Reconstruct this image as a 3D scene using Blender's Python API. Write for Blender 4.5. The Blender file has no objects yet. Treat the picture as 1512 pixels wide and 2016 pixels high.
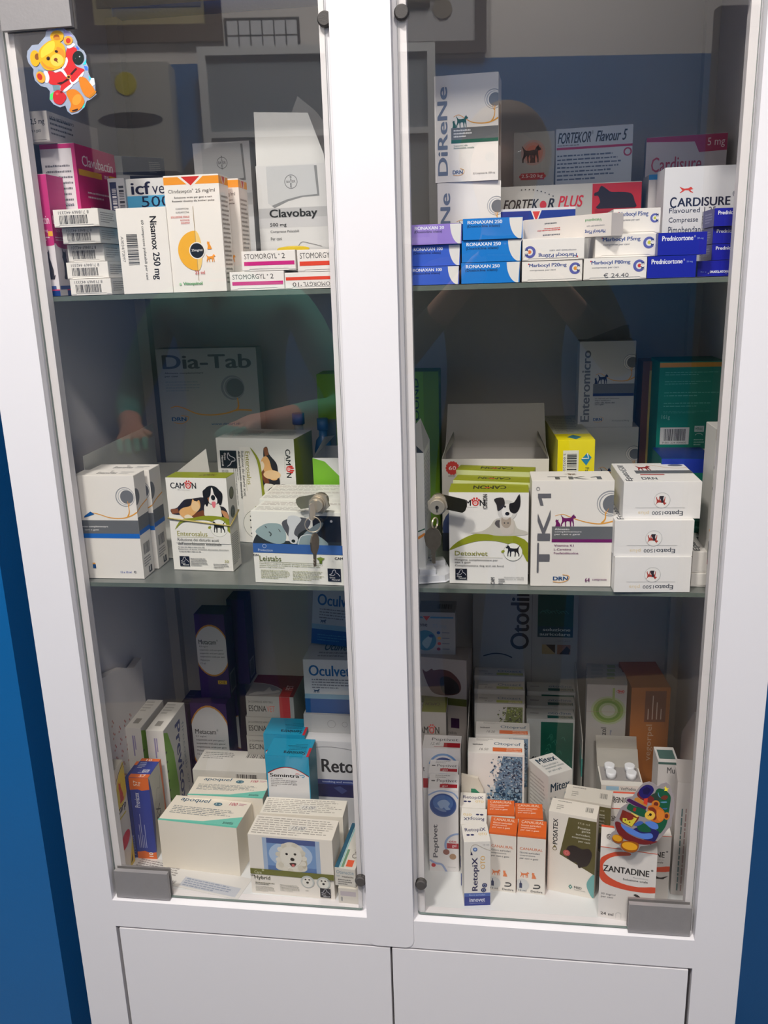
import bpy, bmesh, math, random
from mathutils import Matrix, Vector
R0 = random.Random(7)
SC = bpy.context.scene
COL = SC.collection

# ------------------------------------------------------------------ camera, light, exposure
cd = bpy.data.cameras.new('camera'); cam = bpy.data.objects.new('camera', cd); COL.objects.link(cam)
cd.sensor_fit = 'VERTICAL'; cd.sensor_height = 24.0; cd.lens = 24.0 * 1688.97 / 2016.0
cd.clip_start = 0.02; cd.clip_end = 30
cam.matrix_world = Matrix(((0.990978, -0.005588, 0.133906, 0.14239),
                           (0.130553, 0.266119, -0.955058, -0.95118),
                           (-0.030298, 0.963924, 0.264448, 0.87442),
                           (0, 0, 0, 1)))
SC.camera = cam
wd = bpy.data.worlds.new('world'); SC.world = wd; wd.use_nodes = True
wd.node_tree.nodes['Background'].inputs[0].default_value = (0.8, 0.9, 1, 1)
wd.node_tree.nodes['Background'].inputs[1].default_value = 0.05
SC.view_settings.view_transform = 'Standard'; SC.view_settings.look = 'None'
SC.view_settings.gamma = 1; SC.view_settings.use_curve_mapping = False
SC.view_settings.exposure = 0.25
def area(name, loc, sx, sy, power, color, rot=(0, 0, 0)):
    l = bpy.data.lights.new(name, 'AREA'); l.shape = 'RECTANGLE'; l.size = sx; l.size_y = sy
    l.energy = power; l.color = color
    o = bpy.data.objects.new(name, l); COL.objects.link(o); o.location = loc; o.rotation_euler = rot
    return o
area('lamp_light', (-0.42, -1.20, 2.52), 0.22, 0.22, 46, (1.0, 0.975, 0.93))
area('fill_light', (0.35, -1.62, 2.52), 0.30, 0.30, 34, (1.0, 0.975, 0.93))  # added fill light with no known source, lifts the lower boxes

# ------------------------------------------------------------------ materials
def lin(c):
    return tuple(((v / 255) / 12.92 if v / 255 <= 0.04045 else ((v / 255 + 0.055) / 1.055) ** 2.4) for v in c)
MC = {}
def mat(name, rgb, rough=0.5, metal=0.0, var=0.06, scale=60, bump=0.0, spec=0.5, bscale=None):
    """procedural material: base colour with faint noise variation, optional bump"""
    if name in MC: return MC[name]
    m = bpy.data.materials.new(name); m.use_nodes = True; nt = m.node_tree; b = nt.nodes['Principled BSDF']
    c = lin(rgb)
    tc = nt.nodes.new('ShaderNodeTexCoord'); nz = nt.nodes.new('ShaderNodeTexNoise')
    nz.inputs['Scale'].default_value = scale; nz.inputs['Detail'].default_value = 3
    nt.links.new(tc.outputs['Object'], nz.inputs['Vector'])
    mx = nt.nodes.new('ShaderNodeMix'); mx.data_type = 'RGBA'
    mx.inputs[6].default_value = tuple(v * (1 - var) for v in c) + (1,)
    mx.inputs[7].default_value = tuple(min(1, v * (1 + var)) for v in c) + (1,)
    nt.links.new(nz.outputs['Fac'], mx.inputs[0]); nt.links.new(mx.outputs[2], b.inputs['Base Color'])
    b.inputs['Roughness'].default_value = rough; b.inputs['Metallic'].default_value = metal
    b.inputs['Specular IOR Level'].default_value = spec
    if bump:
        bp = nt.nodes.new('ShaderNodeBump'); bp.inputs['Strength'].default_value = bump; bp.inputs['Distance'].default_value = 0.002
        n2 = nt.nodes.new('ShaderNodeTexNoise'); n2.inputs['Scale'].default_value = bscale or scale * 3
        nt.links.new(tc.outputs['Object'], n2.inputs['Vector'])
        nt.links.new(n2.outputs['Fac'], bp.inputs['Height']); nt.links.new(bp.outputs['Normal'], b.inputs['Normal'])
    MC[name] = m; return m
def ink(c):
    """flat printed ink of one colour"""
    return mat('ink_%d_%d_%d' % tuple(c), c, rough=0.42, var=0.03, scale=300, spec=0.4)
def card(c):
    return mat('card_%d_%d_%d' % tuple(c), c, rough=0.5, var=0.03, scale=25, spec=0.35, bump=0.03, bscale=220)
def glass_mat():
    m = bpy.data.materials.new('clear_glass'); m.use_nodes = True; nt = m.node_tree
    nt.nodes.remove(nt.nodes['Principled BSDF']); out = nt.nodes['Material Output']
    tr = nt.nodes.new('ShaderNodeBsdfTransparent'); tr.inputs[0].default_value = (0.982, 0.975, 0.965, 1)
    gl = nt.nodes.new('ShaderNodeBsdfGlossy'); gl.inputs['Roughness'].default_value = 0.0
    fr = nt.nodes.new('ShaderNodeFresnel'); fr.inputs[0].default_value = 1.5
    mx = nt.nodes.new('ShaderNodeMixShader')
    geo = nt.nodes.new('ShaderNodeNewGeometry')
    # both faces of the pane act as an air-to-glass surface
    v = nt.nodes.new('ShaderNodeVectorMath'); v.operation = 'DOT_PRODUCT'
    nt.links.new(geo.outputs['Incoming'], v.inputs[0]); nt.links.new(geo.outputs['Normal'], v.inputs[1])
    ab = nt.nodes.new('ShaderNodeMath'); ab.operation = 'ABSOLUTE'; nt.links.new(v.outputs['Value'], ab.inputs[0])
    om = nt.nodes.new('ShaderNodeMath'); om.operation = 'SUBTRACT'; om.inputs[0].default_value = 1; nt.links.new(ab.outputs[0], om.inputs[1])
    pw = nt.nodes.new('ShaderNodeMath'); pw.operation = 'POWER'; pw.inputs[1].default_value = 5; nt.links.new(om.outputs[0], pw.inputs[0])
    mu = nt.nodes.new('ShaderNodeMath'); mu.operation = 'MULTIPLY_ADD'; mu.inputs[1].default_value = 0.955; mu.inputs[2].default_value = 0.045
    nt.links.new(pw.outputs[0], mu.inputs[0])
    nt.links.new(mu.outputs[0], mx.inputs[0]); nt.links.new(tr.outputs[0], mx.inputs[1]); nt.links.new(gl.outputs[0], mx.inputs[2])
    nt.links.new(mx.outputs[0], out.inputs['Surface'])
    return m
M_GLASS = glass_mat()
M_WHITE = mat('white_lacquer', (226, 222, 224), rough=0.38, var=0.012, scale=8, bump=0.02, bscale=500)
M_WHITE2 = mat('white_board_inside', (216, 210, 202), rough=0.5, var=0.02, scale=10)
M_EDGE = mat('glass_edge_green', (98, 114, 110), rough=0.2, var=0.05)
M_SHELF = mat('dusty_glass_shelf', (104, 108, 105), rough=0.35, var=0.12, scale=45)
M_SHELFEDGE = mat('shelf_front_edge', (98, 108, 101), rough=0.3, var=0.1, scale=80)
M_STEEL = mat('brushed_steel', (150, 146, 146), rough=0.5, metal=0.35, var=0.05, scale=120, bump=0.05)
M_NICKEL = mat('nickel', (196, 184, 164), rough=0.3, metal=0.7, var=0.08, scale=90)
M_BRASSKEY = mat('worn_key_metal', (122, 112, 98), rough=0.38, metal=0.85, var=0.18, scale=150)
M_ZINC = mat('zinc_rainbow', (190, 180, 150), rough=0.3, metal=0.8, var=0.2, scale=70)
M_DARKM = mat('dark_cam_metal', (70, 68, 56), rough=0.35, metal=0.8, var=0.2, scale=80)
M_RUBBER = mat('grey_rubber', (74, 70, 68), rough=0.75, var=0.15, scale=300, bump=0.2)
M_DARK = mat('dark_gap', (40, 38, 42), rough=0.9)  # near-black colour for the shade in gaps and openings
M_BLUE = mat('blue_wall_paint', (10, 97, 158), rough=0.42, var=0.05, scale=5, bump=0.12, bscale=260)
M_WALLW = mat('white_wall_paint', (214, 208, 204), rough=0.8, var=0.02, scale=5, bump=0.05, bscale=200)

# ------------------------------------------------------------------ mesh helpers
def addb(bm, x0, x1, y0, y1, z0, z1, mi=0):
    vs = [bm.verts.new(p) for p in ((x0,y0,z0),(x1,y0,z0),(x1,y1,z0),(x0,y1,z0),(x0,y0,z1),(x1,y0,z1),(x1,y1,z1),(x0,y1,z1))]
    fs = []
    for f in ((0,3,2,1),(4,5,6,7),(0,1,5,4),(1,2,6,5),(2,3,7,6),(3,0,4,7)):
        q = bm.faces.new([vs[i] for i in f]); q.material_index = mi; fs.append(q)
    return vs, fs
def addcyl(bm, c, axis, r, h, n=24, r2=None, mi=0, cap=True):
    """cylinder starting at c along axis"""
    a = Vector(axis).normalized(); t = a.orthogonal().normalized(); s = a.cross(t); c = Vector(c)
    r2 = r if r2 is None else r2
    A = [bm.verts.new(c + (t * math.cos(2*math.pi*i/n) + s * math.sin(2*math.pi*i/n)) * r) for i in range(n)]
    Bv = [bm.verts.new(c + a*h + (t * math.cos(2*math.pi*i/n) + s * math.sin(2*math.pi*i/n)) * r2) for i in range(n)]
    for i in range(n):
        f = bm.faces.new((A[i], A[(i+1)%n], Bv[(i+1)%n], Bv[i])); f.material_index = mi; f.smooth = n > 8
    if cap:
        bm.faces.new(A[::-1]).material_index = mi; bm.faces.new(Bv).material_index = mi
def addtube(bm, pts, r, n=8, closed=False):
    P = [Vector(p) for p in pts]; rings = []; m = len(P); nrm = None
    for i, p in enumerate(P):
        if closed: d = P[(i+1) % m] - P[i-1]
        else: d = P[min(i+1, m-1)] - P[max(i-1, 0)]
        d.normalize()
        if nrm is None: nrm = d.orthogonal().normalized()
        nrm = (nrm - d * nrm.dot(d)).normalized(); b = d.cross(nrm)
        rings.append([bm.verts.new(p + (nrm*math.cos(2*math.pi*k/n) + b*math.sin(2*math.pi*k/n)) * r) for k in range(n)])
    for i in range(m if closed else m-1):
        a, b2 = rings[i], rings[(i+1) % m]
        for k in range(n):
            bm.faces.new((a[k], a[(k+1)%n], b2[(k+1)%n], b2[k])).smooth = True
    if not closed: bm.faces.new(rings[0][::-1]); bm.faces.new(rings[-1])
def addprism(bm, pts, y0, y1, mi=0):
    """polygon in x,z extruded from y0 (front) to y1"""
    A = [bm.verts.new((p[0], y0, p[1])) for p in pts]; Bv = [bm.verts.new((p[0], y1, p[1])) for p in pts]; n = len(pts)
    bm.faces.new(A).material_index = mi; bm.faces.new(Bv[::-1]).material_index = mi
    for i in range(n): bm.faces.new((A[i], Bv[i], Bv[(i+1)%n], A[(i+1)%n])).material_index = mi
def link(name, bm, mats, parent=None, loc=None, bevel=0, smooth=False):
    if bevel:
        es = [e for e in bm.edges if len(e.link_faces) == 2 and e.calc_face_angle(0) > 0.6]
        bmesh.ops.bevel(bm, geom=es, offset=bevel, segments=2, affect='EDGES', profile=0.6, clamp_overlap=True)
    bmesh.ops.recalc_face_normals(bm, faces=bm.faces[:])
    me = bpy.data.meshes.new(name); bm.to_mesh(me); bm.free()
    if not isinstance(mats, (list, tuple)): mats = [mats]
    for m in mats: me.materials.append(m)
    if smooth:
        for p in me.polygons: p.use_smooth = True
    o = bpy.data.objects.new(name, me); COL.objects.link(o)
    if parent is not None: o.parent = parent
    if loc is not None: o.location = loc
    return o
def box(name, x0, x1, y0, y1, z0, z1, m, parent=None, bevel=0):
    bm = bmesh.new(); addb(bm, x0, x1, y0, y1, z0, z1); return link(name, bm, m, parent, bevel=bevel)
def tag(o, label=None, cat=None, group=None, kind=None):
    if label: o['label'] = label
    if cat: o['category'] = cat
    if group: o['group'] = group
    if kind: o['kind'] = kind
    return o
def empty(name, loc=(0,0,0), rot=(0,0,0)):
    o = bpy.data.objects.new(name, None); o.empty_display_size = 0.02; COL.objects.link(o); o.location = loc; o.rotation_euler = rot
    return o

# ------------------------------------------------------------------ the room
FZ, CZ = -0.67, 2.60
XL, XR, YB, YF = -1.9, 1.75, 0.42, -2.2
def slab(name, x0, x1, y0, y1, z0, z1, m, lab):
    o = box(name, x0, x1, y0, y1, z0, z1, m); tag(o, lab, kind='structure'); return o
M_FLOOR = mat('grey_vinyl_floor', (158, 146, 130), rough=0.45, var=0.1, scale=30)
slab('floor', XL-.1, XR+.1, YF-.4, YB+.1, FZ-.05, FZ, M_FLOOR, 'grey vinyl floor')
slab('ceiling', XL-.1, XR+.1, YF-.4, YB+.1, CZ, CZ+.05, M_WALLW, 'white ceiling')
BZ = 1.545
def wall(name, x0, x1, y0, y1, lab):
    bm = bmesh.new(); addb(bm, x0, x1, y0, y1, FZ, BZ, 0); addb(bm, x0, x1, y0, y1, BZ, CZ, 1)
    o = link(name, bm, [M_BLUE, M_WALLW]); tag(o, lab, kind='structure')
wall('wall_back', XL-.1, XR+.1, YB, YB+.1, 'blue painted wall behind the cabinet')
wall('wall_front', XL-.3, XR+.4, YF-.1, YF, 'far wall, blue below and white above, seen reflected in the glass')
PIVOT = Matrix.Translation((.65, YF, 0)) @ Matrix.Rotation(math.radians(-10.5), 4, 'Z') @ Matrix.Translation((-.65, -YF, 0))
bpy.data.objects['wall_front'].matrix_world = PIVOT      # the far wall is not quite parallel to the cabinet
bm = bmesh.new(); addb(bm, XL, -.547, .10, YB, FZ, BZ, 0); addb(bm, XL, -.547, .10, YB, BZ, CZ, 1)
tag(link('wall_pier', bm, [M_BLUE, M_WALLW]), 'blue wall pier left of the niche the cabinet stands in', kind='structure')
wall('wall_left', XL-.1, XL, YF-.3, YB, 'left wall, blue below and white above')
wall('wall_right', XR, XR+.1, YF-.35, YB, 'right wall, blue below and white above')

# ------------------------------------------------------------------ the cabinet
cab = tag(empty('display_cabinet', (0, .2, FZ)), 'tall white medicine cabinet with two glass doors and white lower doors', 'cabinet')
cab.matrix_world  # base empty; parts are modelled in world space below
def cpart(name, bm, m, bevel=0, smooth=False, parent=None):
    o = link(name, bm, m, None, bevel=bevel, smooth=smooth)
    o.parent = parent or cab
    base = (parent or cab)
    o.matrix_parent_inverse = Matrix.Translation(-Vector((0, .2, FZ)))
    return o
def cbox(name, x0, x1, y0, y1, z0, z1, m, bevel=0, parent=None):
    bm = bmesh.new(); addb(bm, x0, x1, y0, y1, z0, z1); return cpart(name, bm, m, bevel, parent=parent)
def cholder(name):
    o = bpy.data.objects.new(name, None); o.empty_display_size = .02; COL.objects.link(o); o.parent = cab
    o.matrix_parent_inverse = Matrix.Identity(4)
    return o
TOPZ = 1.27
for s in (-1, 1):
    a, b = sorted((s*.45, s*.432)); cbox('side_panel', a, b, .030, .41, FZ, TOPZ, M_WHITE, .0008)
    a, b = sorted((s*.45, s*.3915)); cbox('front_stile', a, b, 0, .030, FZ, TOPZ, M_WHITE, .0012)
    a, b = sorted((s*.3915, s*.3805)); cbox('door_stop', a, b, .0170, .030, .046, 1.184, M_WHITE, .0008)
cbox('back_panel', -.432, .432, .400, .408, FZ+.02, TOPZ-.02, M_WHITE2)
cbox('top_panel', -.4498, .4498, .0302, .409, TOPZ, TOPZ+.018, M_WHITE, .0008)
cbox('front_rail', -.3915, .3915, 0, .030, 1.184, TOPZ, M_WHITE, .0012)
cbox('front_rail', -.3915, .3915, 0, .030, .003, .046, M_WHITE, .0018)
cbox('cabinet_floor', -.432, .432, .0302, .400, .028, .046, mat('white_floor_board', (222, 224, 226), rough=.4, var=.02, scale=20))
for s in (-1, 1):
    cbox('back_batten', *sorted((s*.432, s*.414)), .380, .400, .046, TOPZ-.02, M_WHITE2, .0008)
bm = bmesh.new()          # centre strip with rounded lower corners
w, zt, zb, r = .0312, TOPZ-.001, .0035, .012
pts = [(-w, zt), (-w, zb+r)]
pts += [(-w + r - r*math.cos(t*math.pi/12), zb + r - r*math.sin(t*math.pi/12)) for t in range(1, 7)]
pts += [(w - r + r*math.sin(t*math.pi/12), zb + r - r*math.cos(t*math.pi/12)) for t in range(0, 7)] + [(w, zt)]
addprism(bm, pts, -.0012, .030); cpart('centre_post', bm, M_WHITE, .0006)
for s in (-1, 1):
    cbox('door_stop', *sorted((s*.0312, s*.0452)), .0170, .030, .046, 1.184, M_WHITE, .0008)
def shelf(z, nm):
    bm = bmesh.new(); vs, fs = addb(bm, -.4315, .4315, .0306, .398, z-.006, z-.0006); fs[2].material_index = 1
    cpart('glass_shelf', bm, [M_SHELF, M_SHELFEDGE], .0006)
shelf(.864, 1); shelf(.507, 2)
for z in (.852, .495):
    for x in (-.4255, .4255):
        for y in (.07, .36): cbox('shelf_pin', x-.006, x+.006, y-.005, y+.005, z, z+.0058, M_STEEL)
# lower doors
for s in (-1, 1):
    x0, x1 = sorted((s*.0015, s*.3865)); cbox('lower_door', x0, x1, 0, .018, FZ+.06, -.0005, M_WHITE, .0012)
cbox('plinth', -.3915, .3915, .02, .03, FZ, FZ+.058, M_WHITE)
cbox('gap_shade_panel', -.432, .432, .032, .036, FZ+.06, .026, M_DARK)  # dark sheet behind the doors, paints the shade in their gaps
# glass doors with clamps and locks
def pane(x0, x1, z0, z1, r, holder, side):
    bm = bmesh.new(); pts = []
    for cx, cz, a0 in ((x0+r, z0+r, 180), (x1-r, z0+r, 270), (x1-r, z1-r, 0), (x0+r, z1-r, 90)):
        for k in range(4):
            a = math.radians(a0 + 30*k); pts.append((cx + r*math.cos(a), cz + r*math.sin(a)))
    addprism(bm, pts, .0120, .0160)
    for f in bm.faces: f.material_index = 0 if len(f.verts) > 4 else 1
    return cpart('glass_pane', bm, [M_GLASS, M_EDGE], parent=holder)
for s in (-1, 1):
    h = cholder('glass_door')
    if s < 0: pane(-.3895, -.0385, .0475, 1.1815, .004, h, s)
    else: pane(.0365, .3888, .0475, 1.1815, .004, h, s)
    for zc in (.0475, 1.139):
        bm = bmesh.new(); hz = .0425; zz = zc if zc < .5 else 1.139
        a, b = sorted((s*.3865, s*.3095 if zc < .5 else s*.3075))
        addb(bm, a, b, .0050, .0116, zz, zz+hz); c = cpart('hinge_clamp', bm, M_STEEL, .0035, parent=h)
        bm = bmesh.new(); addb(bm, a, b, .0164, .0196, zz, zz+hz)
        cpart('clamp_backplate', bm, M_STEEL, .001, parent=h)
    # lock
    bm = bmesh.new()
    if s < 0:
        cx, cz = -.0712, .6185
        addcyl(bm, (cx+.002, .0118, cz), (0,-1,0), .0128, .0042, n=6)
        addcyl(bm, (cx-.0, .0076, cz), (0,-1,0), .0098, .0030, n=28)
        addcyl(bm, (cx-.0, .0046, cz), (0,-1,0), .0086, .0075, n=28, r2=.0078)
        addcyl(bm, (cx+.001, .0270, cz), (0,-1,0), .0095, .0108, n=28)
        cpart('lock_barrel', bm, M_NICKEL, parent=h)
        bm = bmesh.new(); pts = [(.006,-.0078),(.006,.0078),(-.026,.0062),(-.0300,.0040),(-.0308,0),(-.0294,-.005),(-.0262,-.0088)]
        a = math.radians(7); q = [(cx + x*math.cos(a) - z*math.sin(a), cz + x*math.sin(a) + z*math.cos(a)) for x, z in pts]
        addprism(bm, q, .0272, .0288); cpart('lock_cam', bm, M_ZINC, .0003, parent=h)
    else:
        cx, cz = .0708, .6175
        addcyl(bm, (cx, .0118, cz), (0,-1,0), .0122, .0036, n=6)
        addcyl(bm, (cx, .0082, cz), (0,-1,0), .0112, .0022, n=28)
        addcyl(bm, (cx, .0060, cz), (0,-1,0), .0092, .0090, n=28, r2=.0084)
        addcyl(bm, (cx, .0270, cz), (0,-1,0), .0095, .0108, n=28)
        cpart('lock_barrel', bm, M_NICKEL, parent=h)
        bm = bmesh.new(); addcyl(bm, (cx, -.0030, cz), (0,-1,0), .0022, .0004, n=14); addb(bm, cx-.0006, cx+.0006, -.0034, -.0030, cz-.0058, cz+.0020); cpart('keyhole', bm, M_DARK, parent=h)
        bm = bmesh.new(); pts = [(.0,-.0085),(.0,.0085),(.030,.0078),(.0330,.0050),(.0338,0),(.0328,-.0055),(.0300,-.0085)]
        a = math.radians(-12); q = [(cx + x*math.cos(a) - z*math.sin(a), cz + x*math.sin(a) + z*math.cos(a)) for x, z in pts]
        addprism(bm, q, .0272, .0288); cpart('lock_cam', bm, M_DARKM, .0003, parent=h)
for x, z in ((-.0380, 1.130), (.0412, 1.131), (-.0400, .094), (.0412, .0945)):   # rubber bumpers
    bm = bmesh.new(); addcyl(bm, (x, .0168, z), (0, -1, 0), .0075, .0036, n=20, r2=.006)
    bm2 = bm; cpart('rubber_bumper', bm, M_RUBBER)
    bm = bmesh.new(); addcyl(bm, (x*1.0, .0118, z), (0, -1, 0), .0078, .0030, n=20, r2=.0062); cpart('rubber_bumper', bm, M_RUBBER, .0008)

# ------------------------------------------------------------------ key rings and keys
def key(name, label, cx, y, cz, L, wdt, ang=0, sideways=False):
    bm = bmesh.new()
    k = [(-.5,.0),(-.42,-.32),(-.28,-.42),(-.14,-.5),(-.14,-.62),(-.16,-.66),(-.10,-.70),(-.16,-.76),(-.10,-.82),(-.15,-.88),(-.08,-1),(.08,-1),(.10,-.62),(.16,-.52),(.30,-.42),(.44,-.30),(.5,0),(.36,.20),(.16,.30),(-.16,.30),(-.36,.20)]
    addprism(bm, [(x*wdt, (z-.15)*L) for x, z in k], -.0009, .0009)
    for sgn in (-1, 1): addprism(bm, [(-.05*wdt, -.55*L), (.04*wdt, -.55*L), (.03*wdt, -1.1*L), (-.04*wdt, -1.1*L)], sgn*.0009 - .0002, sgn*.0009 + .0002)
    o = link(name, bm, M_BRASSKEY, bevel=.0003); o.location = (cx, y, cz); o.rotation_euler = (0, math.radians(ang), math.radians(68 if sideways else 0))
    return tag(o, label, 'key')
def ring(label, c, r, tilt):
    bm = bmesh.new(); n = 32
    for k, dr in ((0, 0), (1, .0009)):
        addtube(bm, [(math.cos(2*math.pi*i/n)*r, dr, math.sin(2*math.pi*i/n)*r) for i in range(n)], .00055, n=7, closed=True)
    o = link('key_ring', bm, M_NICKEL, smooth=True); o.location = c; o.rotation_euler = tilt
    return tag(o, label, 'key ring')
bm = bmesh.new()            # key plugged in the left lock: its bow seen edge-on
addprism(bm, [(-.004,-.009),(.0,-.0105),(.004,-.009),(.005,0),(.004,.009),(0,.0105),(-.004,.009),(-.005,0)], -.0008, .0008)
addb(bm, -.0008, .0008, -.0005, .0105, -.0008, .0008)
o = link('key', bm, M_NICKEL, bevel=.0003); o.location = (-.0735, -.0125, .6145); o.rotation_euler = (0, 0, math.radians(62))
tag(o, 'shiny key plugged into the lock of the left glass door', 'key')
ring('split key ring hanging from the lock of the left glass door', (-.0735, -.0115, .5985), .0092, (0, 0, math.radians(12)))
key('key', 'brown worn key hanging edge-on below the left lock', -.0725, -.0105, .583, .0310, .0170, 3, True)
ring('small split key ring in the lock of the right glass door', (.0690, -.0085, .6005), .0062, (0, 0, math.radians(65)))
key('key', 'brown worn key hanging flat below the right lock', .0660, -.0105, .5905, .0330, .0200, -2)
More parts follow.
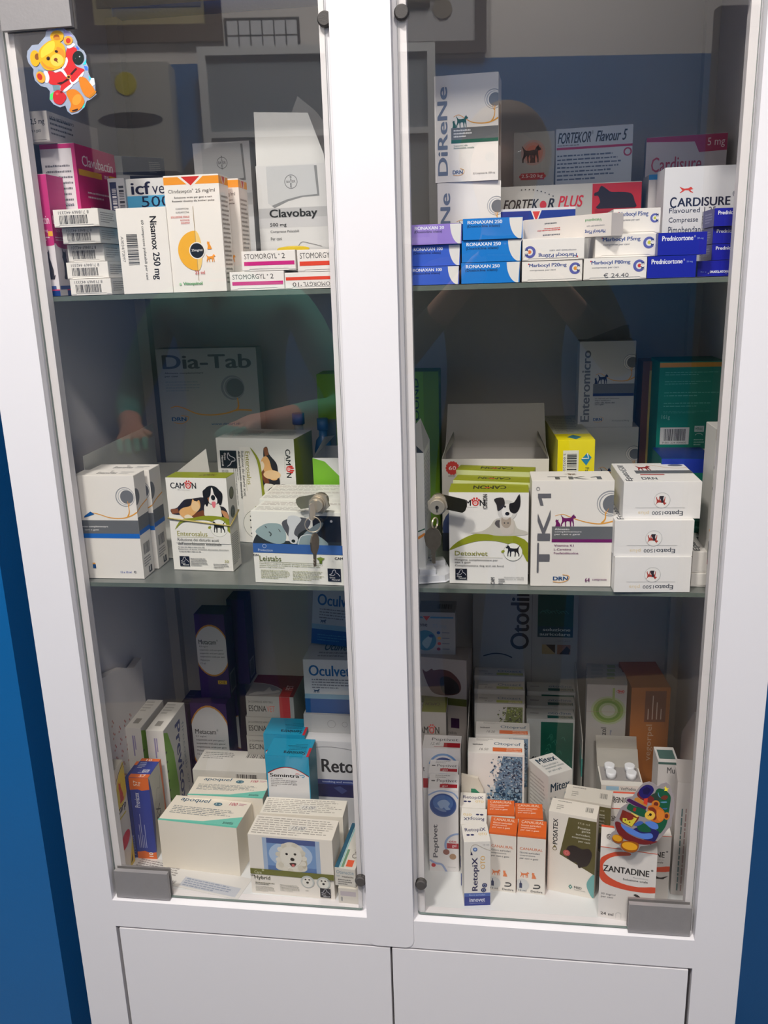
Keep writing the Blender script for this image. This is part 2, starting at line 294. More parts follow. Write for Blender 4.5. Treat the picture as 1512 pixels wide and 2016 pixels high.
# carton placements: x, y, z of the front left base corner, turn in degrees, width, height, depth (metres)
T = {
    'clavu_small': (-0.3935, 0.035, 0.864, 0.0, 0.0205, 0.135, 0.04),
    'clavu_big': (-0.4, 0.079, 0.864, 0, 0.044, 0.173, 0.11),
    'amoxi_flat': (-0.4043, 0.062, 1.0374, 0.0, 0.0278, 0.0329, 0.13),
    'bar0': (-0.3574, 0.03, 0.864, 0.0, 0.0507, 0.0184, 0.085),
    'bar1': (-0.3619, 0.035, 0.8828, 0.0, 0.0514, 0.0186, 0.085),
    'bar2': (-0.3631, 0.045, 0.9018, 0.0, 0.0453, 0.0198, 0.085),
    'bar3': (-0.3614, 0.034, 0.922, 0.0, 0.0459, 0.0177, 0.085),
    'bar4': (-0.3656, 0.026, 0.9401, 0.0, 0.0545, 0.0192, 0.085),
    'nisamox': (-0.2922, 0.03, 0.864, 0.0, 0.0597, 0.0938, 0.034),
    'clinda1': (-0.2333, 0.032, 0.864, 0.0, 0.0643, 0.1259, 0.034),
    'clinda2': (-0.2178, 0.075, 0.864, 0.0, 0.0584, 0.1248, 0.035),
    'stomo1': (-0.1657, 0.035, 0.864, 0.0, 0.0639, 0.0206, 0.075),
    'stomo2': (-0.1015, 0.036, 0.864, 0.0, 0.0623, 0.018, 0.075),
    'stomo3': (-0.1501, 0.035, 0.885, 0.0, 0.0627, 0.0218, 0.075),
    'stomo4': (-0.0858, 0.036, 0.8824, -0.0, 0.0617, 0.0239, 0.075),
    'clavobay1': (-0.1529, 0.13, 0.864, 0.0, 0.0858, 0.1439, 0.05),
    'clavobay2': (-0.2504, 0.19, 0.864, 0.0, 0.0752, 0.1818, 0.05),
    'box_dark': (-0.3636, 0.2, 0.864, 36.2926, 0.0676, 0.1501, 0.06),
    'box_grey': (-0.3702, 0.2, 1.0145, 40.9348, 0.0763, 0.024, 0.05),
    'icf': (-0.3131, 0.115, 0.864, 0.0, 0.0604, 0.1343, 0.06),
    'barc_side': (-0.3338, 0.11, 0.864, 0.0, 0.0215, 0.1354, 0.05),
    'direne1': (0.0658, 0.14, 0.864, 0.0, 0.0758, 0.1159, 0.05),
    'direne2': (0.0637, 0.14, 0.9803, -3.8356, 0.0747, 0.1158, 0.05),
    'fort_dog': (0.1574, 0.27, 0.864, 0.0, 0.053, 0.1857, 0.05),
    'fort_fl': (0.2118, 0.27, 0.864, -5.955, 0.0964, 0.1873, 0.05),
    'fort_plus': (0.1389, 0.2, 0.864, 0.0, 0.1737, 0.1136, 0.05),
    'blueband': (0.1391, 0.145, 0.864, -0.0, 0.0903, 0.0835, 0.045),
    'ronl0': (0.0408, 0.034, 0.864, 0.0, 0.0554, 0.0197, 0.08),
    'ronl1': (0.0416, 0.037, 0.8841, 0.0, 0.0558, 0.0223, 0.08),
    'ronl2': (0.0436, 0.033, 0.9068, 0.0, 0.0557, 0.0212, 0.08),
    'ronr0': (0.0985, 0.034, 0.864, 0.0, 0.0639, 0.0222, 0.08),
    'ronr1': (0.0992, 0.034, 0.8866, 0.0, 0.0646, 0.023, 0.08),
    'ronr2': (0.1006, 0.032, 0.91, 0.0, 0.0645, 0.0221, 0.08),
    'marl0': (0.1646, 0.034, 0.864, 0.0, 0.0649, 0.0217, 0.08),
    'marl1': (0.1649, 0.033, 0.8861, -0.0, 0.0661, 0.0228, 0.08),
    'marr0': (0.2306, 0.034, 0.864, 0.0, 0.0664, 0.0227, 0.08),
    'marr1': (0.2437, 0.05, 0.8871, 0.0, 0.0647, 0.0238, 0.08),
    'marlong': (0.1676, 0.115, 0.9093, -41.7765, 0.1216, 0.0233, 0.022),
    'marr2': (0.2636, 0.066, 0.9113, 0.0, 0.0504, 0.0266, 0.08),
    'pred0': (0.2972, 0.033, 0.864, 0.0, 0.0505, 0.0226, 0.06),
    'pred1': (0.3072, 0.034, 0.887, 0.0, 0.0501, 0.0231, 0.06),
    'predr0': (0.3527, 0.05, 0.864, 0.0, 0.0464, 0.0164, 0.06),
    'predr1': (0.3675, 0.055, 0.8808, 0.0, 0.0473, 0.0165, 0.06),
    'predr2': (0.3674, 0.055, 0.8977, 0.0, 0.046, 0.0173, 0.06),
    'predr3': (0.3665, 0.05, 0.9154, 0.0, 0.0456, 0.0184, 0.06),
    'cardisure1': (0.3286, 0.14, 0.864, 0.0, 0.0873, 0.1213, 0.05),
    'cardisure5': (0.3245, 0.26, 0.864, -5.8937, 0.0974, 0.1702, 0.05),
    'card_mid': (0.3203, 0.2, 0.864, 0.0, 0.0332, 0.1206, 0.045),
    'enterof1': (-0.395, 0.045, 0.507, 0, 0.0825, 0.1366, 0.034),
    'enterof2': (-0.3915, 0.085, 0.507, 0.0, 0.0828, 0.1347, 0.036),
    'enterosalus': (-0.2871, 0.0833, 0.507, -3.0442, 0.0833, 0.1257, 0.0322),
    'diatab': (-0.3867, 0.33, 0.507, 0.0, 0.1593, 0.2702, 0.03),
    'display_tray': (-0.3918, 0.1, 0.507, 0.0, 0.2334, 0.1459, 0.22),
    'camon_side': (-0.2597, 0.212, 0.507, -7.2598, 0.1187, 0.1535, 0.075),
    'openbox_l': (-0.1175, 0.2, 0.507, 0.0, 0.078, 0.1262, 0.09),
    'leis2': (-0.1685, 0.099, 0.507, 0, 0.1145, 0.093, 0.045),
    'leis3': (-0.17, 0.1455, 0.507, 0, 0.1155, 0.0915, 0.04),
    'leis1': (-0.1634, 0.0401, 0.507, -3.5598, 0.1163, 0.0933, 0.0515),
    'greenback': (-0.1343, 0.33, 0.507, 0.0, 0.0492, 0.228, 0.05),
    'greenbox_r': (-0.0036, 0.3, 0.507, 0.0, 0.0567, 0.2327, 0.05),
    'whitebox_r': (0.0205, 0.06, 0.507, 0.0, 0.0305, 0.1613, 0.09),
    'open60': (0.0646, 0.178, 0.507, 0.0, 0.1417, 0.1288, 0.08),
    'detox1': (0.0812, 0.0482, 0.507, -0.4658, 0.0953, 0.1158, 0.0442),
    'detox2': (0.0836, 0.1, 0.507, -8.857, 0.0974, 0.1186, 0.03),
    'detox3': (0.0857, 0.135, 0.507, -8.6992, 0.0992, 0.1238, 0.03),
    'tk1': (0.1794, 0.0432, 0.507, 1.2342, 0.0952, 0.1309, 0.05),
    'yellow': (0.2152, 0.15, 0.507, 3.0, 0.0473, 0.1589, 0.195),
    'emicro1': (0.2576, 0.27, 0.507, 0.0, 0.0765, 0.1541, 0.045),
    'emicro2': (0.2499, 0.27, 0.6615, 0.0, 0.0753, 0.1186, 0.045),
    'brown': (0.337, 0.28, 0.507, 0.0, 0.0206, 0.2435, 0.05),
    'teal1': (0.3489, 0.22, 0.507, 0.0, 0.0815, 0.2487, 0.07),
    'teal2': (0.3413, 0.13, 0.507, 0.0, 0.0617, 0.1389, 0.07),
    'drnside': (0.3846, 0.05, 0.507, 0.0, 0.0287, 0.1897, 0.05),
    'epato0': (0.2759, 0.0264, 0.507, 2.9174, 0.0876, 0.0435, 0.1),
    'epato1': (0.2745, 0.0291, 0.5509, 2.2676, 0.0895, 0.0433, 0.1),
    'epato2': (0.2835, 0.0364, 0.5946, 1.3865, 0.0874, 0.0437, 0.1),
    'epator0': (0.3679, 0.05, 0.507, 0.0, 0.0418, 0.0166, 0.1),
    'epator1': (0.3684, 0.052, 0.524, 0.0, 0.0399, 0.0262, 0.1),
    'carp': (-0.412, 0.04, 0.046, 0, 0.0185, 0.17, 0.044),
    'prevA': (-0.401, 0.0905, 0.046, 0, 0.0088, 0.132, 0.05),
    'prevB': (-0.3914, 0.0894, 0.046, 0.8105, 0.0301, 0.1375, 0.0512),
    'previcoxA': (-0.4192, 0.15, 0.046, 0.0, 0.0263, 0.1827, 0.09),
    'previcoxB': (-0.3855, 0.15, 0.046, 0.0, 0.0278, 0.1795, 0.09),
    'metal': (-0.3989, 0.29, 0.046, 0.0, 0.0232, 0.1337, 0.08),
    'meta1': (-0.3616, 0.27, 0.046, 0.0, 0.0618, 0.1628, 0.045),
    'meta1r': (-0.3141, 0.32, 0.046, 0.0, 0.0172, 0.1668, 0.05),
    'meta2': (-0.3481, 0.29, 0.2092, 0.0, 0.0507, 0.1485, 0.04),
    'meta3': (-0.3074, 0.335, 0.2132, 0.0, 0.0304, 0.1531, 0.04),
    'escina0': (-0.2592, 0.24, 0.046, 0.0, 0.0797, 0.125, 0.075),
    'escina1': (-0.2582, 0.24, 0.1714, 0.0, 0.0795, 0.0332, 0.075),
    'escina2': (-0.2556, 0.24, 0.205, 0.0, 0.078, 0.0363, 0.075),
    'retop': (-0.1528, 0.19, 0.046, 0.0, 0.1075, 0.15, 0.085),
    'ocuflat': (-0.1569, 0.215, 0.1964, 0.0, 0.1039, 0.0303, 0.085),
    'oculvet1': (-0.154, 0.22, 0.2271, 0.0, 0.1016, 0.0897, 0.085),
    'oculvet2': (-0.1492, 0.26, 0.3172, 0.0, 0.0951, 0.0932, 0.08),
    'semi1': (-0.198, 0.136, 0.046, 0.0, 0.0654, 0.1547, 0.05),
    'semi2': (-0.2155, 0.19, 0.046, 0.0, 0.0652, 0.1583, 0.05),
    'apo1': (-0.3464, 0.074, 0.046, -4.4871, 0.1212, 0.0801, 0.0626),
    'apo2': (-0.3218, 0.13, 0.046, 0.0, 0.117, 0.0855, 0.05),
    'whitelong': (-0.3348, 0.19, 0.046, 0.0, 0.1214, 0.0905, 0.06),
    'hybrid1': (-0.1996, 0.0336, 0.046, -1.9268, 0.1195, 0.095, 0.0445),
    'hybrid2': (-0.1981, 0.09, 0.046, 0.0, 0.1216, 0.0896, 0.04),
    'oti_low': (-0.0743, 0.0251, 0.046, -2.3456, 0.0292, 0.0247, 0.07),
    'oti_top': (-0.0788, 0.0288, 0.0711, -4.5563, 0.0295, 0.0289, 0.1),
    'pep1': (0.0445, 0.1023, 0.046, 0.8656, 0.0425, 0.1336, 0.04),
    'pep2': (0.0416, 0.147, 0.046, 0.0, 0.043, 0.1319, 0.035),
    'pep3': (0.0292, 0.185, 0.046, 0.0, 0.0575, 0.1484, 0.04),
    'retx1': (0.0973, 0.0349, 0.046, 7.9519, 0.0356, 0.1006, 0.038),
    'retx2': (0.0909, 0.075, 0.046, 0.0, 0.0359, 0.0999, 0.037),
    'retx3': (0.0881, 0.113, 0.046, 0.0, 0.0365, 0.1003, 0.037),
    'canR1': (0.1682, 0.0688, 0.046, -4.4372, 0.0385, 0.0916, 0.0365),
    'canR2': (0.1661, 0.107, 0.046, 0.0, 0.0388, 0.0926, 0.034),
    'canL1': (0.1297, 0.0698, 0.046, -4.9546, 0.0375, 0.0931, 0.036),
    'canL2': (0.1269, 0.109, 0.046, 0.0, 0.0385, 0.0946, 0.034),
    'otoprof1': (0.0979, 0.16, 0.046, 0.0, 0.0818, 0.1599, 0.042),
    'otoprof2': (0.1078, 0.205, 0.046, 0.0, 0.081, 0.1633, 0.04),
    'mitex': (0.2014, 0.146, 0.046, 11.0533, 0.0417, 0.1374, 0.05),
    'pos1': (0.2099, 0.0783, 0.046, -12.41, 0.0639, 0.1255, 0.0322),
    'pos2': (0.2332, 0.122, 0.046, -11.6263, 0.0645, 0.1175, 0.036),
    'zan1': (0.274, 0.031400000000000004, 0.046, -7.5462, 0.0707, 0.109, 0.0464),
    'zan2': (0.296, 0.122, 0.046, 0.0, 0.0592, 0.1055, 0.04),
    'zan3': (0.3079, 0.0733, 0.046, -1.4289, 0.0633, 0.1005, 0.04),
    'opentab': (0.2891, 0.166, 0.046, 0.0, 0.0598, 0.1131, 0.06),
    'mur': (0.3605, 0.135, 0.046, 0.0, 0.0274, 0.1728, 0.04),
    'whitetall': (0.3766, 0.0848, 0.046, -6.5136, 0.029, 0.1745, 0.04),
    'otoact0': (0.105, 0.25, 0.046, 0.0, 0.0765, 0.1915, 0.031),
    'otoact1': (0.104, 0.283, 0.046, 0.0, 0.0786, 0.198, 0.031),
    'otoact2': (0.1029, 0.316, 0.046, 0.0, 0.0807, 0.2054, 0.031),
    'otod0': (0.1846, 0.25, 0.046, 0.0, 0.0729, 0.1679, 0.034),
    'otod1': (0.1858, 0.286, 0.046, 0.0, 0.0751, 0.1712, 0.034),
    'otod2': (0.1871, 0.322, 0.046, 0.0, 0.0773, 0.1774, 0.034),
    'otobig': (0.099, 0.372, 0.046, 0.0, 0.1703, 0.325, 0.02),
    'cat3': (0.0252, 0.23, 0.046, 0.0, 0.0373, 0.1844, 0.05),
    'cat2': (0.0173, 0.29, 0.046, -7.6009, 0.0756, 0.2477, 0.05),
    'ene': (0.0161, 0.3, 0.2941, 0.0, 0.0581, 0.0712, 0.05),
    'cona0': (0.2737, 0.25, 0.046, 0.0, 0.0589, 0.2292, 0.02),
    'cona1': (0.2761, 0.272, 0.046, 0.0, 0.0599, 0.2241, 0.02),
    'cona2': (0.2785, 0.294, 0.046, 0.0, 0.061, 0.22, 0.02),
    'cona3': (0.2809, 0.316, 0.046, 0.0, 0.0621, 0.2162, 0.02),
    'cona4': (0.2833, 0.338, 0.046, 0.0, 0.0632, 0.2126, 0.02),
    'vegor': (0.3405, 0.26, 0.046, 4.9137, 0.0584, 0.2206, 0.09),
}
# ------------------------------------------------------------------ printing on cartons
TXC = {}
def glyphs(s, bold, shear=0.0):
    k = (s, bold > 1, shear)
    if k in TXC: return TXC[k]
    c = bpy.data.curves.new('t', 'FONT'); c.body = s; c.resolution_u = 4 if bold > 1 else 2; c.fill_mode = 'FRONT'
    c.shear = shear
    o = bpy.data.objects.new('t', c); COL.objects.link(o)
    dg = bpy.context.evaluated_depsgraph_get(); me = bpy.data.meshes.new_from_object(o.evaluated_get(dg))
    V = [(v.co.x, v.co.y) for v in me.vertices]; F = [tuple(p.vertices) for p in me.polygons]
    bpy.data.objects.remove(o); bpy.data.curves.remove(c); bpy.data.meshes.remove(me)
    if not V: TXC[k] = ([], []); return TXC[k]
    x0 = min(v[0] for v in V); x1 = max(v[0] for v in V); y0 = min(v[1] for v in V); y1 = max(v[1] for v in V)
    V = [((x-x0)/(x1-x0), (y-y0)/(y1-y0)) for x, y in V]
    TXC[k] = (V, F, x1-x0, y1-y0); return TXC[k]
def clip(poly, W, H):
    for ax, lim, sg in ((0, 0, 1), (0, W, -1), (1, 0, 1), (1, H, -1)):
        out = []; n = len(poly)
        for i in range(n):
            a, b = poly[i], poly[(i+1) % n]; da, db = (a[ax]-lim)*sg, (b[ax]-lim)*sg
            if da >= 0: out.append(a)
            if da * db < 0:
                t = da/(da-db); out.append((a[0]+t*(b[0]-a[0]), a[1]+t*(b[1]-a[1])))
        poly = out
        if not poly: return []
    return poly
def smooth(pts, n=6, closed=False):
    m = len(pts); out = []
    rng = range(m if closed else m-1)
    for i in rng:
        p0 = pts[i-1] if (closed or i > 0) else pts[0]; p1 = pts[i]; p2 = pts[(i+1) % m]; p3 = pts[(i+2) % m] if (closed or i+2 < m) else pts[-1]
        for k in range(n):
            t = k/n; out.append(tuple(.5*((2*p1[j]) + (-p0[j]+p2[j])*t + (2*p0[j]-5*p1[j]+4*p2[j]-p3[j])*t*t + (-p0[j]+3*p1[j]-3*p2[j]+p3[j])*t**3) for j in (0, 1)))
    if not closed: out.append(tuple(pts[-1]))
    return out
class Pr:
    """collects flat print polygons on the faces of a carton w x d x h (local origin: centre of base)"""
    def __init__(s, w, d, h): s.w, s.d, s.h = w, d, h; s.V = []; s.F = []; s.M = []; s.mats = []; s.off0 = .00006; s.k = 1; s.sd = []; s.face('F')
    def face(s, side, rot=0, off=None):
        s.side = side
        w, d, h = s.w, s.d, s.h; s.off = s.off0 if off is None else off
        O, U, Vv, N, W, H = {'F': ((-w/2,-d/2,0),(1,0,0),(0,0,1),(0,-1,0),w,h), 'T': ((-w/2,-d/2,h),(1,0,0),(0,1,0),(0,0,1),w,d),
            'L': ((-w/2,d/2,0),(0,-1,0),(0,0,1),(-1,0,0),d,h), 'R': ((w/2,-d/2,0),(0,1,0),(0,0,1),(1,0,0),d,h)}[side]
        s.O, s.U, s.Vv, s.N = map(Vector, (O, U, Vv, N)); s.rot = rot; s.FW, s.FH = W, H
        s.W, s.H = (W, H) if rot in (0, 180) else (H, W)
        return s
    X0, KX = 0, 1
    def p3(s, x, y):
        x = s.X0 + x*s.KX
        if s.rot == 90: x, y = s.FW - y, x
        elif s.rot == 180: x, y = s.FW - x, s.FH - y
        elif s.rot == 270: x, y = y, s.FH - x
        return s.O + s.U*x + s.Vv*y + s.N*s.off
    def Y(s, y): return (1-(1-y)*s.k)*s.H          # k < 1 packs the layout towards the top of the face
    def mi(s, c):
        m = ink(c) if not isinstance(c, bpy.types.Material) else c
        if m not in s.mats: s.mats.append(m)
        return s.mats.index(m)
    def polym(s, pts, c, lay=True):
        pts = clip(pts, s.W, s.H)
        if len(pts) < 3: return
        b = len(s.V); s.V += [s.p3(*p) for p in pts]; s.F.append(tuple(range(b, b+len(pts)))); s.M.append(s.mi(c)); s.sd.append(s.side)
        if lay: s.off += .000022
    def poly(s, pts, c, sm=0, lay=True):
        q = [(x*s.W, s.Y(y)) for x, y in pts]
        if sm: q = smooth(q, sm, True)
        s.polym(q, c, lay)
    def rect(s, x0, y0, x1, y1, c, lay=True): s.poly([(x0,y0),(x1,y0),(x1,y1),(x0,y1)], c, lay=lay)
    def ell(s, cx, cy, rx, ry, c, n=24, a=0):
        """radii as fractions of the width, so circles stay round"""
        ca, sa = math.cos(a), math.sin(a)
        s.polym([(cx*s.W + (rx*math.cos(t)*ca - ry*math.sin(t)*sa)*s.W, s.Y(cy) + (rx*math.cos(t)*sa + ry*math.sin(t)*ca)*s.W) for t in [2*math.pi*i/n for i in range(n)]], c)
    def line(s, pts, wd, c, sm=5, w1=None):
        """thick smooth line; wd as a fraction of the width, w1 end width"""
        q = [(x*s.W, s.Y(y)) for x, y in pts]
        if sm: q = smooth(q, sm)
        n = len(q); i_ = s.mi(c); w1 = wd if w1 is None else w1; L = []; Rr = []
        for i, p in enumerate(q):
            a, b = q[max(i-1, 0)], q[min(i+1, n-1)]; dx, dy = b[0]-a[0], b[1]-a[1]; l = math.hypot(dx, dy) or 1
            r = (wd + (w1-wd)*i/(n-1))*s.W/2; L.append((p[0]-dy/l*r, p[1]+dx/l*r)); Rr.append((p[0]+dy/l*r, p[1]-dx/l*r))
        for i in range(n-1):
            s.polym([L[i], L[i+1], Rr[i+1], Rr[i]], c, False)
        s.off += .000022
    def ring(s, cx, cy, r, wd, c, a0=0, a1=360, n=28):
        s.line([(cx + r*math.cos(math.radians(a0+(a1-a0)*i/n)), cy + r*math.sin(math.radians(a0+(a1-a0)*i/n))*s.W/s.H) for i in range(n+1)], wd, c, 0)
    def tx(s, t, x0, y0, x1, y1, c, b=0, r=0, sh=0.0):
        """text stretched to fill the rectangle; r turns it inside the rectangle"""
        G = glyphs(t, b, sh)
        if not G[0]: return
        # heavier weights are struck several times with a small shift
        D = ([(0, 0)], [(-.011, 0), (.011, 0)], [(-.026, 0), (-.009, .010), (.009, -.010), (.026, 0)])[b]
        i_ = s.mi(c)
        for ddx, ddy in D:
          mx, my = max(q[0] for q in D), max(q[1] for q in D); ex, ey = G[2] + 2*mx, G[3] + 2*my
          base = len(s.V)
          for gx, gy in G[0]:
            gx, gy = (gx*G[2] + mx + ddx)/ex, (gy*G[3] + my + ddy)/ey
            if r == 90: gx, gy = 1-gy, gx
            elif r == 180: gx, gy = 1-gx, 1-gy
            elif r == 270: gx, gy = gy, 1-gx
            s.V.append(s.p3(min(max(x0 + gx*(x1-x0), 0), 1)*s.W, s.Y(min(max(y0 + gy*(y1-y0), 0), 1))))
          for f in G[1]: s.F.append(tuple(base+k for k in f)); s.M.append(i_); s.sd.append(s.side)
          s.off += .000014
        s.off += .000022
    def greek(s, x0, y0, x1, y1, n, c, fill=.5, seed=1, last=.6):
        """n lines of unreadably small print"""
        R = random.Random(seed); st = (y1-y0)/n
        for i in range(n):
            y = y1 - st*(i+.75); x = x0; xe = x0 + (x1-x0)*(R.uniform(.82, 1) if i < n-1 else last)
            while x < xe:
                wl = R.uniform(.025, .095)*(x1-x0); xb = min(x+wl, xe)
                s.rect(x, y, xb, y+st*fill*R.uniform(.8, 1.1), c, False); x = xb + .014*(x1-x0)
        s.off += .000022
    def bars(s, x0, y0, x1, y1, c=(30, 30, 34), n=26, vert=True, seed=3):
        R = random.Random(seed); t = 0; tot = 0; L = []
        for i in range(n):
            a, b = R.choice((1, 1, 2, 3)), R.choice((1, 1, 2)); L.append((tot, tot+a)); tot += a+b
        for a, b in L:
            a /= tot; b /= tot
            if vert: s.rect(x0+(x1-x0)*a, y0, x0+(x1-x0)*b, y1, c, False)
            else: s.rect(x0, y0+(y1-y0)*a, x1, y0+(y1-y0)*b, c, False)
        s.off += .000022
    def shape(s, pts, x0, y0, x1, y1, c, flip=False):
        s.poly([((x1 - x*(x1-x0)) if flip else (x0 + x*(x1-x0)), y0 + y*(y1-y0)) for x, y in pts], c)
    def build(s, parent, name=None):
        for side, nm_ in (('F', 'front_print'), ('T', 'lid_print'), ('L', 'side_print'), ('R', 'side_print')):
            ix = [i for i, q in enumerate(s.sd) if q == side]
            if not ix: continue
            used = sorted({v for i in ix for v in s.F[i]}); rm = {v: n for n, v in enumerate(used)}
            me = bpy.data.meshes.new(nm_); me.from_pydata([tuple(s.V[v]) for v in used], [], [tuple(rm[v] for v in s.F[i]) for i in ix])
            ms = sorted({s.M[i] for i in ix}); mm = {m: n for n, m in enumerate(ms)}
            for m in ms: me.materials.append(s.mats[m])
            me.polygons.foreach_set('material_index', [mm[s.M[i]] for i in ix]); me.update()
            o = bpy.data.objects.new(nm_, me); COL.objects.link(o); o.parent = parent
DOG = [(.0,.70),(.05,.80),(.12,.86),(.15,.97),(.20,.90),(.27,.84),(.33,.70),(.62,.66),(.80,.68),(.90,.80),(.98,.92),(1,.88),(.93,.72),(.90,.55),(.92,.36),(.98,.20),(.97,.02),(.90,.02),(.90,.18),(.80,.34),(.74,.40),(.72,.2),(.70,.0),(.63,.0),(.65,.3),(.60,.42),(.42,.40),(.40,.2),(.38,.0),(.30,.0),(.32,.25),(.28,.45),(.20,.2),(.20,.02),(.13,.02),(.14,.3),(.17,.55),(.16,.66),(.08,.66)]
CAT = [(.25,.0),(.85,.0),(.98,.12),(.92,.16),(.85,.10),(.86,.3),(.70,.55),(.60,.70),(.62,.80),(.60,.97),(.50,.88),(.38,.90),(.28,1),(.26,.82),(.20,.72),(.28,.60),(.30,.4),(.26,.15),(.18,.05)]
RUN = [(0,.55),(.10,.62),(.14,.75),(.24,.78),(.34,.66),(.66,.62),(.84,.72),(1,.86),(.98,.76),(.86,.56),(.80,.42),(.98,.22),(.94,.16),(.74,.30),(.62,.44),(.36,.42),(.22,.22),(.04,.14),(.02,.22),(.16,.32),(.22,.46),(.12,.50)]
W_ = (234, 229, 222); BK = (34, 32, 34); GY = (112, 112, 114); LG = (176, 176, 178); RED = (205, 46, 44); OLV = (142, 150, 34); ORG = (233, 108, 38); NAV = (26, 30, 92)
YOR = (226, 160, 58); TEAL = (12, 104, 92)

BOXES = {}
def carton(key, label, group=None, col=W_, flap=False, rx=0, ry=0, side=None, name='medicine_box', cat='box', top=None, bottomless=False):
    """one closed carton: root empty > carton_body (+ end_flap); returns a print collector"""
    x, y, z, yaw, w, h, d = T[key]; a = math.radians(yaw)
    cx = x + math.cos(a)*w/2 - math.sin(a)*d/2; cy = y + math.sin(a)*w/2 + math.cos(a)*d/2
    root = empty(name, (cx, cy, z + .0001), (math.radians(rx), math.radians(ry), a)); tag(root, label, cat, group)
    w -= .0004; d -= .0004; h -= .0002
    bm = bmesh.new(); vs, fs = addb(bm, -w/2, w/2, -d/2, d/2, 0, h)
    mats = [card(col)]
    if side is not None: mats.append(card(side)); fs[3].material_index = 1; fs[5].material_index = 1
    if top is not None: mats.append(card(top)); fs[1].material_index = len(mats)-1
    link('carton_body', bm, mats, root, bevel=.0005)
    P = Pr(w, d, h); P.root = root; P.key = key
    if flap:                                    # tucked end flap with notched lower corners
        bm = bmesh.new(); n = .11*w if flap is True else flap
        pts = [(-w/2+.0003, h-.0004), (w/2-.0003, h-.0004), (w/2-.0003, .0010), (w/2-n, .0010), (w/2-n-.0006, .0022), (-w/2+n+.0006, .0022), (-w/2+n, .0010), (-w/2+.0003, .0010)]
        addprism(bm, pts[::-1], -d/2-.0005, -d/2)
        link('end_flap', bm, card(col), root); P.off0 = .00056; P.face('F')
    else:                                       # tuck-in lid seen as a thin raised panel on top
        bm = bmesh.new(); addb(bm, -w/2+.0007, w/2-.0007, -d/2+.0003, d/2-.0004, h, h+.00035)
        link('lid', bm, card(top or col), root); P.toff = .00042
    BOXES[key] = P; return P
def done(P): P.build(P.root)
def topface(P, rot=0): return P.face('T', rot, off=getattr(P, 'toff', .00006) if hasattr(P, 'toff') else .00006)

# ---- recurring layouts --------------------------------------------------
def omega(P, x, y, s):                       # small dark square badge with an outlined dog head
    hh = s*P.W/P.H
    P.rect(x, y, x+s, y+hh, (22, 24, 38))
    f = lambda a, b: (x+s*a, y+hh*b)
    P.line([f(.12,.52), f(.30,.60), f(.42,.86), f(.58,.88), f(.62,.70), f(.80,.58), f(.92,.40)], .022*s*2, (190, 190, 196), 4)
    P.line([f(.12,.52), f(.22,.46), f(.44,.46), f(.56,.60)], .02*s*2, (190, 190, 196), 3)
    P.tx('Orme', x+.14*s, y+.24*hh, x+.55*s, y+.36*hh, (235, 235, 235), 1)
    P.tx('Naturali', x+.30*s, y+.08*hh, x+.90*s, y+.20*hh, (235, 235, 235), 1)
def camon_logo(P, x0, y0, x1, y1):
    w = x1-x0; h = y1-y0
    P.tx('CAM', x0, y0, x0+.55*w, y1, BK, 2); P.tx('N', x0+.83*w, y0, x1, y1, BK, 2)
    P.tx('O', x0+.585*w, y0, x0+.80*w, y1-.02*h, RED, 2)
    P.ell(x0+.69*w, y0+.55*h, .045*w, .045*w, (240, 160, 160), 10)
    for dx, dy in ((-.10, .98), (-.04, 1.22), (.05, 1.24), (.115, 1.0)):
        P.ell(x0+(.69+dx)*w, y0+dy*h, .030*w, .042*w, RED, 10)
    P.tx('We love pets', x0+.26*w, y0-.30*h, x0+.76*w, y0-.12*h, (130, 130, 130))
def leafdog(P, cx, cy, r, flip=False):
    P.ell(cx, cy, r, r, (150, 152, 140), 28); P.ell(cx, cy, r*.965, r*.965, (236, 236, 228), 28)
    k = P.W/P.H
    P.shape(DOG, cx-r*.78, cy-r*.52*k, cx+r*.72, cy+r*.86*k, BK)
    P.ell(cx-r*1.05, cy+r*.05*k, r*.20, r*.15, OLV, 12, .5)
def drn_side(P, band, x0=0, y=.52, name=None):
    P.rect(0, y, 1, y+.115, (104, 106, 108)); P.rect(0, y-.035, 1, y, band)
def drn(P, band, title, tcol=(104, 106, 112), vert=True, ani=(20, 84, 62), lines=1, tree=True):
    """white carton front: upright title, silver disc, ochre swoosh, grey band with a coloured stripe"""
    P.ell(.93, .76, .145, .145, (150, 152, 156), 36); P.ell(.925, .758, .132, .132, W_, 36); P.ell(.93, .757, .118, .118, (176, 178, 182), 36)
    P.ell(.94, .757, .108, .108, W_, 36); P.ell(.95, .755, .098, .098, (112, 114, 118), 36)
    P.line([(.30,.615),(.38,.632),(.46,.605),(.58,.560),(.72,.543),(.84,.545),(.93,.562),(1,.585)], .007, YOR, 6, .022)
    P.line([(.88,.548),(.925,.585),(.945,.640),(.94,.700)], .022, YOR, 5, .008)
    P.line([(.935,.655),(.965,.700)], .010, YOR, 0, .004); P.line([(.935,.655),(.90,.705)], .010, YOR, 0, .004)
    P.shape(CAT, .265, .512, .35, .585, ani); P.shape(DOG, .34, .512, .53, .632, ani, True)
    P.rect(.26, .40, 1, .512, (104, 106, 108)); P.rect(.26, .368, 1, .400, band)
    P.tx(title, .045, .065, .205, .90, tcol, 2, 90)
    P.tx('DRN', .28, .075, .44, .110, (24, 76, 132), 2); P.line([(.29,.066),(.38,.060),(.45,.078),(.46,.110),(.40,.126)], .006, YOR, 4)
def pharma_bars(P, n=8):
    P.greek(.06, .12, .94, .88, n, (150, 148, 146), .42, seed=n)
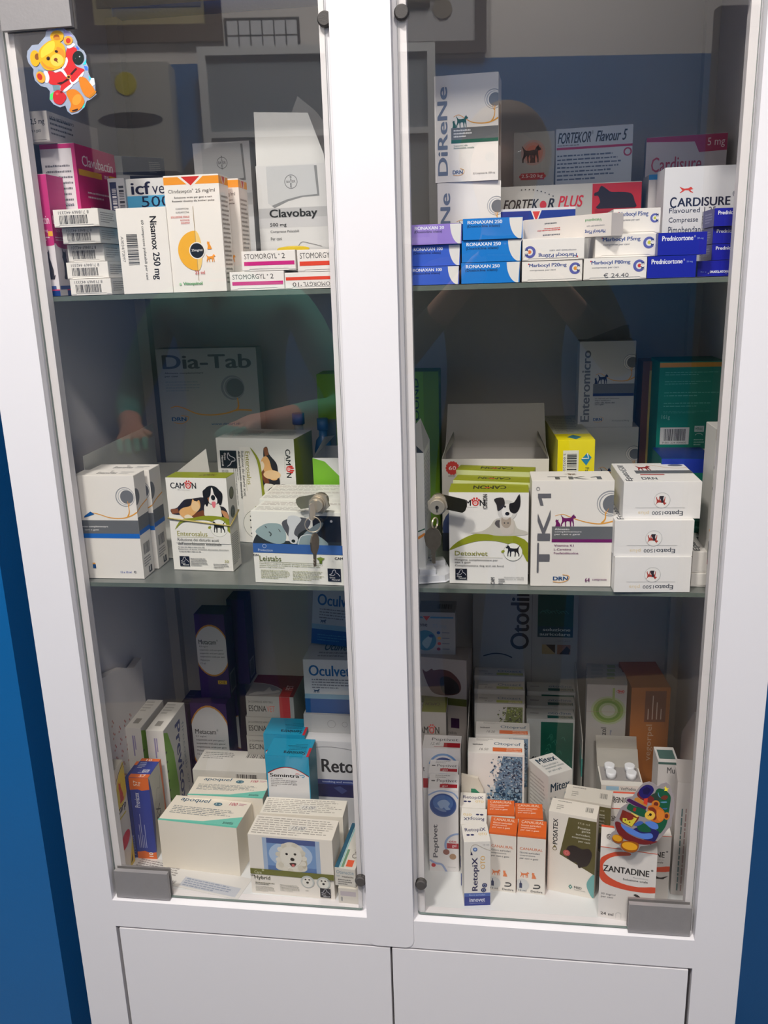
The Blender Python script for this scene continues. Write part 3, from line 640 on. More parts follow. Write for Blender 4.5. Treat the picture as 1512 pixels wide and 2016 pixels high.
# ================================================================== top shelf, left
P = carton('clavu_small', 'narrow pink and white box at the left edge, cat silhouette at its foot', col=(222, 216, 220))
for fc in ('F', 'R'):
    P.face(fc); P.rect(0, .44, 1, 1, (190, 52, 118)); P.ell(.6, .44, .5, .14, (190, 52, 118), 20)
    P.tx('bactin', .08, .60, .86, .67, (236, 214, 226), 1); P.tx('125 mg', .2, .53, .7, .56, (236, 214, 226)); P.rect(.7, .50, .98, .54, (226, 170, 60))
    P.greek(.1, .46, .9, .50, 2, (236, 214, 226)); P.shape(CAT, .25, .14, .85, .40, (60, 56, 60)); P.rect(.05, .055, .8, .085, (70, 92, 150)); P.rect(.45, .0, 1, .045, (24, 58, 128)); P.rect(.45, .045, 1, .055, (206, 60, 100))
done(P)
P = carton('clavu_big', 'large pink box behind the narrow pink one, white leaflet print on its front', col=(220, 214, 218))
P.face('F'); P.rect(0, .97, 1, 1, (190, 50, 114)); P.rect(.9, 0, 1, 1, (198, 66, 128)); P.greek(.1, .55, .86, .88, 9, (120, 116, 122), .35, 5); P.tx('SOMMINISTRAZIONE', .1, .60, .8, .615, (90, 96, 120), 1)
P.tx('LA CONSERVAZIONE', .3, .44, .9, .455, (90, 86, 96), 1); P.greek(.2, .15, .86, .42, 6, (150, 146, 150), .35, 6)
P.face('R'); P.rect(0, .34, 1, 1, (196, 40, 110)); P.ell(.62, .34, .42, .16, W_, 24)
P.tx('Clavubactin', .14, .865, .92, .935, (240, 226, 232), 1); P.rect(.04, .80, .60, .84, (226, 168, 50)); P.rect(.80, .80, .98, .84, (226, 168, 50)); P.tx('mg', .66, .80, .78, .835, (240, 226, 232), 1)
P.greek(.2, .65, .84, .71, 2, (236, 210, 222), .4, 3); P.greek(.24, .55, .76, .61, 2, (236, 210, 222), .4, 4)
P.rect(.06, .395, .40, .46, (222, 160, 40)); P.rect(.21, .395, .23, .46, (196, 40, 110))
P.tx('or', .05, .05, .22, .08, (70, 84, 120)); P.rect(.45, 0, 1, .075, (22, 56, 126)); P.rect(.40, .075, 1, .09, (214, 58, 96))
done(P)
P = carton('amoxi_flat', 'small white box lying on top of the large pink box', col=(214, 208, 204), flap=.003)
P.face('F'); P.tx('62,5 mg', .12, .52, .86, .76, BK, 1); P.tx('cani e gatti', .12, .28, .66, .42, (90, 90, 90), 1)
P.face('R', off=.00006); P.greek(.04, .22, .48, .86, 4, (110, 106, 104), .42, 8); P.tx('USO VETERINARIO', .04, .76, .5, .86, (80, 78, 78), 1)
done(P)
pos = ['lowest', 'second from the bottom', 'middle one', 'second from the top', 'topmost']
for i in range(5):
    P = carton('bar%d' % i, 'small white box with a barcode end, %s of the five stacked left' % pos[i], 'barcode boxes stacked on the top shelf', flap=.006, col=(232, 228, 222) if i in (0, 1, 4) else (206, 204, 200))
    P.face('F'); P.bars(.13, .16, .76, .66, n=30, seed=5); P.tx('8 718469 442331', .12, .72, .80, .90, (80, 80, 84), 0, 180)
    P.face('R', off=.00006); P.greek(.06, .2, .5, .85, 5, (150, 144, 138), .4, i+2)
    done(P)
P = carton('nisamox', 'white box with bold upright print and a barcode turned sideways', col=(234, 230, 224))
P.face('F'); P.tx('Nisamox 250 mg', .62, .16, .80, .90, BK, 2, 270); P.tx('60 compresse palatabili per cani', .47, .16, .54, .86, (70, 70, 70), 1, 270)
P.bars(.16, .34, .38, .71, (80, 80, 80), 24, False); P.tx('A3034/72097', .045, .38, .10, .68, (130, 130, 130), 0, 270)
topface(P); done(P)
def clinda(P):
    o = (238, 152, 44)
    for fc in ('F', 'R'):
        P.face(fc); P.rect(0, .925, 1, .99, o); P.poly([(.26, .99), (.72, .99), (.49, .895)], W_); P.poly([(.32, .99), (.66, .99), (.49, .915)], (204, 46, 44))
        if fc == 'F':
            P.tx('Clindaseptin', .07, .845, .50, .885, BK, 0); P.tx('®', .505, .875, .53, .888, BK, 0); P.tx('25 mg/ml', .57, .845, .92, .885, BK, 0); P.tx('Soluzione orale per gatti e cani', .17, .805, .86, .825, (60, 56, 56), 1); P.tx('Roztwór doustny dla kotów i psów', .13, .775, .90, .795, (60, 56, 56), 1)
            P.tx('CLINDAMYCINA', .18, .715, .42, .73, (110, 106, 106)); P.tx('KLINDAMYCYNA', .18, .685, .42, .70, (110, 106, 106))
            P.tx('SOLUZIONE ORALE', .08, .645, .42, .662, (206, 66, 52), 1); P.tx('ROZTWÓR', .25, .618, .42, .635, (206, 66, 52), 1); P.tx('DOUSTNY', .26, .592, .42, .61, (206, 66, 52), 1)
            n = 24
            P.poly([(.50 + .34*math.cos(t)*1.0, .36 + .34*P.W/P.H*math.sin(t)) for t in [math.pi/2 + math.pi*i/n for i in range(n+1)]], (240, 176, 40))
            P.poly([(.50 + (.34)*math.cos(t)*.30, .36 + .34*P.W/P.H*math.sin(t)) for t in [-math.pi/2 + math.pi*i/n for i in range(n+1)]], (242, 204, 120))
            P.rect(.495, .10, .503, .74, (150, 130, 90)); P.ell(.51, .36, .145, .145, (236, 232, 226)); P.ell(.51, .36, .128, .128, (24, 24, 24)); P.tx('25mg/ml', .41, .348, .61, .375, (240, 240, 240), 1)
            P.shape(CAT, .68, .37, .79, .44, o); P.shape(DOG, .67, .26, .84, .33, o, True); P.tx('22 ml', .44, .155, .62, .185, (200, 60, 56), 1); P.tx('Vétoquinol', .20, .055, .56, .09, (60, 150, 84), 2); P.ell(.15, .073, .022, .022, (170, 210, 170), 10)
        else: P.greek(.12, .06, .9, .84, 20, (150, 144, 138), .45, 6)
P = carton('clinda1', 'tall white box with orange half disc and black dot, in front', 'orange banded drops boxes', col=(236, 232, 226)); clinda(P); done(P)
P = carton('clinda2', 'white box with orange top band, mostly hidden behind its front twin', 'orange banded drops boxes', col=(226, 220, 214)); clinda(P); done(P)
def stomo(P, n, c, up=False):
    P.face('F', 180 if up else 0); P.tx('STOMORGYL', .05, .60, .66, .86, (70, 66, 66)); P.ell(.70, .80, .012, .012, (110, 110, 110), 8); P.tx(n, .75 if len(n) < 2 else .74, .60, .81 if len(n) < 2 else .86, .86, (70, 66, 66)); P.rect(.04, .27, .98, .47, c)
    topface(P); P.greek(.1, .3, .9, .8, 4, (160, 156, 152))
for k, n, c, up, lb in (('stomo1', '2', (204, 40, 130), False, 'small white box with magenta stripe, lower one of the pair'), ('stomo2', '10', (226, 72, 48), True, 'small white box with red stripe standing upside down at the post'),
                       ('stomo3', '2', (204, 40, 130), False, 'small white box with magenta stripe, upper one of the pair'), ('stomo4', '20', (226, 72, 48), False, 'small white box with red stripe, upright, on the upside-down one')):
    P = carton(k, lb, 'striped tablet boxes by the post', flap=.008, col=(236, 232, 228)); stomo(P, n, c, up); done(P)
def bay(P, full=True):
    P.face('F'); P.rect(0, .58, 1, .66, (176, 176, 178)); P.rect(0, .50, 1, .58, (192, 192, 194))
    P.poly([(.20, .985), (.88, .985), (.90, .745), (.66, .74), (.44, .71), (.24, .66), (.20, .68)], (128, 130, 132)); P.poly([(.15, .992), (.84, .992), (.87, .76), (.62, .75), (.42, .725), (.20, .68), (.15, .70)], (190, 192, 194))
    P.ring(.50, .865, .09, .008, (90, 90, 94)); P.tx('BAYER', .435, .857, .565, .875, (80, 80, 84), 1)
    for i, c in enumerate('BA ER'):
        if c != ' ': P.tx(c, .488, .895 - .019*i, .512, .911 - .019*i, (80, 80, 84), 1)
    P.tx('Clavobay', .16, .565, .86, .65, (14, 14, 14), 2)
def bay2(P):
    P.tx('500 mg', .16, .505, .40, .54, BK, 1); P.tx('Compresse Palatabili', .16, .455, .58, .48, (60, 60, 60), 0); P.tx('Per cani', .16, .40, .32, .425, (60, 60, 60), 0)
P = carton('clavobay1', 'opened white box with raised flap, grey panel and bold black name, near the post', col=(206, 206, 206)); bay(P); bay2(P)
P.ell(.48, .325, .24, .04, (220, 190, 40)); P.line([(.56, .35), (.62, .38), (.74, .365), (.90, .34)], .006, (90, 90, 90)); done(P)
bm = bmesh.new(); w_, h_ = P.w, P.h           # torn flap standing up from the open lid
addprism(bm, [(-w_/2+.001, h_), (w_/2, h_), (w_/2-.001, h_+.010), (w_/2-.018, h_+.056), (-w_/2+.002, h_+.060)], -P.d/2, -P.d/2+.0006)
link('raised_flap', bm, card((212, 212, 210)), P.root)
bm = bmesh.new(); addprism(bm, [(-w_/2+.018, h_), (w_/2+.004, h_), (w_/2+.004, h_+.036), (w_/2-.018, h_+.066), (w_/2-.040, h_+.084), (-w_/2+.034, h_+.060)], P.d/2-.001, P.d/2)
link('back_flap', bm, card((190, 188, 184)), P.root)
P = carton('clavobay2', 'closed white and grey box with round cross emblem, standing behind the orange-banded boxes', col=(204, 204, 206)); bay(P); done(P)
P = carton('box_dark', 'dark blue and white box standing at the back left', col=(196, 198, 202)); P.rect(.3, 0, 1, 1, (60, 70, 96)); done(P)
P = carton('box_grey', 'flat dark box lying on the box at the back left', col=(176, 180, 184)); P.rect(.24, .05, 1, 1, (70, 80, 104)); P.greek(.72, .2, .94, .8, 6, (160, 164, 170), .4); done(P)
P = carton('icf', 'white and light blue box with large dark lettering behind the plain box', col=(214, 214, 214))
P.rect(0, 0, 1, .855, (80, 164, 206)); P.tx('icf', .10, .865, .52, .975, (22, 26, 58), 2); P.tx('vet', .55, .865, .92, .945, (22, 26, 58)); P.tx('500', .30, .755, .92, .85, (22, 26, 58)); P.greek(.1, .2, .8, .5, 6, (40, 70, 110)); done(P)
P = carton('barc_side', 'narrow grey box with barcode on its side, beside the light blue one', col=(170, 172, 178))
P.rect(.1, .5, .5, .97, (44, 52, 84)); P.bars(.2, .62, .45, .92, (200, 200, 204), 16, False); P.bars(.62, .55, .92, .95, (60, 62, 70), 18, False); done(P)

# ================================================================== top shelf, right
P = carton('direne1', 'white box with sideways grey name, lower one of the stacked pair on the top shelf', 'disc-and-swoosh boxes, top shelf'); drn(P, (20, 92, 74), 'DiReNe', (112, 124, 146)); done(P)
P = carton('direne2', 'white box with sideways grey name and green stripe, upper one of the stacked pair', 'disc-and-swoosh boxes, top shelf'); drn(P, (20, 92, 74), 'DiReNe', (112, 124, 146))
P.greek(.30, .415, .62, .50, 3, (214, 214, 214), .5); P.tx('Supporto alla', .30, .335, .52, .35, (24, 96, 80), 1); P.tx('funzionalità renale', .30, .315, .62, .33, (24, 96, 80), 1); P.tx('32 Compresse da 1200 mg', .60, .06, .95, .082, (70, 70, 76)); P.face('R'); P.rect(.3, .35, .7, .75, (150, 120, 100)); done(P)
P = carton('fort_dog', 'grey box with a dog in a red glow and a red weight badge', col=(176, 176, 172)); P.k = .56
for r_, c in ((.30, (190, 160, 150)), (.24, (204, 140, 124)), (.17, (210, 120, 100))): P.ell(.48, .76, r_, r_, c)
P.shape(DOG, .20, .64, .68, .86, (44, 26, 26), True); P.shape(CAT, .36, .64, .54, .74, (70, 40, 38)); P.rect(.18, .44, .76, .52, (180, 40, 52)); P.ell(.18, .48, .04, .04, (180, 40, 52), 14); P.ell(.76, .48, .04, .04, (180, 40, 52), 14)
P.tx('2.5-20 kg', .20, .455, .72, .505, (236, 226, 224), 1); P.tx('NOVARTIS', .26, .345, .76, .375, (90, 90, 94), 0); P.ring(.17, .36, .035, .01, (90, 90, 94)); P.greek(.2, .05, .8, .3, 4, (140, 140, 140)); done(P)
P = carton('fort_fl', 'white box with slanted black heading and magenta line at the back', col=(196, 202, 212))
P.tx('FORTEKOR', .02, .905, .46, .975, (34, 30, 34), 2, 0, .35); P.tx('®', .465, .955, .49, .98, (34, 30, 34)); P.tx('Flavour 5', .52, .905, .93, .975, (34, 30, 34), 2, 0, .35); P.rect(.01, .865, 1, .880, (176, 30, 84)); P.greek(.02, .885, .5, .90, 1, (130, 130, 140)); P.greek(.02, .66, .86, .84, 7, (90, 100, 124), .4, 4); P.greek(.02, .44, .9, .64, 6, (130, 136, 150), .4, 9); P.ring(.94, .83, .045, .018, (176, 40, 80)); done(P)
P = carton('fort_plus', 'long grey box with black and red heading and a red panel with a sitting dog', col=(180, 178, 174))
P.rect(.66, .60, 1, .995, (186, 28, 34)); P.tx('FORTEK', .03, .755, .285, .865, (26, 22, 26), 2, 0, .3); P.tx('R', .345, .755, .395, .865, (26, 22, 26), 2, 0, .3); P.ell(.315, .80, .024, .028, (190, 40, 44)); P.tx('PLUS', .42, .765, .60, .885, (196, 30, 40), 2, 0, .3)
for i in range(9): P.ell(.16 + .028*i, .965 - .0016*(i-1)**2, .005, .004, (40, 36, 40), 8)
P.poly([(.675,.90),(.70,.915),(.72,.97),(.76,.935),(.79,.905),(.86,.90),(.93,.88),(.955,.80),(.95,.73),(.70,.735),(.715,.80),(.70,.87),(.675,.87)], (34, 20, 22), 3); P.rect(.68, .70, .96, .735, (160, 20, 28)); done(P)
P = carton('blueband', 'white box with dark blue band and small red triangle, behind the bright blue box', col=(214, 214, 218))
P.rect(0, .84, 1, .97, (28, 52, 140)); P.poly([(.42, .97), (.56, .97), (.49, .78)], W_); P.poly([(.44, .96), (.54, .96), (.49, .82)], (214, 60, 44)); topface(P); P.rect(0, .2, 1, .8, (222, 222, 224)); done(P)
def ronax(P, n, c, cut=0):
    P.face('F'); P.rect(0, 0, 1, 1, c)
    P.poly([(.98+.20*math.cos(t), .98 + 1.0*math.sin(t)) for t in [math.pi + .5*math.pi*i/10 for i in range(11)]] + [(1, .98)], (226, 224, 220)); P.tx('RONAXAN ' + n, .08, .74, .66, .90, (236, 240, 248), 2); P.tx('(Doxiciclina iclato)', .07, .54, .62, .70, (20, 26, 60), 1)
    P.rect(0, -.0, .10, .04, c); topface(P); P.rect(0, 0, 1, 1, c)
nm = ['bottom', 'middle', 'top']
for i, n in enumerate(('100', '100', '20')):
    P = carton('ronl%d' % i, ('lilac' if i == 2 else 'royal blue') + ' box, %s of the stack next to the centre post, top shelf' % nm[i], 'coloured tablet boxes stacked by the post', flap=.006, col=(60, 96, 196) if i < 2 else (150, 128, 204)); ronax(P, n, (56, 94, 200) if i < 2 else (148, 124, 206)); done(P)
for i in range(3):
    P = carton('ronr%d' % i, 'bright blue box with white bold name, %s of a stack of three' % nm[i], 'bright blue tablet boxes', flap=.006, col=(20, 120, 204)); ronax(P, '250', (14, 122, 208)); done(P)
def marb(P, n, up=False, ctr=(206, 60, 50), off=None):
    P.face('F', 180 if up else 0); P.tx('Marbocyl P' + n + 'mg', .12, .66, .74, .88, (40, 70, 140), 2); P.ell(.11, .86, .012, .012, RED, 8); P.tx('compresse per cani', .13, .50, .56, .60, (120, 122, 130), 1)
    P.ell(.88, .60, .095, .095, (90, 96, 170), 24); P.ell(.885, .60, .055, .055, (226, 226, 222), 20); P.ell(.885, .60, .030, .030, ctr, 14); P.poly([(.90, .60), (1.0, .90), (1.0, .30)], (232, 228, 222)); P.shape(DOG, .905, .64, .965, .80, (30, 50, 110)); P.shape(DOG, .905, .42, .965, .58, (30, 50, 110))
    topface(P); P.greek(.1, .2, .9, .8, 4, (170, 168, 164))
P = carton('marl0', 'white box with blue name and a blue ring, right way up below the inverted one', 'white blue-lettered tablet boxes', flap=.006, col=(234, 230, 224)); marb(P, '20', ctr=(226, 150, 50)); done(P)
P = carton('marl1', 'white blue-lettered box standing upside down in the stack', 'white blue-lettered tablet boxes', flap=.006, col=(234, 230, 224)); marb(P, '20', True, (226, 120, 60)); done(P)
P = carton('marr0', 'white blue-lettered box with a price stamped on it', 'white blue-lettered tablet boxes', flap=.006, col=(234, 230, 224)); marb(P, '80'); P.face('F', off=.0008); P.tx('€ 24.40', .32, .10, .72, .30, (110, 108, 108)); done(P)
P = carton('marr1', 'white blue-lettered box lying on the priced box', 'white blue-lettered tablet boxes', flap=.006, col=(228, 224, 218)); marb(P, '5', ctr=(200, 200, 60)); done(P)
P = carton('marr2', 'topmost white blue-lettered box, right of the slanted long one', 'white blue-lettered tablet boxes', flap=.005, col=(228, 224, 218)); marb(P, '5', ctr=(200, 200, 60)); done(P)
P = carton('marlong', 'long white box lying aslant on the stack, green and red small print upside down', col=(226, 218, 210))
P.face('F', 180); P.tx('Marbocyl P5mg', .06, .66, .28, .86, (40, 70, 140), 2); P.tx('compresse per cani', .07, .46, .26, .56, (120, 122, 130)); P.tx('Vetoquinol', .10, .16, .28, .32, (84, 160, 90), 1); P.greek(.56, .72, .9, .84, 1, (120, 120, 124)); P.greek(.56, .44, .88, .60, 2, (200, 70, 56)); P.greek(.6, .18, .84, .30, 1, (120, 120, 120)); done(P)
def predn(P, n, up=False):
    P.face('F', 180 if up else 0); P.rect(0, 0, 1, 1, (18, 26, 160)); P.tx('Prednicortone', .08, .64, .72, .86, (236, 238, 246), 2); P.tx('®', .735, .76, .765, .86, (220, 224, 240)); P.tx(n + ' mg', .80, .66, .93, .76, (140, 160, 220), 1)
    P.face('L', off=.00006); P.rect(.0, 0, .12, 1, (206, 206, 214)); P.rect(.12, 0, 1, 1, (84, 86, 150)); P.bars(.02, .2, .11, .8, (60, 60, 70), 8, False); P.greek(.3, .2, .9, .8, 4, (150, 154, 200)); topface(P); P.rect(0, 0, 1, 1, (60, 66, 150))
P = carton('pred0', 'deep blue box with white name, lower one of the front pair', 'deep blue tablet boxes', flap=.005, col=(30, 36, 150)); predn(P, '20'); done(P)
P = carton('pred1', 'deep blue box with white name, upper one of the front pair', 'deep blue tablet boxes', flap=.005, col=(30, 36, 150)); predn(P, '20'); done(P)
for i in range(4):
    P = carton('predr%d' % i, 'deep blue box in the right-hand stack, ' + ('at the bottom, printed upside down', 'second from the bottom', 'third from the bottom', 'on top')[i], 'deep blue tablet boxes', flap=.004, col=(40, 44, 150)); predn(P, '5', i == 0); done(P)
P = carton('cardisure1', 'white box with a leaping red dog above a navy heading', col=(222, 222, 224))
P.shape(RUN, .20, .755, .38, .84, (214, 66, 48), True); P.tx('C', .085, .635, .17, .735, (30, 34, 62), 2); P.tx('ARDISURE', .18, .645, .86, .725, (30, 34, 62), 2); P.tx('®', .88, .72, .93, .77, (60, 66, 100)); P.tx('Flavoured 1,25 mg', .08, .575, .84, .635, (50, 54, 76), 0); P.tx('Compresse', .08, .49, .46, .55, (50, 54, 76), 0); P.tx('Pimobendan', .08, .405, .50, .465, (50, 54, 76), 0)
P.rect(.93, .86, 1, .98, (204, 176, 80)); done(P)
P = carton('cardisure5', 'white box with plum-red top band, behind the leaping-dog box', col=(196, 190, 196))
P.poly([(0, 1), (1, 1), (1, .885), (.66, .88), (.60, .955), (0, .97)], (166, 34, 88)); P.tx('5 mg', .76, .905, .97, .975, (226, 204, 212)); P.tx('Cardisure', .07, .755, .70, .86, (168, 40, 62), 1); P.tx('Flavoured', .07, .66, .5, .72, (90, 90, 100)); done(P)
P = carton('card_mid', 'narrow white box with a thin blue top edge between the two heading boxes', col=(196, 190, 190)); P.rect(0, .95, 1, 1, (40, 120, 180)); P.tx('C', .3, .62, .7, .76, (190, 40, 50), 1); P.tx('P', .3, .42, .7, .54, (190, 40, 50), 1); done(P)
# ================================================================== middle shelf, left
for i, lb in ((1, 'white box with blue stripe and ochre line, front one at the left edge, middle shelf'), (2, 'white box with blue stripe and ochre line, just behind its twin at the left')):
    P = carton('enterof%d' % i, lb, 'blue-striped swoosh boxes', col=(232, 228, 222))
    B_ = (34, 104, 190)
    P.face('F'); P.ell(.83, .80, .155, .155, (150, 152, 156), 36); P.ell(.835, .80, .142, .142, (232, 228, 222), 36); P.ell(.84, .80, .128, .128, (186, 188, 190), 36); P.ell(.845, .80, .118, .118, (232, 228, 222), 36); P.ell(.86, .80, .108, .108, (112, 114, 118), 36)
    P.line([(.12, .60), (.22, .645), (.36, .635), (.55, .60), (.75, .595), (.9, .62), (1, .655)], .010, YOR, 6, .02); P.line([(.84, .61), (.875, .66), (.865, .76)], .026, YOR, 4, .008); P.line([(.868, .70), (.90, .745)], .01, YOR, 0)
    P.rect(0, .445, 1, .575, (104, 106, 108)); P.rect(0, .40, 1, .445, B_); P.tx('Alimento complementare', -.02, .50, .50, .525, (226, 226, 226), 1); P.tx('per cani e gatti', .02, .47, .34, .49, (226, 226, 226), 1)
    P.tx('12 x 10 ml', .62, .055, .80, .075, (60, 90, 180), 1); P.tx('e', .84, .055, .88, .08, (90, 90, 100)); P.rect(.17, .10, .22, .14, (24, 76, 132)); P.rect(.17, .14, .215, .155, YOR)
    P.poly([(.13, .615), (.24, .66), (.30, .635), (.13, .60)], (20, 90, 160))
    P.face('R'); P.rect(0, .47, 1, .60, (104, 106, 108)); P.rect(0, .425, 1, .47, B_); P.line([(0, .655), (.4, .69), (1, .72)], .05, YOR, 5); P.ell(.0, .80, .35, .33, (112, 114, 118), 24)
    P.bars(.2, .22, .8, .33, (110, 110, 110), 12); P.greek(.15, .10, .85, .2, 4, (150, 150, 150)); P.rect(.5, .02, .8, .085, (60, 60, 60)); P.rect(.58, .035, .66, .085, (220, 220, 220))
    topface(P); P.tx('EnteroFilus', .34, .30, .66, .62, (60, 60, 64), 1); P.tx('®', .50, .70, .54, .85, (90, 90, 94)); P.greek(.70, .3, .95, .7, 2, (190, 190, 190)); done(P)
def enteros(P, kx=1, x0=0):
    """front print with family logo, big dog and ginger cat, green arch"""
    W0 = P.W; P.X0 = x0*W0; P.KX = kx
    camon_logo(P, .07, .885, .50, .948)
    P.poly([(.04,.66),(.15,.68),(.28,.765),(.42,.78),(.62,.795),(.70,.72),(.92,.70),(.985,.63),(1,.55),(.80,.585),(.45,.57),(.30,.60),(.08,.61)], (42, 36, 44), 3)
    P.poly([(.04,.66),(.16,.672),(.18,.625),(.06,.612)], (140, 84, 50)); P.poly([(.40,.60),(.58,.66),(.60,.60),(.44,.565)], (120, 66, 38), 2)
    P.poly([(.18,.64),(.25,.68),(.38,.705),(.42,.775),(.47,.745),(.53,.765),(.54,.69),(.46,.63),(.38,.59),(.30,.56),(.21,.59)], (228, 176, 112), 3); P.ell(.46, .70, .07, .085, (236, 200, 150)); P.poly([(.26,.59),(.33,.61),(.41,.575),(.38,.555),(.28,.565)], (236, 222, 196), 3)
    P.poly([(.62,.72),(.72,.75),(.85,.72),(.88,.64),(.86,.585),(.62,.59),(.60,.66)], (236, 232, 220), 3)
    P.poly([(.88,.66),(.97,.64),(1.0,.57),(.93,.585)], (196, 140, 96), 3)
    P.ell(.755, .82, .145, .155, (28, 24, 30), 24, .2); P.poly([(.60,.86),(.62,.74),(.66,.70),(.70,.80),(.68,.88)], (28, 24, 30), 3); P.poly([(.84,.88),(.92,.84),(.90,.74),(.86,.72),(.82,.80)], (28, 24, 30), 3)
    P.poly([(.745,.895),(.765,.895),(.785,.83),(.83,.78),(.81,.73),(.70,.735),(.70,.79),(.73,.83)], (238, 234, 228), 3); P.poly([(.67,.79),(.70,.80),(.69,.75)], (160, 96, 50))
    P.ell(.765, .795, .035, .045, (26, 24, 28), 14); P.poly([(.74,.75),(.80,.75),(.79,.70),(.76,.685),(.74,.71)], (226, 120, 130), 3)
    P.X0, P.KX = 0, 1
    P.poly([(.08,.44),(.20,.515),(.38,.545),(.60,.555),(.80,.52),(.94,.46),(1,.42),(1,.56),(.85,.595),(.60,.60),(.40,.575),(.20,.55)], OLV, 4)
    P.poly([(.08,.44),(.14,.47),(.30,.53),(.45,.545),(.60,.548),(.80,.515),(.94,.455),(1,.415),(1,.30),(.08,.30)], (234, 232, 226), 0)
    leafdog(P, .82, .47, .145, True)
    P.X0 = x0*W0; P.KX = kx
    P.tx('Enterosalus', .115, .375, .62, .43, (152, 150, 60), 1); P.rect(.11, .362, .72, .366, (160, 160, 100))
    P.tx('Riduzione dei disturbi acuti', .11, .32, .80, .352, (60, 60, 62), 1); P.tx("dell'assorbimento intestinale", .11, .280, .84, .312, (60, 60, 62), 1); P.greek(.11, .250, .86, .264, 1, (140, 140, 140)); P.tx('Reduction of acute intestinal absorptive disorders', .11, .222, .95, .242, (90, 90, 92), 1); P.greek(.12, .200, .74, .216, 1, (150, 150, 150))
    P.X0, P.KX = 0, 1
    omega(P, .115, .045, .165); P.greek(.30, .05, .60, .14, 5, (140, 140, 140)); P.tx('30', .87, .095, .94, .125, (150, 150, 60)); P.greek(.68, .03, .96, .085, 3, (110, 110, 110), .4)
P = carton('enterosalus', 'white and olive box with a big dog and ginger cat, rubber band around it', 'dog-picture supplement boxes', col=(234, 232, 226), top=(140, 148, 40))
enteros(P); P.face('R'); P.ell(.45, .82, .26, .26, (74, 78, 70)); P.ell(.45, .82, .20, .20, (110, 112, 90)); P.ell(.45, .62, .26, .26, (110, 116, 116)); P.tx('12', .25, .58, .65, .66, (60, 80, 80), 1); P.greek(.1, .06, .9, .4, 16, (150, 154, 158), .4)
topface(P); P.tx('CAMON', .5, .3, .75, .7, (90, 70, 30), 1); done(P)
bm = bmesh.new(); e = .0012; w_, d_ = P.w/2+e, P.d/2+e; n = 6; path = []
zf = lambda x: .071 - (x + w_)*.10
for i in range(n+1): x = -w_ + 2*w_*i/n; path.append((x, -d_, zf(x)))
for i in range(1, 4): path.append((w_, -d_ + 2*d_*i/3, zf(w_) + .012*i/3))
for i in range(1, n+1): x = w_ - 2*w_*i/n; path.append((x, d_, zf(w_) + .012 + (zf(-w_)-zf(w_)-.012)*i/n))
for i in range(1, 3): path.append((-w_, d_ - 2*d_*i/3, zf(-w_)))
addtube(bm, path, .0011, n=6, closed=True)
o = link('rubber_band', bm, mat('rubber_band', (176, 160, 96), rough=.5, var=.1), smooth=True); o.matrix_world = P.root.matrix_basis.copy()
tag(o, 'pale tan rubber band stretched around the olive dog-picture box', 'rubber band')
P = carton('camon_side', 'dog-picture box lying on its side, olive lid facing right, behind the triple boxes', 'dog-picture supplement boxes', col=(226, 226, 222), side=(120, 130, 30))
P.face('F', 270); enteros(P, .62, .05); topface(P); P.greek(.15, .2, .5, .8, 5, (170, 172, 172)); P.greek(.55, .25, .92, .8, 6, (176, 176, 176)); done(P)
# open display tray holding it, with the tall header card box behind
t = tag(empty('display_tray', (-.30, .20, .5072)), 'open white cardboard display tray with slanting side wall', 'tray'); mt = card((196, 196, 190))
def tpart(nm, bm, m, root):
    o = link(nm, bm, m); o.parent = root; o.matrix_parent_inverse = Matrix.Translation(-root.location); return o
bm = bmesh.new()
for pts in ([(-.3995, .088, .5072), (-.3995, .325, .5072), (-.3985, .325, .664), (-.3985, .088, .660)],):
    A = [bm.verts.new(p) for p in pts]; Bq = [bm.verts.new((p[0]+.0008, p[1], p[2])) for p in pts]; bm.faces.new(A); bm.faces.new(Bq[::-1])
    for i in range(4): bm.faces.new((A[i], Bq[i], Bq[(i+1) % 4], A[(i+1) % 4]))
tpart('side_wall', bm, mt, t)
bm = bmesh.new(); addb(bm, -.398, -.262, .327, .3278, .5072, .600); tpart('back_wall', bm, mt, t)
bm = bmesh.new(); addb(bm, -.398, -.262, .13, .326, .5072, .508); tpart('tray_floor', bm, mt, t)
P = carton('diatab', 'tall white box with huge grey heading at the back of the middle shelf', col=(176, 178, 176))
P.k = .61; P.tx('Dia-Tab', .055, .815, .945, .945, (92, 94, 98), 2); P.tx('Alimento complementare', .07, .765, .46, .785, BK, 1); P.tx('per cani', .07, .735, .20, .755, BK, 1); P.greek(.07, .60, .46, .71, 4, (150, 162, 166), .35)
P.ell(.745, .635, .118, .118, (140, 142, 146), 36); P.ell(.755, .635, .104, .104, (176, 178, 176), 36); P.ell(.76, .635, .098, .098, (140, 142, 146), 36); P.ell(.768, .632, .088, .088, (108, 108, 112), 36)
P.line([(.10, .45), (.16, .465), (.24, .445), (.36, .395), (.50, .38), (.66, .395), (.78, .425), (.92, .42)], .008, YOR, 6, .016); P.line([(.765, .42), (.79, .46), (.785, .54)], .022, YOR, 4, .010)
P.tx('DRN', .10, .325, .25, .36, (20, 84, 134), 2); P.line([(.12,.31),(.20,.30),(.26,.33),(.27,.365),(.20,.375)], .006, YOR, 4); P.tx('www.drnsrl.it', .50, .285, .78, .305, (30, 90, 140), 1)
done(P)
P.root.location.x += .002
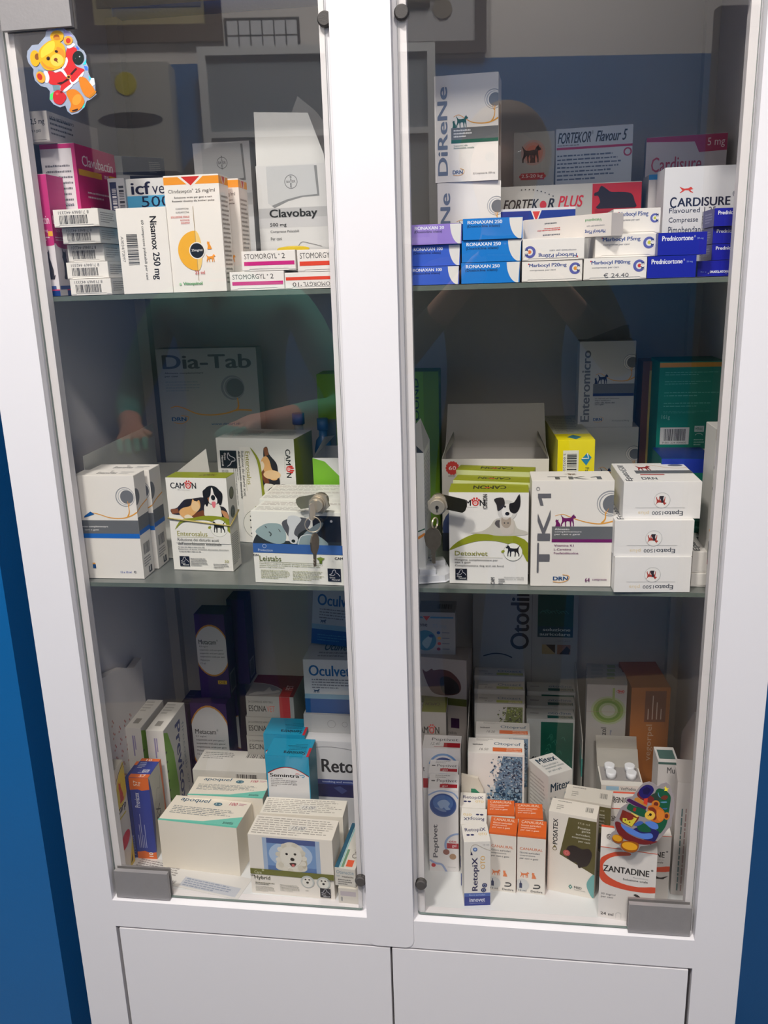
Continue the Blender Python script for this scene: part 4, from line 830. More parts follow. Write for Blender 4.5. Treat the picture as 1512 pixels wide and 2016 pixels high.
# loose torn white flap of the tray
bm = bmesh.new(); A = [bm.verts.new(p) for p in ((-.2930, .128, .6265), (-.2520, .148, .6575), (-.2440, .135, .614), (-.2860, .122, .612))]
bm.faces.new(A); r_ = bmesh.ops.solidify(bm, geom=bm.faces[:], thickness=.0006); o = link('paper_sheet', bm, card((214, 212, 206))); tag(o, 'bent white paper sheet poking up left of the sideways dog-picture box', 'paper')
# open white and green box by the post
def openbox(key, label, col, inner, flapback, name='open_box'):
    x, y, z, yaw, w, h, d = T[key]; a = math.radians(yaw)
    cx = x + math.cos(a)*w/2 - math.sin(a)*d/2; cy = y + math.sin(a)*w/2 + math.cos(a)*d/2
    root = tag(empty(name, (cx, cy, z+.0001), (0, 0, a)), label, 'box'); k = .0007
    for nm_, b in (('front_wall', (-w/2, w/2, -d/2, -d/2+k, 0, h)), ('back_wall', (-w/2, w/2, d/2-k, d/2, 0, h)), ('side_wall', (-w/2, -w/2+k, -d/2+k, d/2-k, 0, h)), ('side_wall', (w/2-k, w/2, -d/2+k, d/2-k, 0, h)), ('box_floor', (-w/2+k, w/2-k, -d/2+k, d/2-k, 0, k))):
        bm = bmesh.new(); addb(bm, *b); link(nm_, bm, card(col), root)
    if flapback:
        f, lean = flapback; bm = bmesh.new()
        q = [(-w/2, d/2-k, h), (w/2, d/2-k, h), (w/2-.003, d/2+lean, h+f), (-w/2+.003, d/2+lean, h+f)]
        A = [bm.verts.new(p) for p in q]; Bq = [bm.verts.new((p[0], p[1]+k, p[2])) for p in q]; bm.faces.new(A); bm.faces.new(Bq[::-1])
        for i in range(4): bm.faces.new((A[i], Bq[i], Bq[(i+1) % 4], A[(i+1) % 4]))
        link('raised_lid', bm, card(inner), root)
    P = Pr(w, d, h); P.root = root; return P
P = openbox('openbox_l', 'open white box with a bright green arc, left of the post', (226, 228, 226), (170, 176, 176), None)
P.poly([(0, 1), (.22, .96), (.50, .78), (.80, .42), (.9, 0), (.55, 0), (.40, .30), (.20, .55), (0, .68)], (122, 186, 34), 0); P.line([(0, .62), (.18, .52), (.40, .22)], .012, (70, 70, 70), 4); P.tx('CAMON', .55, .30, .95, .36, RED, 1); done(P)
bm = bmesh.new(); A = [bm.verts.new(p) for p in ((-P.w/2+.0004, -P.d/2+.001, P.h), (-P.w/2+.0004, P.d/2-.001, P.h), (-P.w/2+.016, P.d/2-.001, P.h+.016), (-P.w/2+.010, -.002, P.h+.022))]; bm.faces.new(A); bmesh.ops.solidify(bm, geom=bm.faces[:], thickness=.0006); link('side_flap', bm, card((214, 216, 214)), P.root)
def leis(P, front=True):
    P.face('F'); g = (150, 172, 174)
    if front:
        P.rect(.68, .555, .985, .955, (34, 32, 34)); P.poly([(.02,.52),(.05,.68),(.16,.80),(.30,.72),(.34,.56)], (50, 54, 56), 3); P.rect(.02, .545, .985, .60, (50, 54, 56))
        P.poly([(.04,.72),(.14,.82),(.24,.84),(.33,.82),(.38,.70),(.36,.58),(.26,.555),(.12,.62)], g, 4); P.line([(.15,.80),(.17,.77)], .008, (60, 60, 60), 3); P.line([(.19,.72),(.215,.69),(.20,.66)], .014, (70, 80, 80), 3); P.line([(.30,.76),(.32,.72)], .008, (70, 70, 70), 3)
        P.poly([(.34,.84),(.40,.90),(.56,.93),(.66,.88),(.60,.74),(.50,.62),(.44,.60),(.38,.72)], (86, 86, 92), 3); P.poly([(.42,.94),(.50,.95),(.56,.90),(.50,.80),(.47,.70),(.52,.64),(.50,.57),(.43,.57),(.405,.66),(.42,.78),(.40,.86)], (208, 212, 214), 3); P.ell(.458, .60, .022, .018, (34, 40, 40), 12)
        P.poly([(.52,.70),(.64,.78),(.60,.66),(.52,.60)], (36, 36, 38), 3); P.poly([(.56,.68),(.72,.84),(.80,.86),(.74,.74),(.62,.64)], (126, 140, 144), 3)
        P.poly([(.51,.545),(.54,.66),(.62,.70),(.74,.68),(.84,.545)], (140, 158, 160), 3); P.line([(.51,.545),(.54,.66),(.62,.695),(.70,.685)], .007, (220, 224, 224), 4); P.ell(.885, .885, .014, .014, (200, 200, 204), 10)
        P.rect(0, .425, 1, .555, (58, 98, 164)); P.tx('Protection', .055, .445, .22, .48, (190, 206, 230)); P.ring(.13, .52, .02, .004, (190, 206, 230))
        P.tx('ON', .0, .375, .055, .405, BK, 2); P.tx('Leistabs', .065, .31, .31, .385, (96, 104, 40), 1); P.tx('CAM', .905, .36, .995, .395, BK, 2); P.rect(.06, .295, .76, .299, (130, 130, 80))
        P.tx("Contribuisce a conferire all'animale uno stato di benessere completo e", .06, .262, .77, .284, (120, 126, 70), 1); P.tx('sistema immunitario in condizione di reagire contro attacchi delle', .06, .236, .74, .258, (120, 126, 70), 1); P.tx('punture degli insetti esterni', .06, .212, .34, .232, (120, 126, 70), 1)
        P.greek(.07, .06, .40, .19, 7, (160, 162, 120), .35, 5); P.greek(.43, .05, .78, .19, 7, (160, 162, 120), .35, 6); omega(P, .82, .055, .145)
        P.rect(.735, .30, .765, .345, (100, 122, 30))
        for a_ in range(-3, 4): P.line([(.75, .335), (.75+.014*a_, .395 - .006*abs(a_))], .010, (120, 140, 40), 0)
    topface(P); P.greek(.03, .1, .97, .45, 3, (180, 178, 172), .4, 3); P.greek(.03, .55, .97, .9, 3, (186, 176, 170), .4, 5)
for k, lb in (('leis1', 'white box showing a face beside a puppy and a blue band, frontmost of three'), ('leis2', 'middle one of three white boxes standing in file behind the blue-banded front'), ('leis3', 'hindmost of three white boxes in file behind the puppy picture')):
    P = carton(k, lb, 'puppy-picture boxes in file', col=(232, 232, 224)); leis(P, k == 'leis1'); done(P)
P = carton('greenback', 'lime green box with two red labels at the back beside the post', col=(126, 172, 30))
P.rect(0, .30, .55, .70, (110, 122, 118)); P.rect(.0, .455, 1, .52, (206, 60, 80)); P.rect(.0, .33, 1, .40, (206, 60, 80)); P.tx('FORMULA MIGLIORATA', .1, .47, .9, .505, (240, 220, 224), 1); P.tx('ANCORA PIU SICURO', .1, .345, .9, .385, (240, 220, 224), 1); done(P)
def bottle(x, y, z, r, h, caph, label, body, capc):
    root = tag(empty('bottle', (x, y, z)), label, 'bottle', 'blue-capped bottles at the back'); bm = bmesh.new()
    prof = [(0, 0), (r*.96, 0), (r, .002), (r, h*.78), (r*.8, h*.88), (r*.45, h*.92), (r*.45, h)]; n = 24
    rs = [[bm.verts.new((q[0]*math.cos(2*math.pi*i/n), q[0]*math.sin(2*math.pi*i/n), q[1])) for i in range(n)] for q in prof[1:]]
    bm.faces.new(rs[0][::-1])
    for a, b in zip(rs, rs[1:]):
        for i in range(n): bm.faces.new((a[i], a[(i+1)%n], b[(i+1)%n], b[i])).smooth = True
    bm.faces.new(rs[-1]); link('bottle_body', bm, mat('bottle_%d' % body[0], body, rough=.25), root)
    bm = bmesh.new(); addcyl(bm, (0, 0, h*.985), (0, 0, 1), r*.62, caph, n=20); link('cap', bm, mat('cap_%d' % capc[0], capc, rough=.4), root, bevel=.001)
bottle(-.1585, .30, .5072, .0150, .160, .016, 'bottle with bright blue cap, left of its taller-bodied neighbour', (150, 160, 162), (20, 96, 176))
bottle(-.1230, .305, .5072, .0135, .150, .017, 'blue-bodied bottle with a dusty blue cap, next to the lime box', (60, 110, 160), (60, 110, 170))

# ================================================================== middle shelf, right
P = carton('greenbox_r', 'tall green box with dark sideways lettering beside the post', col=(110, 150, 26)); P.poly([(.0, 1), (.60, 1), (.62, 0), (0, 0)], (120, 172, 26)); P.tx('NUTRIBOUND', .34, .38, .48, .96, (30, 60, 20), 1, 90); done(P)
P = openbox('whitebox_r', 'open white box with orange and dark green lines next to the right lock', (218, 218, 216), (190, 190, 186), None)
P.line([(0, .36), (.6, .38), (1, .41)], .05, (40, 90, 60), 4); P.line([(0, .30), (.6, .325), (1, .37)], .10, (226, 140, 40), 4); P.face('R'); P.greek(.06, .45, .94, .96, 16, (150, 150, 160), .4); done(P)
bm = bmesh.new(); A = [bm.verts.new(p) for p in ((P.w/2, -P.d/2+.001, P.h), (P.w/2, P.d/2-.001, P.h), (.004, P.d/2-.002, P.h+.028), (-.006, -P.d/2+.004, P.h+.020))]; bm.faces.new(A); bmesh.ops.solidify(bm, geom=bm.faces[:], thickness=.0006); link('side_flap', bm, card((208, 206, 200)), P.root)
P = openbox('open60', 'wide open white carton with raised lid and a red number badge', (214, 210, 204), (188, 184, 176), (.060, .016), 'open_carton')
for i in range(14): P.ell(.10 + .052*math.cos(i*.449), .905 + .054*math.sin(i*.449)*P.W/P.H, .014, .014, (206, 66, 60), 8)
P.ell(.10, .905, .052, .052, (206, 66, 60), 20); P.tx('60', .065, .885, .135, .925, (240, 230, 226), 1); P.tx('stick pack', .06, .81, .20, .83, (90, 90, 90)); P.ell(.16, .25, .16, .2, (60, 74, 120), 20); P.rect(0, .0, .3, .2, (50, 54, 70)); done(P)
bm = bmesh.new(); q = [(-P.w/2+.0008, -P.d/2+.004, P.h), (-P.w/2+.0008, P.d/2-.002, P.h), (-P.w/2+.012, P.d/2-.002, P.h+.024), (-P.w/2+.016, -.010, P.h+.020)]
A = [bm.verts.new(p) for p in q]; bm.faces.new(A); bmesh.ops.solidify(bm, geom=bm.faces[:], thickness=.0006); link('side_flap', bm, card((180, 176, 168)), P.root)
bm = bmesh.new(); A = [bm.verts.new((-p[0], p[1], p[2])) for p in q]; bm.faces.new(A); bmesh.ops.solidify(bm, geom=bm.faces[:], thickness=.0006); link('side_flap', bm, card((180, 176, 168)), P.root)
def detox(P):
    camon_logo(P, .065, .855, .455, .920)
    P.poly([(.0,.37),(.10,.46),(.30,.545),(.55,.575),(.80,.545),(1,.46),(1,.25),(.92,.36),(.80,.43),(.60,.475),(.38,.475),(.18,.43)], OLV, 3)
    P.poly([(.28,.565),(.42,.585),(.52,.64),(.60,.72),(.80,.72),(.86,.62),(.98,.585),(.98,.55),(.80,.535),(.60,.535),(.50,.55),(.34,.555)], (196, 192, 182), 3); P.poly([(.60,.70),(.58,.66),(.64,.62),(.66,.70)], (90, 84, 80), 3)
    P.ell(.735, .81, .125, .135, (206, 204, 200), 20); P.ell(.735, .80, .07, .10, (230, 228, 224), 16); P.poly([(.57,.93),(.68,.945),(.70,.86),(.62,.80),(.60,.87)], (50, 46, 48), 3); P.poly([(.82,.90),(.885,.985),(.895,.86),(.84,.78),(.77,.80),(.76,.88)], (32, 30, 34), 3)
    P.ell(.705, .85, .014, .014, (40, 34, 34), 8); P.ell(.80, .85, .014, .014, (20, 20, 20), 8); P.ell(.735, .775, .028, .024, (24, 22, 24), 12); P.poly([(.65,.72),(.80,.72),(.82,.58),(.74,.545),(.66,.57)], (202, 194, 184), 3)
    P.poly([(.665,.74),(.69,.715),(.74,.715),(.775,.74),(.78,.66),(.74,.62),(.69,.63),(.66,.67)], (170, 156, 140), 2); P.ell(.70, .675, .009, .009, (40, 36, 34), 6); P.ell(.745, .675, .009, .009, (40, 36, 34), 6)
    leafdog(P, .81, .36, .12); P.tx('Detoxivet', .07, .315, .49, .365, (146, 148, 70), 1); P.rect(.07, .293, .68, .296, (160, 160, 130))
    P.tx('Mangime complementare per', .07, .252, .62, .278, (70, 70, 70), 1); P.tx('cani e gatti', .07, .225, .27, .250, (70, 70, 70), 1); P.tx('Complementary dog and cat food', .07, .190, .69, .214, (70, 70, 70), 1)
    omega(P, .075, .045, .15); P.tx('Quantitativo netto 60g', .70, .07, .95, .088, (110, 110, 110)); P.tx('60 compresse da 1000mg', .66, .05, .95, .066, (110, 110, 110)); P.tx('CAM', .53, .0, .58, .075, BK, 2, 90); P.greek(.63, .0, .72, .07, 3, (120, 120, 120))
    P.tx('CAMON', .43, .83, .485, .985, BK, 2, 90)
for k, lb in (('detox1', 'white and olive box with a collie and kitten, frontmost'), ('detox2', 'olive-topped box just behind the collie box, only its lid showing'), ('detox3', 'hindmost olive-topped box behind the collie box')):
    P = carton(k, lb, 'collie-picture boxes', col=(232, 230, 226) if k == 'detox1' else (200, 206, 150), top=(146, 152, 36))
    if k == 'detox1': detox(P)
    else: P.face('F'); P.rect(0, .0, 1, .93, (230, 228, 222)); P.greek(.2, .88, .95, .915, 1, (120, 120, 120))
    topface(P); P.tx('CAMON', .30, .35, .72, .75, (50, 46, 30), 2, 180); P.ell(.48, .5, .04, .02, (206, 90, 50)); done(P)
P = carton('tk1', 'white box with very large upright grey letters and a purple stripe', col=(232, 228, 222)); V_ = (112, 28, 96)
P.ell(.96, .79, .165, .165, (150, 152, 156), 36); P.ell(.955, .787, .150, .150, (232, 228, 222), 36); P.ell(.96, .787, .138, .138, (150, 152, 156), 36); P.ell(.965, .787, .128, .128, (232, 228, 222), 36); P.ell(.985, .785, .118, .118, (112, 114, 118), 36)
P.line([(.29,.675),(.38,.69),(.46,.67),(.56,.64),(.68,.615),(.82,.60),(.92,.61),(1,.625)], .006, YOR, 6, .018); P.line([(.86,.605),(.905,.65),(.90,.72)], .026, YOR, 5, .008); P.line([(.905,.69),(.94,.745)], .012, YOR, 0, .004)
P.shape(CAT, .275, .575, .37, .645, V_); P.shape(DOG, .36, .575, .55, .695, V_, True); P.rect(.255, .455, 1, .575, (104, 106, 108)); P.rect(.255, .425, 1, .455, V_)
P.tx('Alimento', .29, .54, .47, .56, (236, 236, 236), 1); P.tx('complementare', .29, .515, .62, .533, (236, 236, 236), 1); P.tx('per cani e gatti', .29, .490, .60, .508, (236, 236, 236), 1)
P.tx('Vitamina K1', .285, .385, .53, .405, V_, 1); P.tx('L-Carnitina', .285, .348, .50, .368, V_, 1); P.tx('Fosfatidilcolina', .285, .312, .59, .332, V_, 1)
P.tx('TK', .075, .13, .235, .735, (104, 104, 110), 2, 90); P.rect(.075, .845, .235, .885, (104, 104, 110)); P.poly([(.075, .85), (.118, .85), (.145, .775), (.105, .775)], (104, 104, 110)); P.ring(.075, .93, .02, .006, (130, 130, 134)); P.tx('DRN', .28, .06, .47, .095, (24, 76, 132), 2); P.line([(.28,.045),(.38,.04),(.46,.06),(.48,.10),(.40,.115)], .008, YOR, 4)
P.tx('64', .68, .045, .74, .085, V_, 1); P.tx('compresse', .77, .055, .95, .075, V_, 1)
topface(P); P.tx('TK', .2, .12, .70, .42, (96, 98, 102), 2); P.rect(.80, .12, .86, .42, (96, 98, 102)); P.poly([(.80, .42), (.80, .34), (.73, .28), (.73, .34)], (96, 98, 102)); P.ell(.5, .66, .08, .05, (210, 206, 200), 18); P.shape(DOG, .46, .55, .56, .75, (90, 50, 40)); done(P)
P = carton('yellow', 'bright yellow box end with barcode, long grey-printed box lying behind it', col=(228, 214, 10), side=(196, 190, 60))
P.k = .42; P.rect(.15, .0, .57, .80, (222, 222, 212)); P.bars(.26, .1, .52, .74, (40, 40, 40), 22, False); P.tx('5 00722070', .16, .30, .22, .74, (60, 60, 60), 0, 270); P.poly([(.64,.62),(.80,.75),(.92,.66),(.78,.50)], (40, 130, 170)); P.line([(.66, .64), (.84, .64), (.80, .74)], .03, (230, 230, 230), 0); P.tx('Farmogen', .72, .06, .86, .46, (20, 60, 50), 1, 270)
P.k = 1; topface(P); P.rect(0, .22, 1, 1, (178, 178, 150)); P.greek(.1, .26, .9, .96, 10, (130, 130, 110)); P.poly([(.30, .10), (.5, .18), (.70, .10), (.5, .02)], (60, 120, 130)); done(P)
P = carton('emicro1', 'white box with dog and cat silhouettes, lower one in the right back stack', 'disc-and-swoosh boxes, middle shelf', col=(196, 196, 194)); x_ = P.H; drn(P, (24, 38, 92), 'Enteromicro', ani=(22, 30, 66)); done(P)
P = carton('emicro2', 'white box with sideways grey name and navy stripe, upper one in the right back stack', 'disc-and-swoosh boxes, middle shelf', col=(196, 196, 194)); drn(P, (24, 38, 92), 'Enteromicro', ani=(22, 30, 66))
for i, t_ in enumerate(('La risposta per benessere', 'dopo antibiotici', 'utile alla flora dei', 'cani e gatti')): P.tx(t_, .30, .345-.024*i-.014, (.74, .58, .66, .46)[i], .345-.024*i+.003, (60, 60, 66), 1)
P.tx('32 Compresse da 700 mg', .62, .065, .93, .085, (60, 60, 66)); done(P)
bm = bmesh.new(); q = [(-P.w/2, -P.d/2, P.h), (P.w/2-.004, P.d/2-.01, P.h+.0005), (P.w/2-.006, P.d/2-.012, P.h+.020), (P.w/2-.012, P.d/2-.016, P.h+.020)]; A = [bm.verts.new(p) for p in q]; bm.faces.new(A); bmesh.ops.solidify(bm, geom=bm.faces[:], thickness=.0007); link('raised_flap', bm, card((186, 186, 182)), P.root)
P = carton('brown', 'narrow brown and yellow box standing between the disc boxes and the teal one', col=(150, 100, 40)); P.rect(.0, 0, .45, 1, (112, 66, 24)); P.rect(.45, 0, 1, .95, (196, 170, 80)); done(P)
P = carton('teal1', 'large teal box with orange top band and a white barcode panel', col=(16, 136, 116))
P.k = .8; P.rect(0, .965, 1, .995, (214, 150, 50)); P.rect(0, -.25, 1, .42, (214, 216, 222)); P.rect(.06, .45, .52, .565, (226, 226, 226)); P.bars(.12, .475, .47, .555, (30, 30, 30), 28); P.tx('9 001 234 000000', .10, .455, .48, .468, (60, 60, 60)); P.tx('161g', .07, .615, .20, .65, (150, 210, 196)); P.rect(.60, .535, .75, .575, (206, 226, 222)); P.tx('MERIAL', .615, .545, .735, .565, (10, 110, 94), 1); P.ring(.675, .505, .06, .008, (206, 226, 222), 20, 160)
P.greek(.60, .44, .78, .49, 3, (150, 210, 196)); 
for i, (a, b) in enumerate(((.91, .94), (.85, .88), (.77, .81), (.70, .74), (.66, .68))): P.greek(.09, a, .95, b, 2, (96, 186, 168), .3, i)
P.greek(.4, .37, .75, .385, 1, (120, 120, 130)); P.tx('21082', .74, .37, .86, .385, BK, 1); P.tx('21-06', .74, .35, .86, .365, BK, 1); done(P)
P = carton('teal2', 'teal box with royal blue top, half hidden behind the upper fold-top box', col=(10, 106, 92)); P.rect(0, .87, 1, 1, (22, 48, 150)); P.greek(.3, .2, .95, .8, 9, (70, 150, 132), .3); topface(P); P.rect(0, 0, 1, 1, (20, 40, 110)); done(P)
P = carton('drnside', 'white box at the right frame showing a piece of grey disc', col=(222, 220, 216)); P.ring(.25, .70, .5, .10, (130, 130, 136)); P.line([(0, .37), (.5, .38), (1, .4)], .10, YOR, 4); P.rect(0, .18, 1, .30, (104, 106, 108)); P.rect(0, .15, 1, .18, (150, 40, 60)); P.rect(0, .93, 1, 1, (186, 178, 166)); done(P)
def epato(P, i):
    P.face('F', 180); P.tx('Epato', .22, .76, .46, .92, (96, 98, 104), 2); P.tx('1500', .475, .80, .62, .90, (96, 98, 104), 1); P.tx('plus', .66, .78, .80, .90, (232, 214, 176)); P.rect(.20, .70, .84, .708, (170, 170, 170))
    P.ring(.50, .50, .105, .005, (190, 190, 190)); P.ell(.50, .50, .10, .10, (236, 234, 230), 26); P.shape(DOG, .44, .40, .58, .64, (176, 62, 44)); P.shape(CAT, .46, .38, .54, .58, (50, 40, 42))
    topface(P); P.tx('Epato', .04, .04, .15, .55, (84, 86, 92), 2, 90); P.tx('1500', .05, .57, .14, .88, (84, 86, 92), 1, 90); P.rect(.24, .42, 1, .58, (104, 106, 108)); P.rect(.28, .34, .6, .38, (190, 80, 70)); P.shape(DOG, .30, .58, .5, .86, (150, 44, 36), True); P.line([(.3, .9), (.5, .88), (.8, .7), (1, .75)], .008, YOR, 5); P.ell(.86, .86, .1, .06, (112, 114, 118), 20); P.tx('DRN', .26, .10, .46, .22, (90, 92, 98), 1)
for i in range(3):
    P = carton('epato%d' % i, 'white box with upside-down grey name and round emblem, %s of three stacked' % nm[i], 'round-emblem boxes', col=(232, 230, 228)); epato(P, i); done(P)
for i in range(2):
    P = carton('epator%d' % i, 'plain white box end, %s of the pair at the right frame' % ('lower', 'upper')[i], 'round-emblem boxes', col=(230, 226, 222), flap=.004)
    topface(P); P.off = .00006; P.tx('Epato', .06, .04, .3, .6, (84, 86, 92), 2, 90); P.rect(.4, .4, 1, .6, (90, 92, 96)); P.shape(DOG, .5, .62, .8, .84, (60, 50, 50), True); done(P)
# blister pack lying at the shelf edge
root = tag(empty('blister_pack', (.0605, .082, .5072), (0, 0, math.radians(14))), 'silvery plastic blister tray lying on the shelf below the right lock', 'blister pack'); mb = mat('blister_plastic', (206, 208, 214), rough=.2, var=.04)
bm = bmesh.new(); pts = [(-.03, -.034), (.008, -.034), (.020, -.022), (.020, .04), (-.03, .04)]
for z0, z1, ins in ((0, .0012, 0), (.0012, .008, .003)):
    A = [bm.verts.new((x*(1-ins*20), y*(1-ins*20), z0)) for x, y in pts]; Bq = [bm.verts.new((x*(1-ins*20)*.97, y*(1-ins*20)*.97, z1)) for x, y in pts]
    bm.faces.new(A[::-1]); bm.faces.new(Bq)
    for i in range(5): bm.faces.new((A[i], A[(i+1) % 5], Bq[(i+1) % 5], Bq[i]))
link('tray', bm, mb, root)
for x, y in ((-.012, -.018), (-.012, .004), (-.012, .024), (.006, .014)):
    bm = bmesh.new(); addb(bm, x-.011, x+.009, y-.008, y+.008, .008, .015); link('bubble', bm, mb, root, bevel=.003)
# ================================================================== cabinet floor, left
P = carton('carp', 'narrow white and yellow box with a red heart shape at the left edge, cabinet floor', col=(206, 200, 188))
P.face('R'); P.poly([(0,.86),(.12,.95),(.40,.98),(.70,.78),(.95,.64),(1,.60),(1,0),(0,0)], (214, 206, 190)); P.poly([(.10,.62),(.30,.80),(.60,.92),(1,.98),(1,.70),(.5,.62)], (216, 190, 70), 3); P.line([(.02,.66),(.25,.84),(.6,.93),(1,.97)], .03, BK, 5)
P.shape(CAT, .40, .66, .80, .86, (186, 70, 50)); P.tx('acarp', .1, .56, .86, .63, BK, 2); P.rect(.1, .53, .8, .545, (200, 180, 40)); P.ell(.52, .30, .42, .28, (190, 176, 176), 24); P.ell(.52, .30, .38, .25, (206, 48, 60), 24, .4); P.poly([(.6,.0),(1,.26),(1,0)], (216, 190, 70)); P.poly([(.7,.03),(.9,.12),(.86,.04)], BK); P.tx('carprofen', .05, .02, .5, .04, BK); done(P)
def prevx(P):
    b, o = (44, 62, 150), (222, 106, 44)
    P.face('F'); P.rect(0, 0, 1, 1, b); P.poly([(.0,1),(1,1),(1,.86),(.6,.845),(.4,.86),(.0,.85)], o); P.poly([(0,0),(1,0),(1,.09),(.7,.075),(.4,.10),(0,.085)], o)
    P.tx('57', .22, .90, .42, .965, (240, 220, 200), 1, 90); P.tx('mg', .46, .90, .58, .95, (240, 220, 200), 1, 90); P.tx('10', .60, .03, .82, .085, (240, 230, 220), 2, 90); P.tx('Previcox', .18, .64, .44, .82, (226, 228, 240), 1, 90)
    for i in range(5): P.rect(.16+.09*i, .14, .185+.09*i, .30 + .26*((i*7) % 3)/2, (180, 186, 220), False)
    topface(P); P.rect(0, 0, 1, 1, b); P.rect(0, 0, 1, .18, o); P.rect(0, .85, 1, 1, o); P.tx('10', .3, .86, .6, .98, (240, 230, 220), 1); P.tx('57', .5, .02, .8, .16, (240, 230, 220), 1); P.tx('Previcox', .3, .25, .85, .42, (226, 228, 240), 1, 90) ; P.greek(.1, .46, .5, .8, 4, (180, 186, 220))
    P.face('R'); P.rect(0, 0, 1, 1, (196, 192, 180)); P.poly([(0, .93), (0, .1), (.12, .3), (.18, .6), (.1, .9)], b, 3); P.poly([(.85, 1), (1, 1), (1, 0), (.8, 0), (.92, .5)], o, 3); P.line([(.3, .6), (.5, .75), (.7, .72), (.8, .85)], .02, (150, 150, 140), 4); P.tx('EX', .3, .42, .6, .56, (60, 60, 64), 1, 90)
P = carton('prevB', 'blue box with orange ends, standing, right-hand one of the two', 'blue and orange upright boxes', col=(50, 66, 150)); prevx(P); done(P)
P = carton('prevA', 'thin blue box end beside the orange-ended one, left-hand one', 'blue and orange upright boxes', col=(40, 54, 128)); P.rect(0,.86,1,1,(44,62,140)); P.tx('Previcox', .3, .04, .8, .3, (120, 130, 190), 1, 90); topface(P); P.rect(0,.8,1,1,(222,106,44)); done(P)
def previ(P):
    P.face('F'); P.rect(.30, .02, .50, .60, (20, 130, 104)); P.rect(.42, .74, .50, .93, (150, 140, 180)); P.rect(.54, .80, .60, .93, (150, 140, 180))
    topface(P); P.greek(.1, .55, .7, .95, 4, (180, 176, 170)); P.rect(.3, .15, .65, .32, (150, 146, 140))
    P.face('R'); P.rect(0, 0, 1, 1, (200, 198, 196)); P.poly([(0, 0), (0, .98), (.16, .94), (.34, .70), (.42, .35), (.36, 0)], (116, 168, 50), 0); P.tx('Previcox', .48, .12, .72, .92, (40, 56, 120), 2, 270); P.tx('firocoxib', .78, .4, .88, .86, (130, 140, 150), 0, 270); P.tx('227 mg', .80, .12, .9, .34, (130, 140, 150), 0, 270)
    for i in range(8): P.rect(.0, .15+.09*i, .05, .17+.09*i, (40, 60, 30), False)
P = carton('previcoxA', 'white box with green side and teal bar, standing left of its twin', 'white and green upright boxes', col=(216, 212, 206)); previ(P); done(P)
P = carton('previcoxB', 'white box with green side and dark blue sideways name, right of its twin', 'white and green upright boxes', col=(218, 214, 208)); previ(P); done(P)
PU = (62, 22, 92)
def meta(P, full=True):
    P.face('F'); n = 30; k = P.W/P.H
    def ov(rx, ry, c, cy): P.poly([(.5 + rx*math.cos(2*math.pi*i/n), cy + ry*math.sin(2*math.pi*i/n)) for i in range(n)], c)
    cy = .57 if P.key == 'meta2' else .58; H_ = .31 if P.key == 'meta2' else .40
    ov(.60, H_, (196, 132, 50), cy); ov(.57, H_-.02, (206, 204, 206), cy)
    P.tx('Metacam', .08, cy+.075, .66, cy+.13, BK, 1); P.tx('®', .68, cy+.11, .73, cy+.135, BK)
    for i, t_ in enumerate(('0,5 mg/ml', 'suspensión oral para gatos/', 'suspensão oral para gatos/', 'sospensione orale per gatti', 'Meloxicam', '15 ml')): P.tx(t_, .09, cy+.035-.04*i, (.38, .88, .90, .92, .4, .26)[i], cy+.058-.04*i, (60, 58, 64), 1 if 0 < i < 4 else 0)
    if P.key == 'meta2': P.rect(.62, .17, .92, .215, (206, 166, 40)); P.tx('DIE', .66, .178, .88, .208, (120, 90, 20), 1)
P = carton('metal', 'dark purple box lying low beside the white and green boxes', col=(66, 34, 84)); P.face('R'); P.rect(.1, .3, .9, .7, (84, 50, 100)); topface(P); P.greek(.2, .2, .8, .8, 5, (96, 66, 110)); done(P)
P = carton('meta1', 'purple box with gold-rimmed white oval, lower one in front', 'purple boxes with white ovals', col=PU); meta(P); done(P)
P = carton('meta1r', 'purple box half hidden right of the lower oval box', 'purple boxes with white ovals', col=PU); P.face('F'); P.ell(1.0, .50, 1.0, 1.9, (176, 120, 50), 26); P.ell(1.0, .50, .92, 1.8, (180, 180, 184), 26); done(P)
P = carton('meta2', 'purple box with white oval and a small yellow price tag, standing on the lower one', 'purple boxes with white ovals', col=PU); meta(P)
P.face('R'); P.rect(.15, .04, .8, .28, (120, 110, 130)); P.rect(.2, .06, .75, .26, (60, 34, 80)); done(P)
P = carton('meta3', 'purple box at the back right of the upper oval box', 'purple boxes with white ovals', col=(54, 26, 76)); P.face('R'); P.rect(.2, .04, .8, .26, (120, 110, 130)); P.rect(.25, .06, .75, .24, (50, 30, 66)); done(P)
for i in range(3):
    P = carton('escina%d' % i, 'grey box with red corner strip, %s of three stacked' % nm[i], 'grey and red boxes at the back', col=(168, 164, 158))
    zf_ = 1 if i else .26
    P.rect(.70, 0, .92, 1, (196, 52, 50)) if i == 2 else None
    u = (1-zf_)
    P.tx('ESCINA', .05, u+.26*zf_, .42, u+.55*zf_, BK, 1); P.tx('VET', .43, u+.26*zf_, .60, u+.55*zf_, (206, 110, 96), 0); P.tx('24 COMPRESSE APPETIBILI', .05, u+.68*zf_, .56, u+.78*zf_, (90, 86, 84))
    topface(P); P.rect(0, 0, 1, .999, (116, 22, 30)); P.poly([(0, 0), (.76, 0), (.70, .30), (.50, .48), (.25, .58), (0, .62)], (150, 146, 142), 0); P.line([(0, .60), (.28, .57), (.52, .46), (.70, .30)], .02, (190, 186, 184), 5); P.rect(.70, 0, .92, .42, (186, 44, 44))
    P.poly([(.05,.06),(.20,.20),(.34,.22),(.40,.42),(.50,.24),(.62,.30),(.66,.20),(.40,.10),(.16,.05)], (196, 192, 186), 3); P.tx('PET', .76, .30, .90, .52, (226, 190, 190), 1, 90)
    done(P)
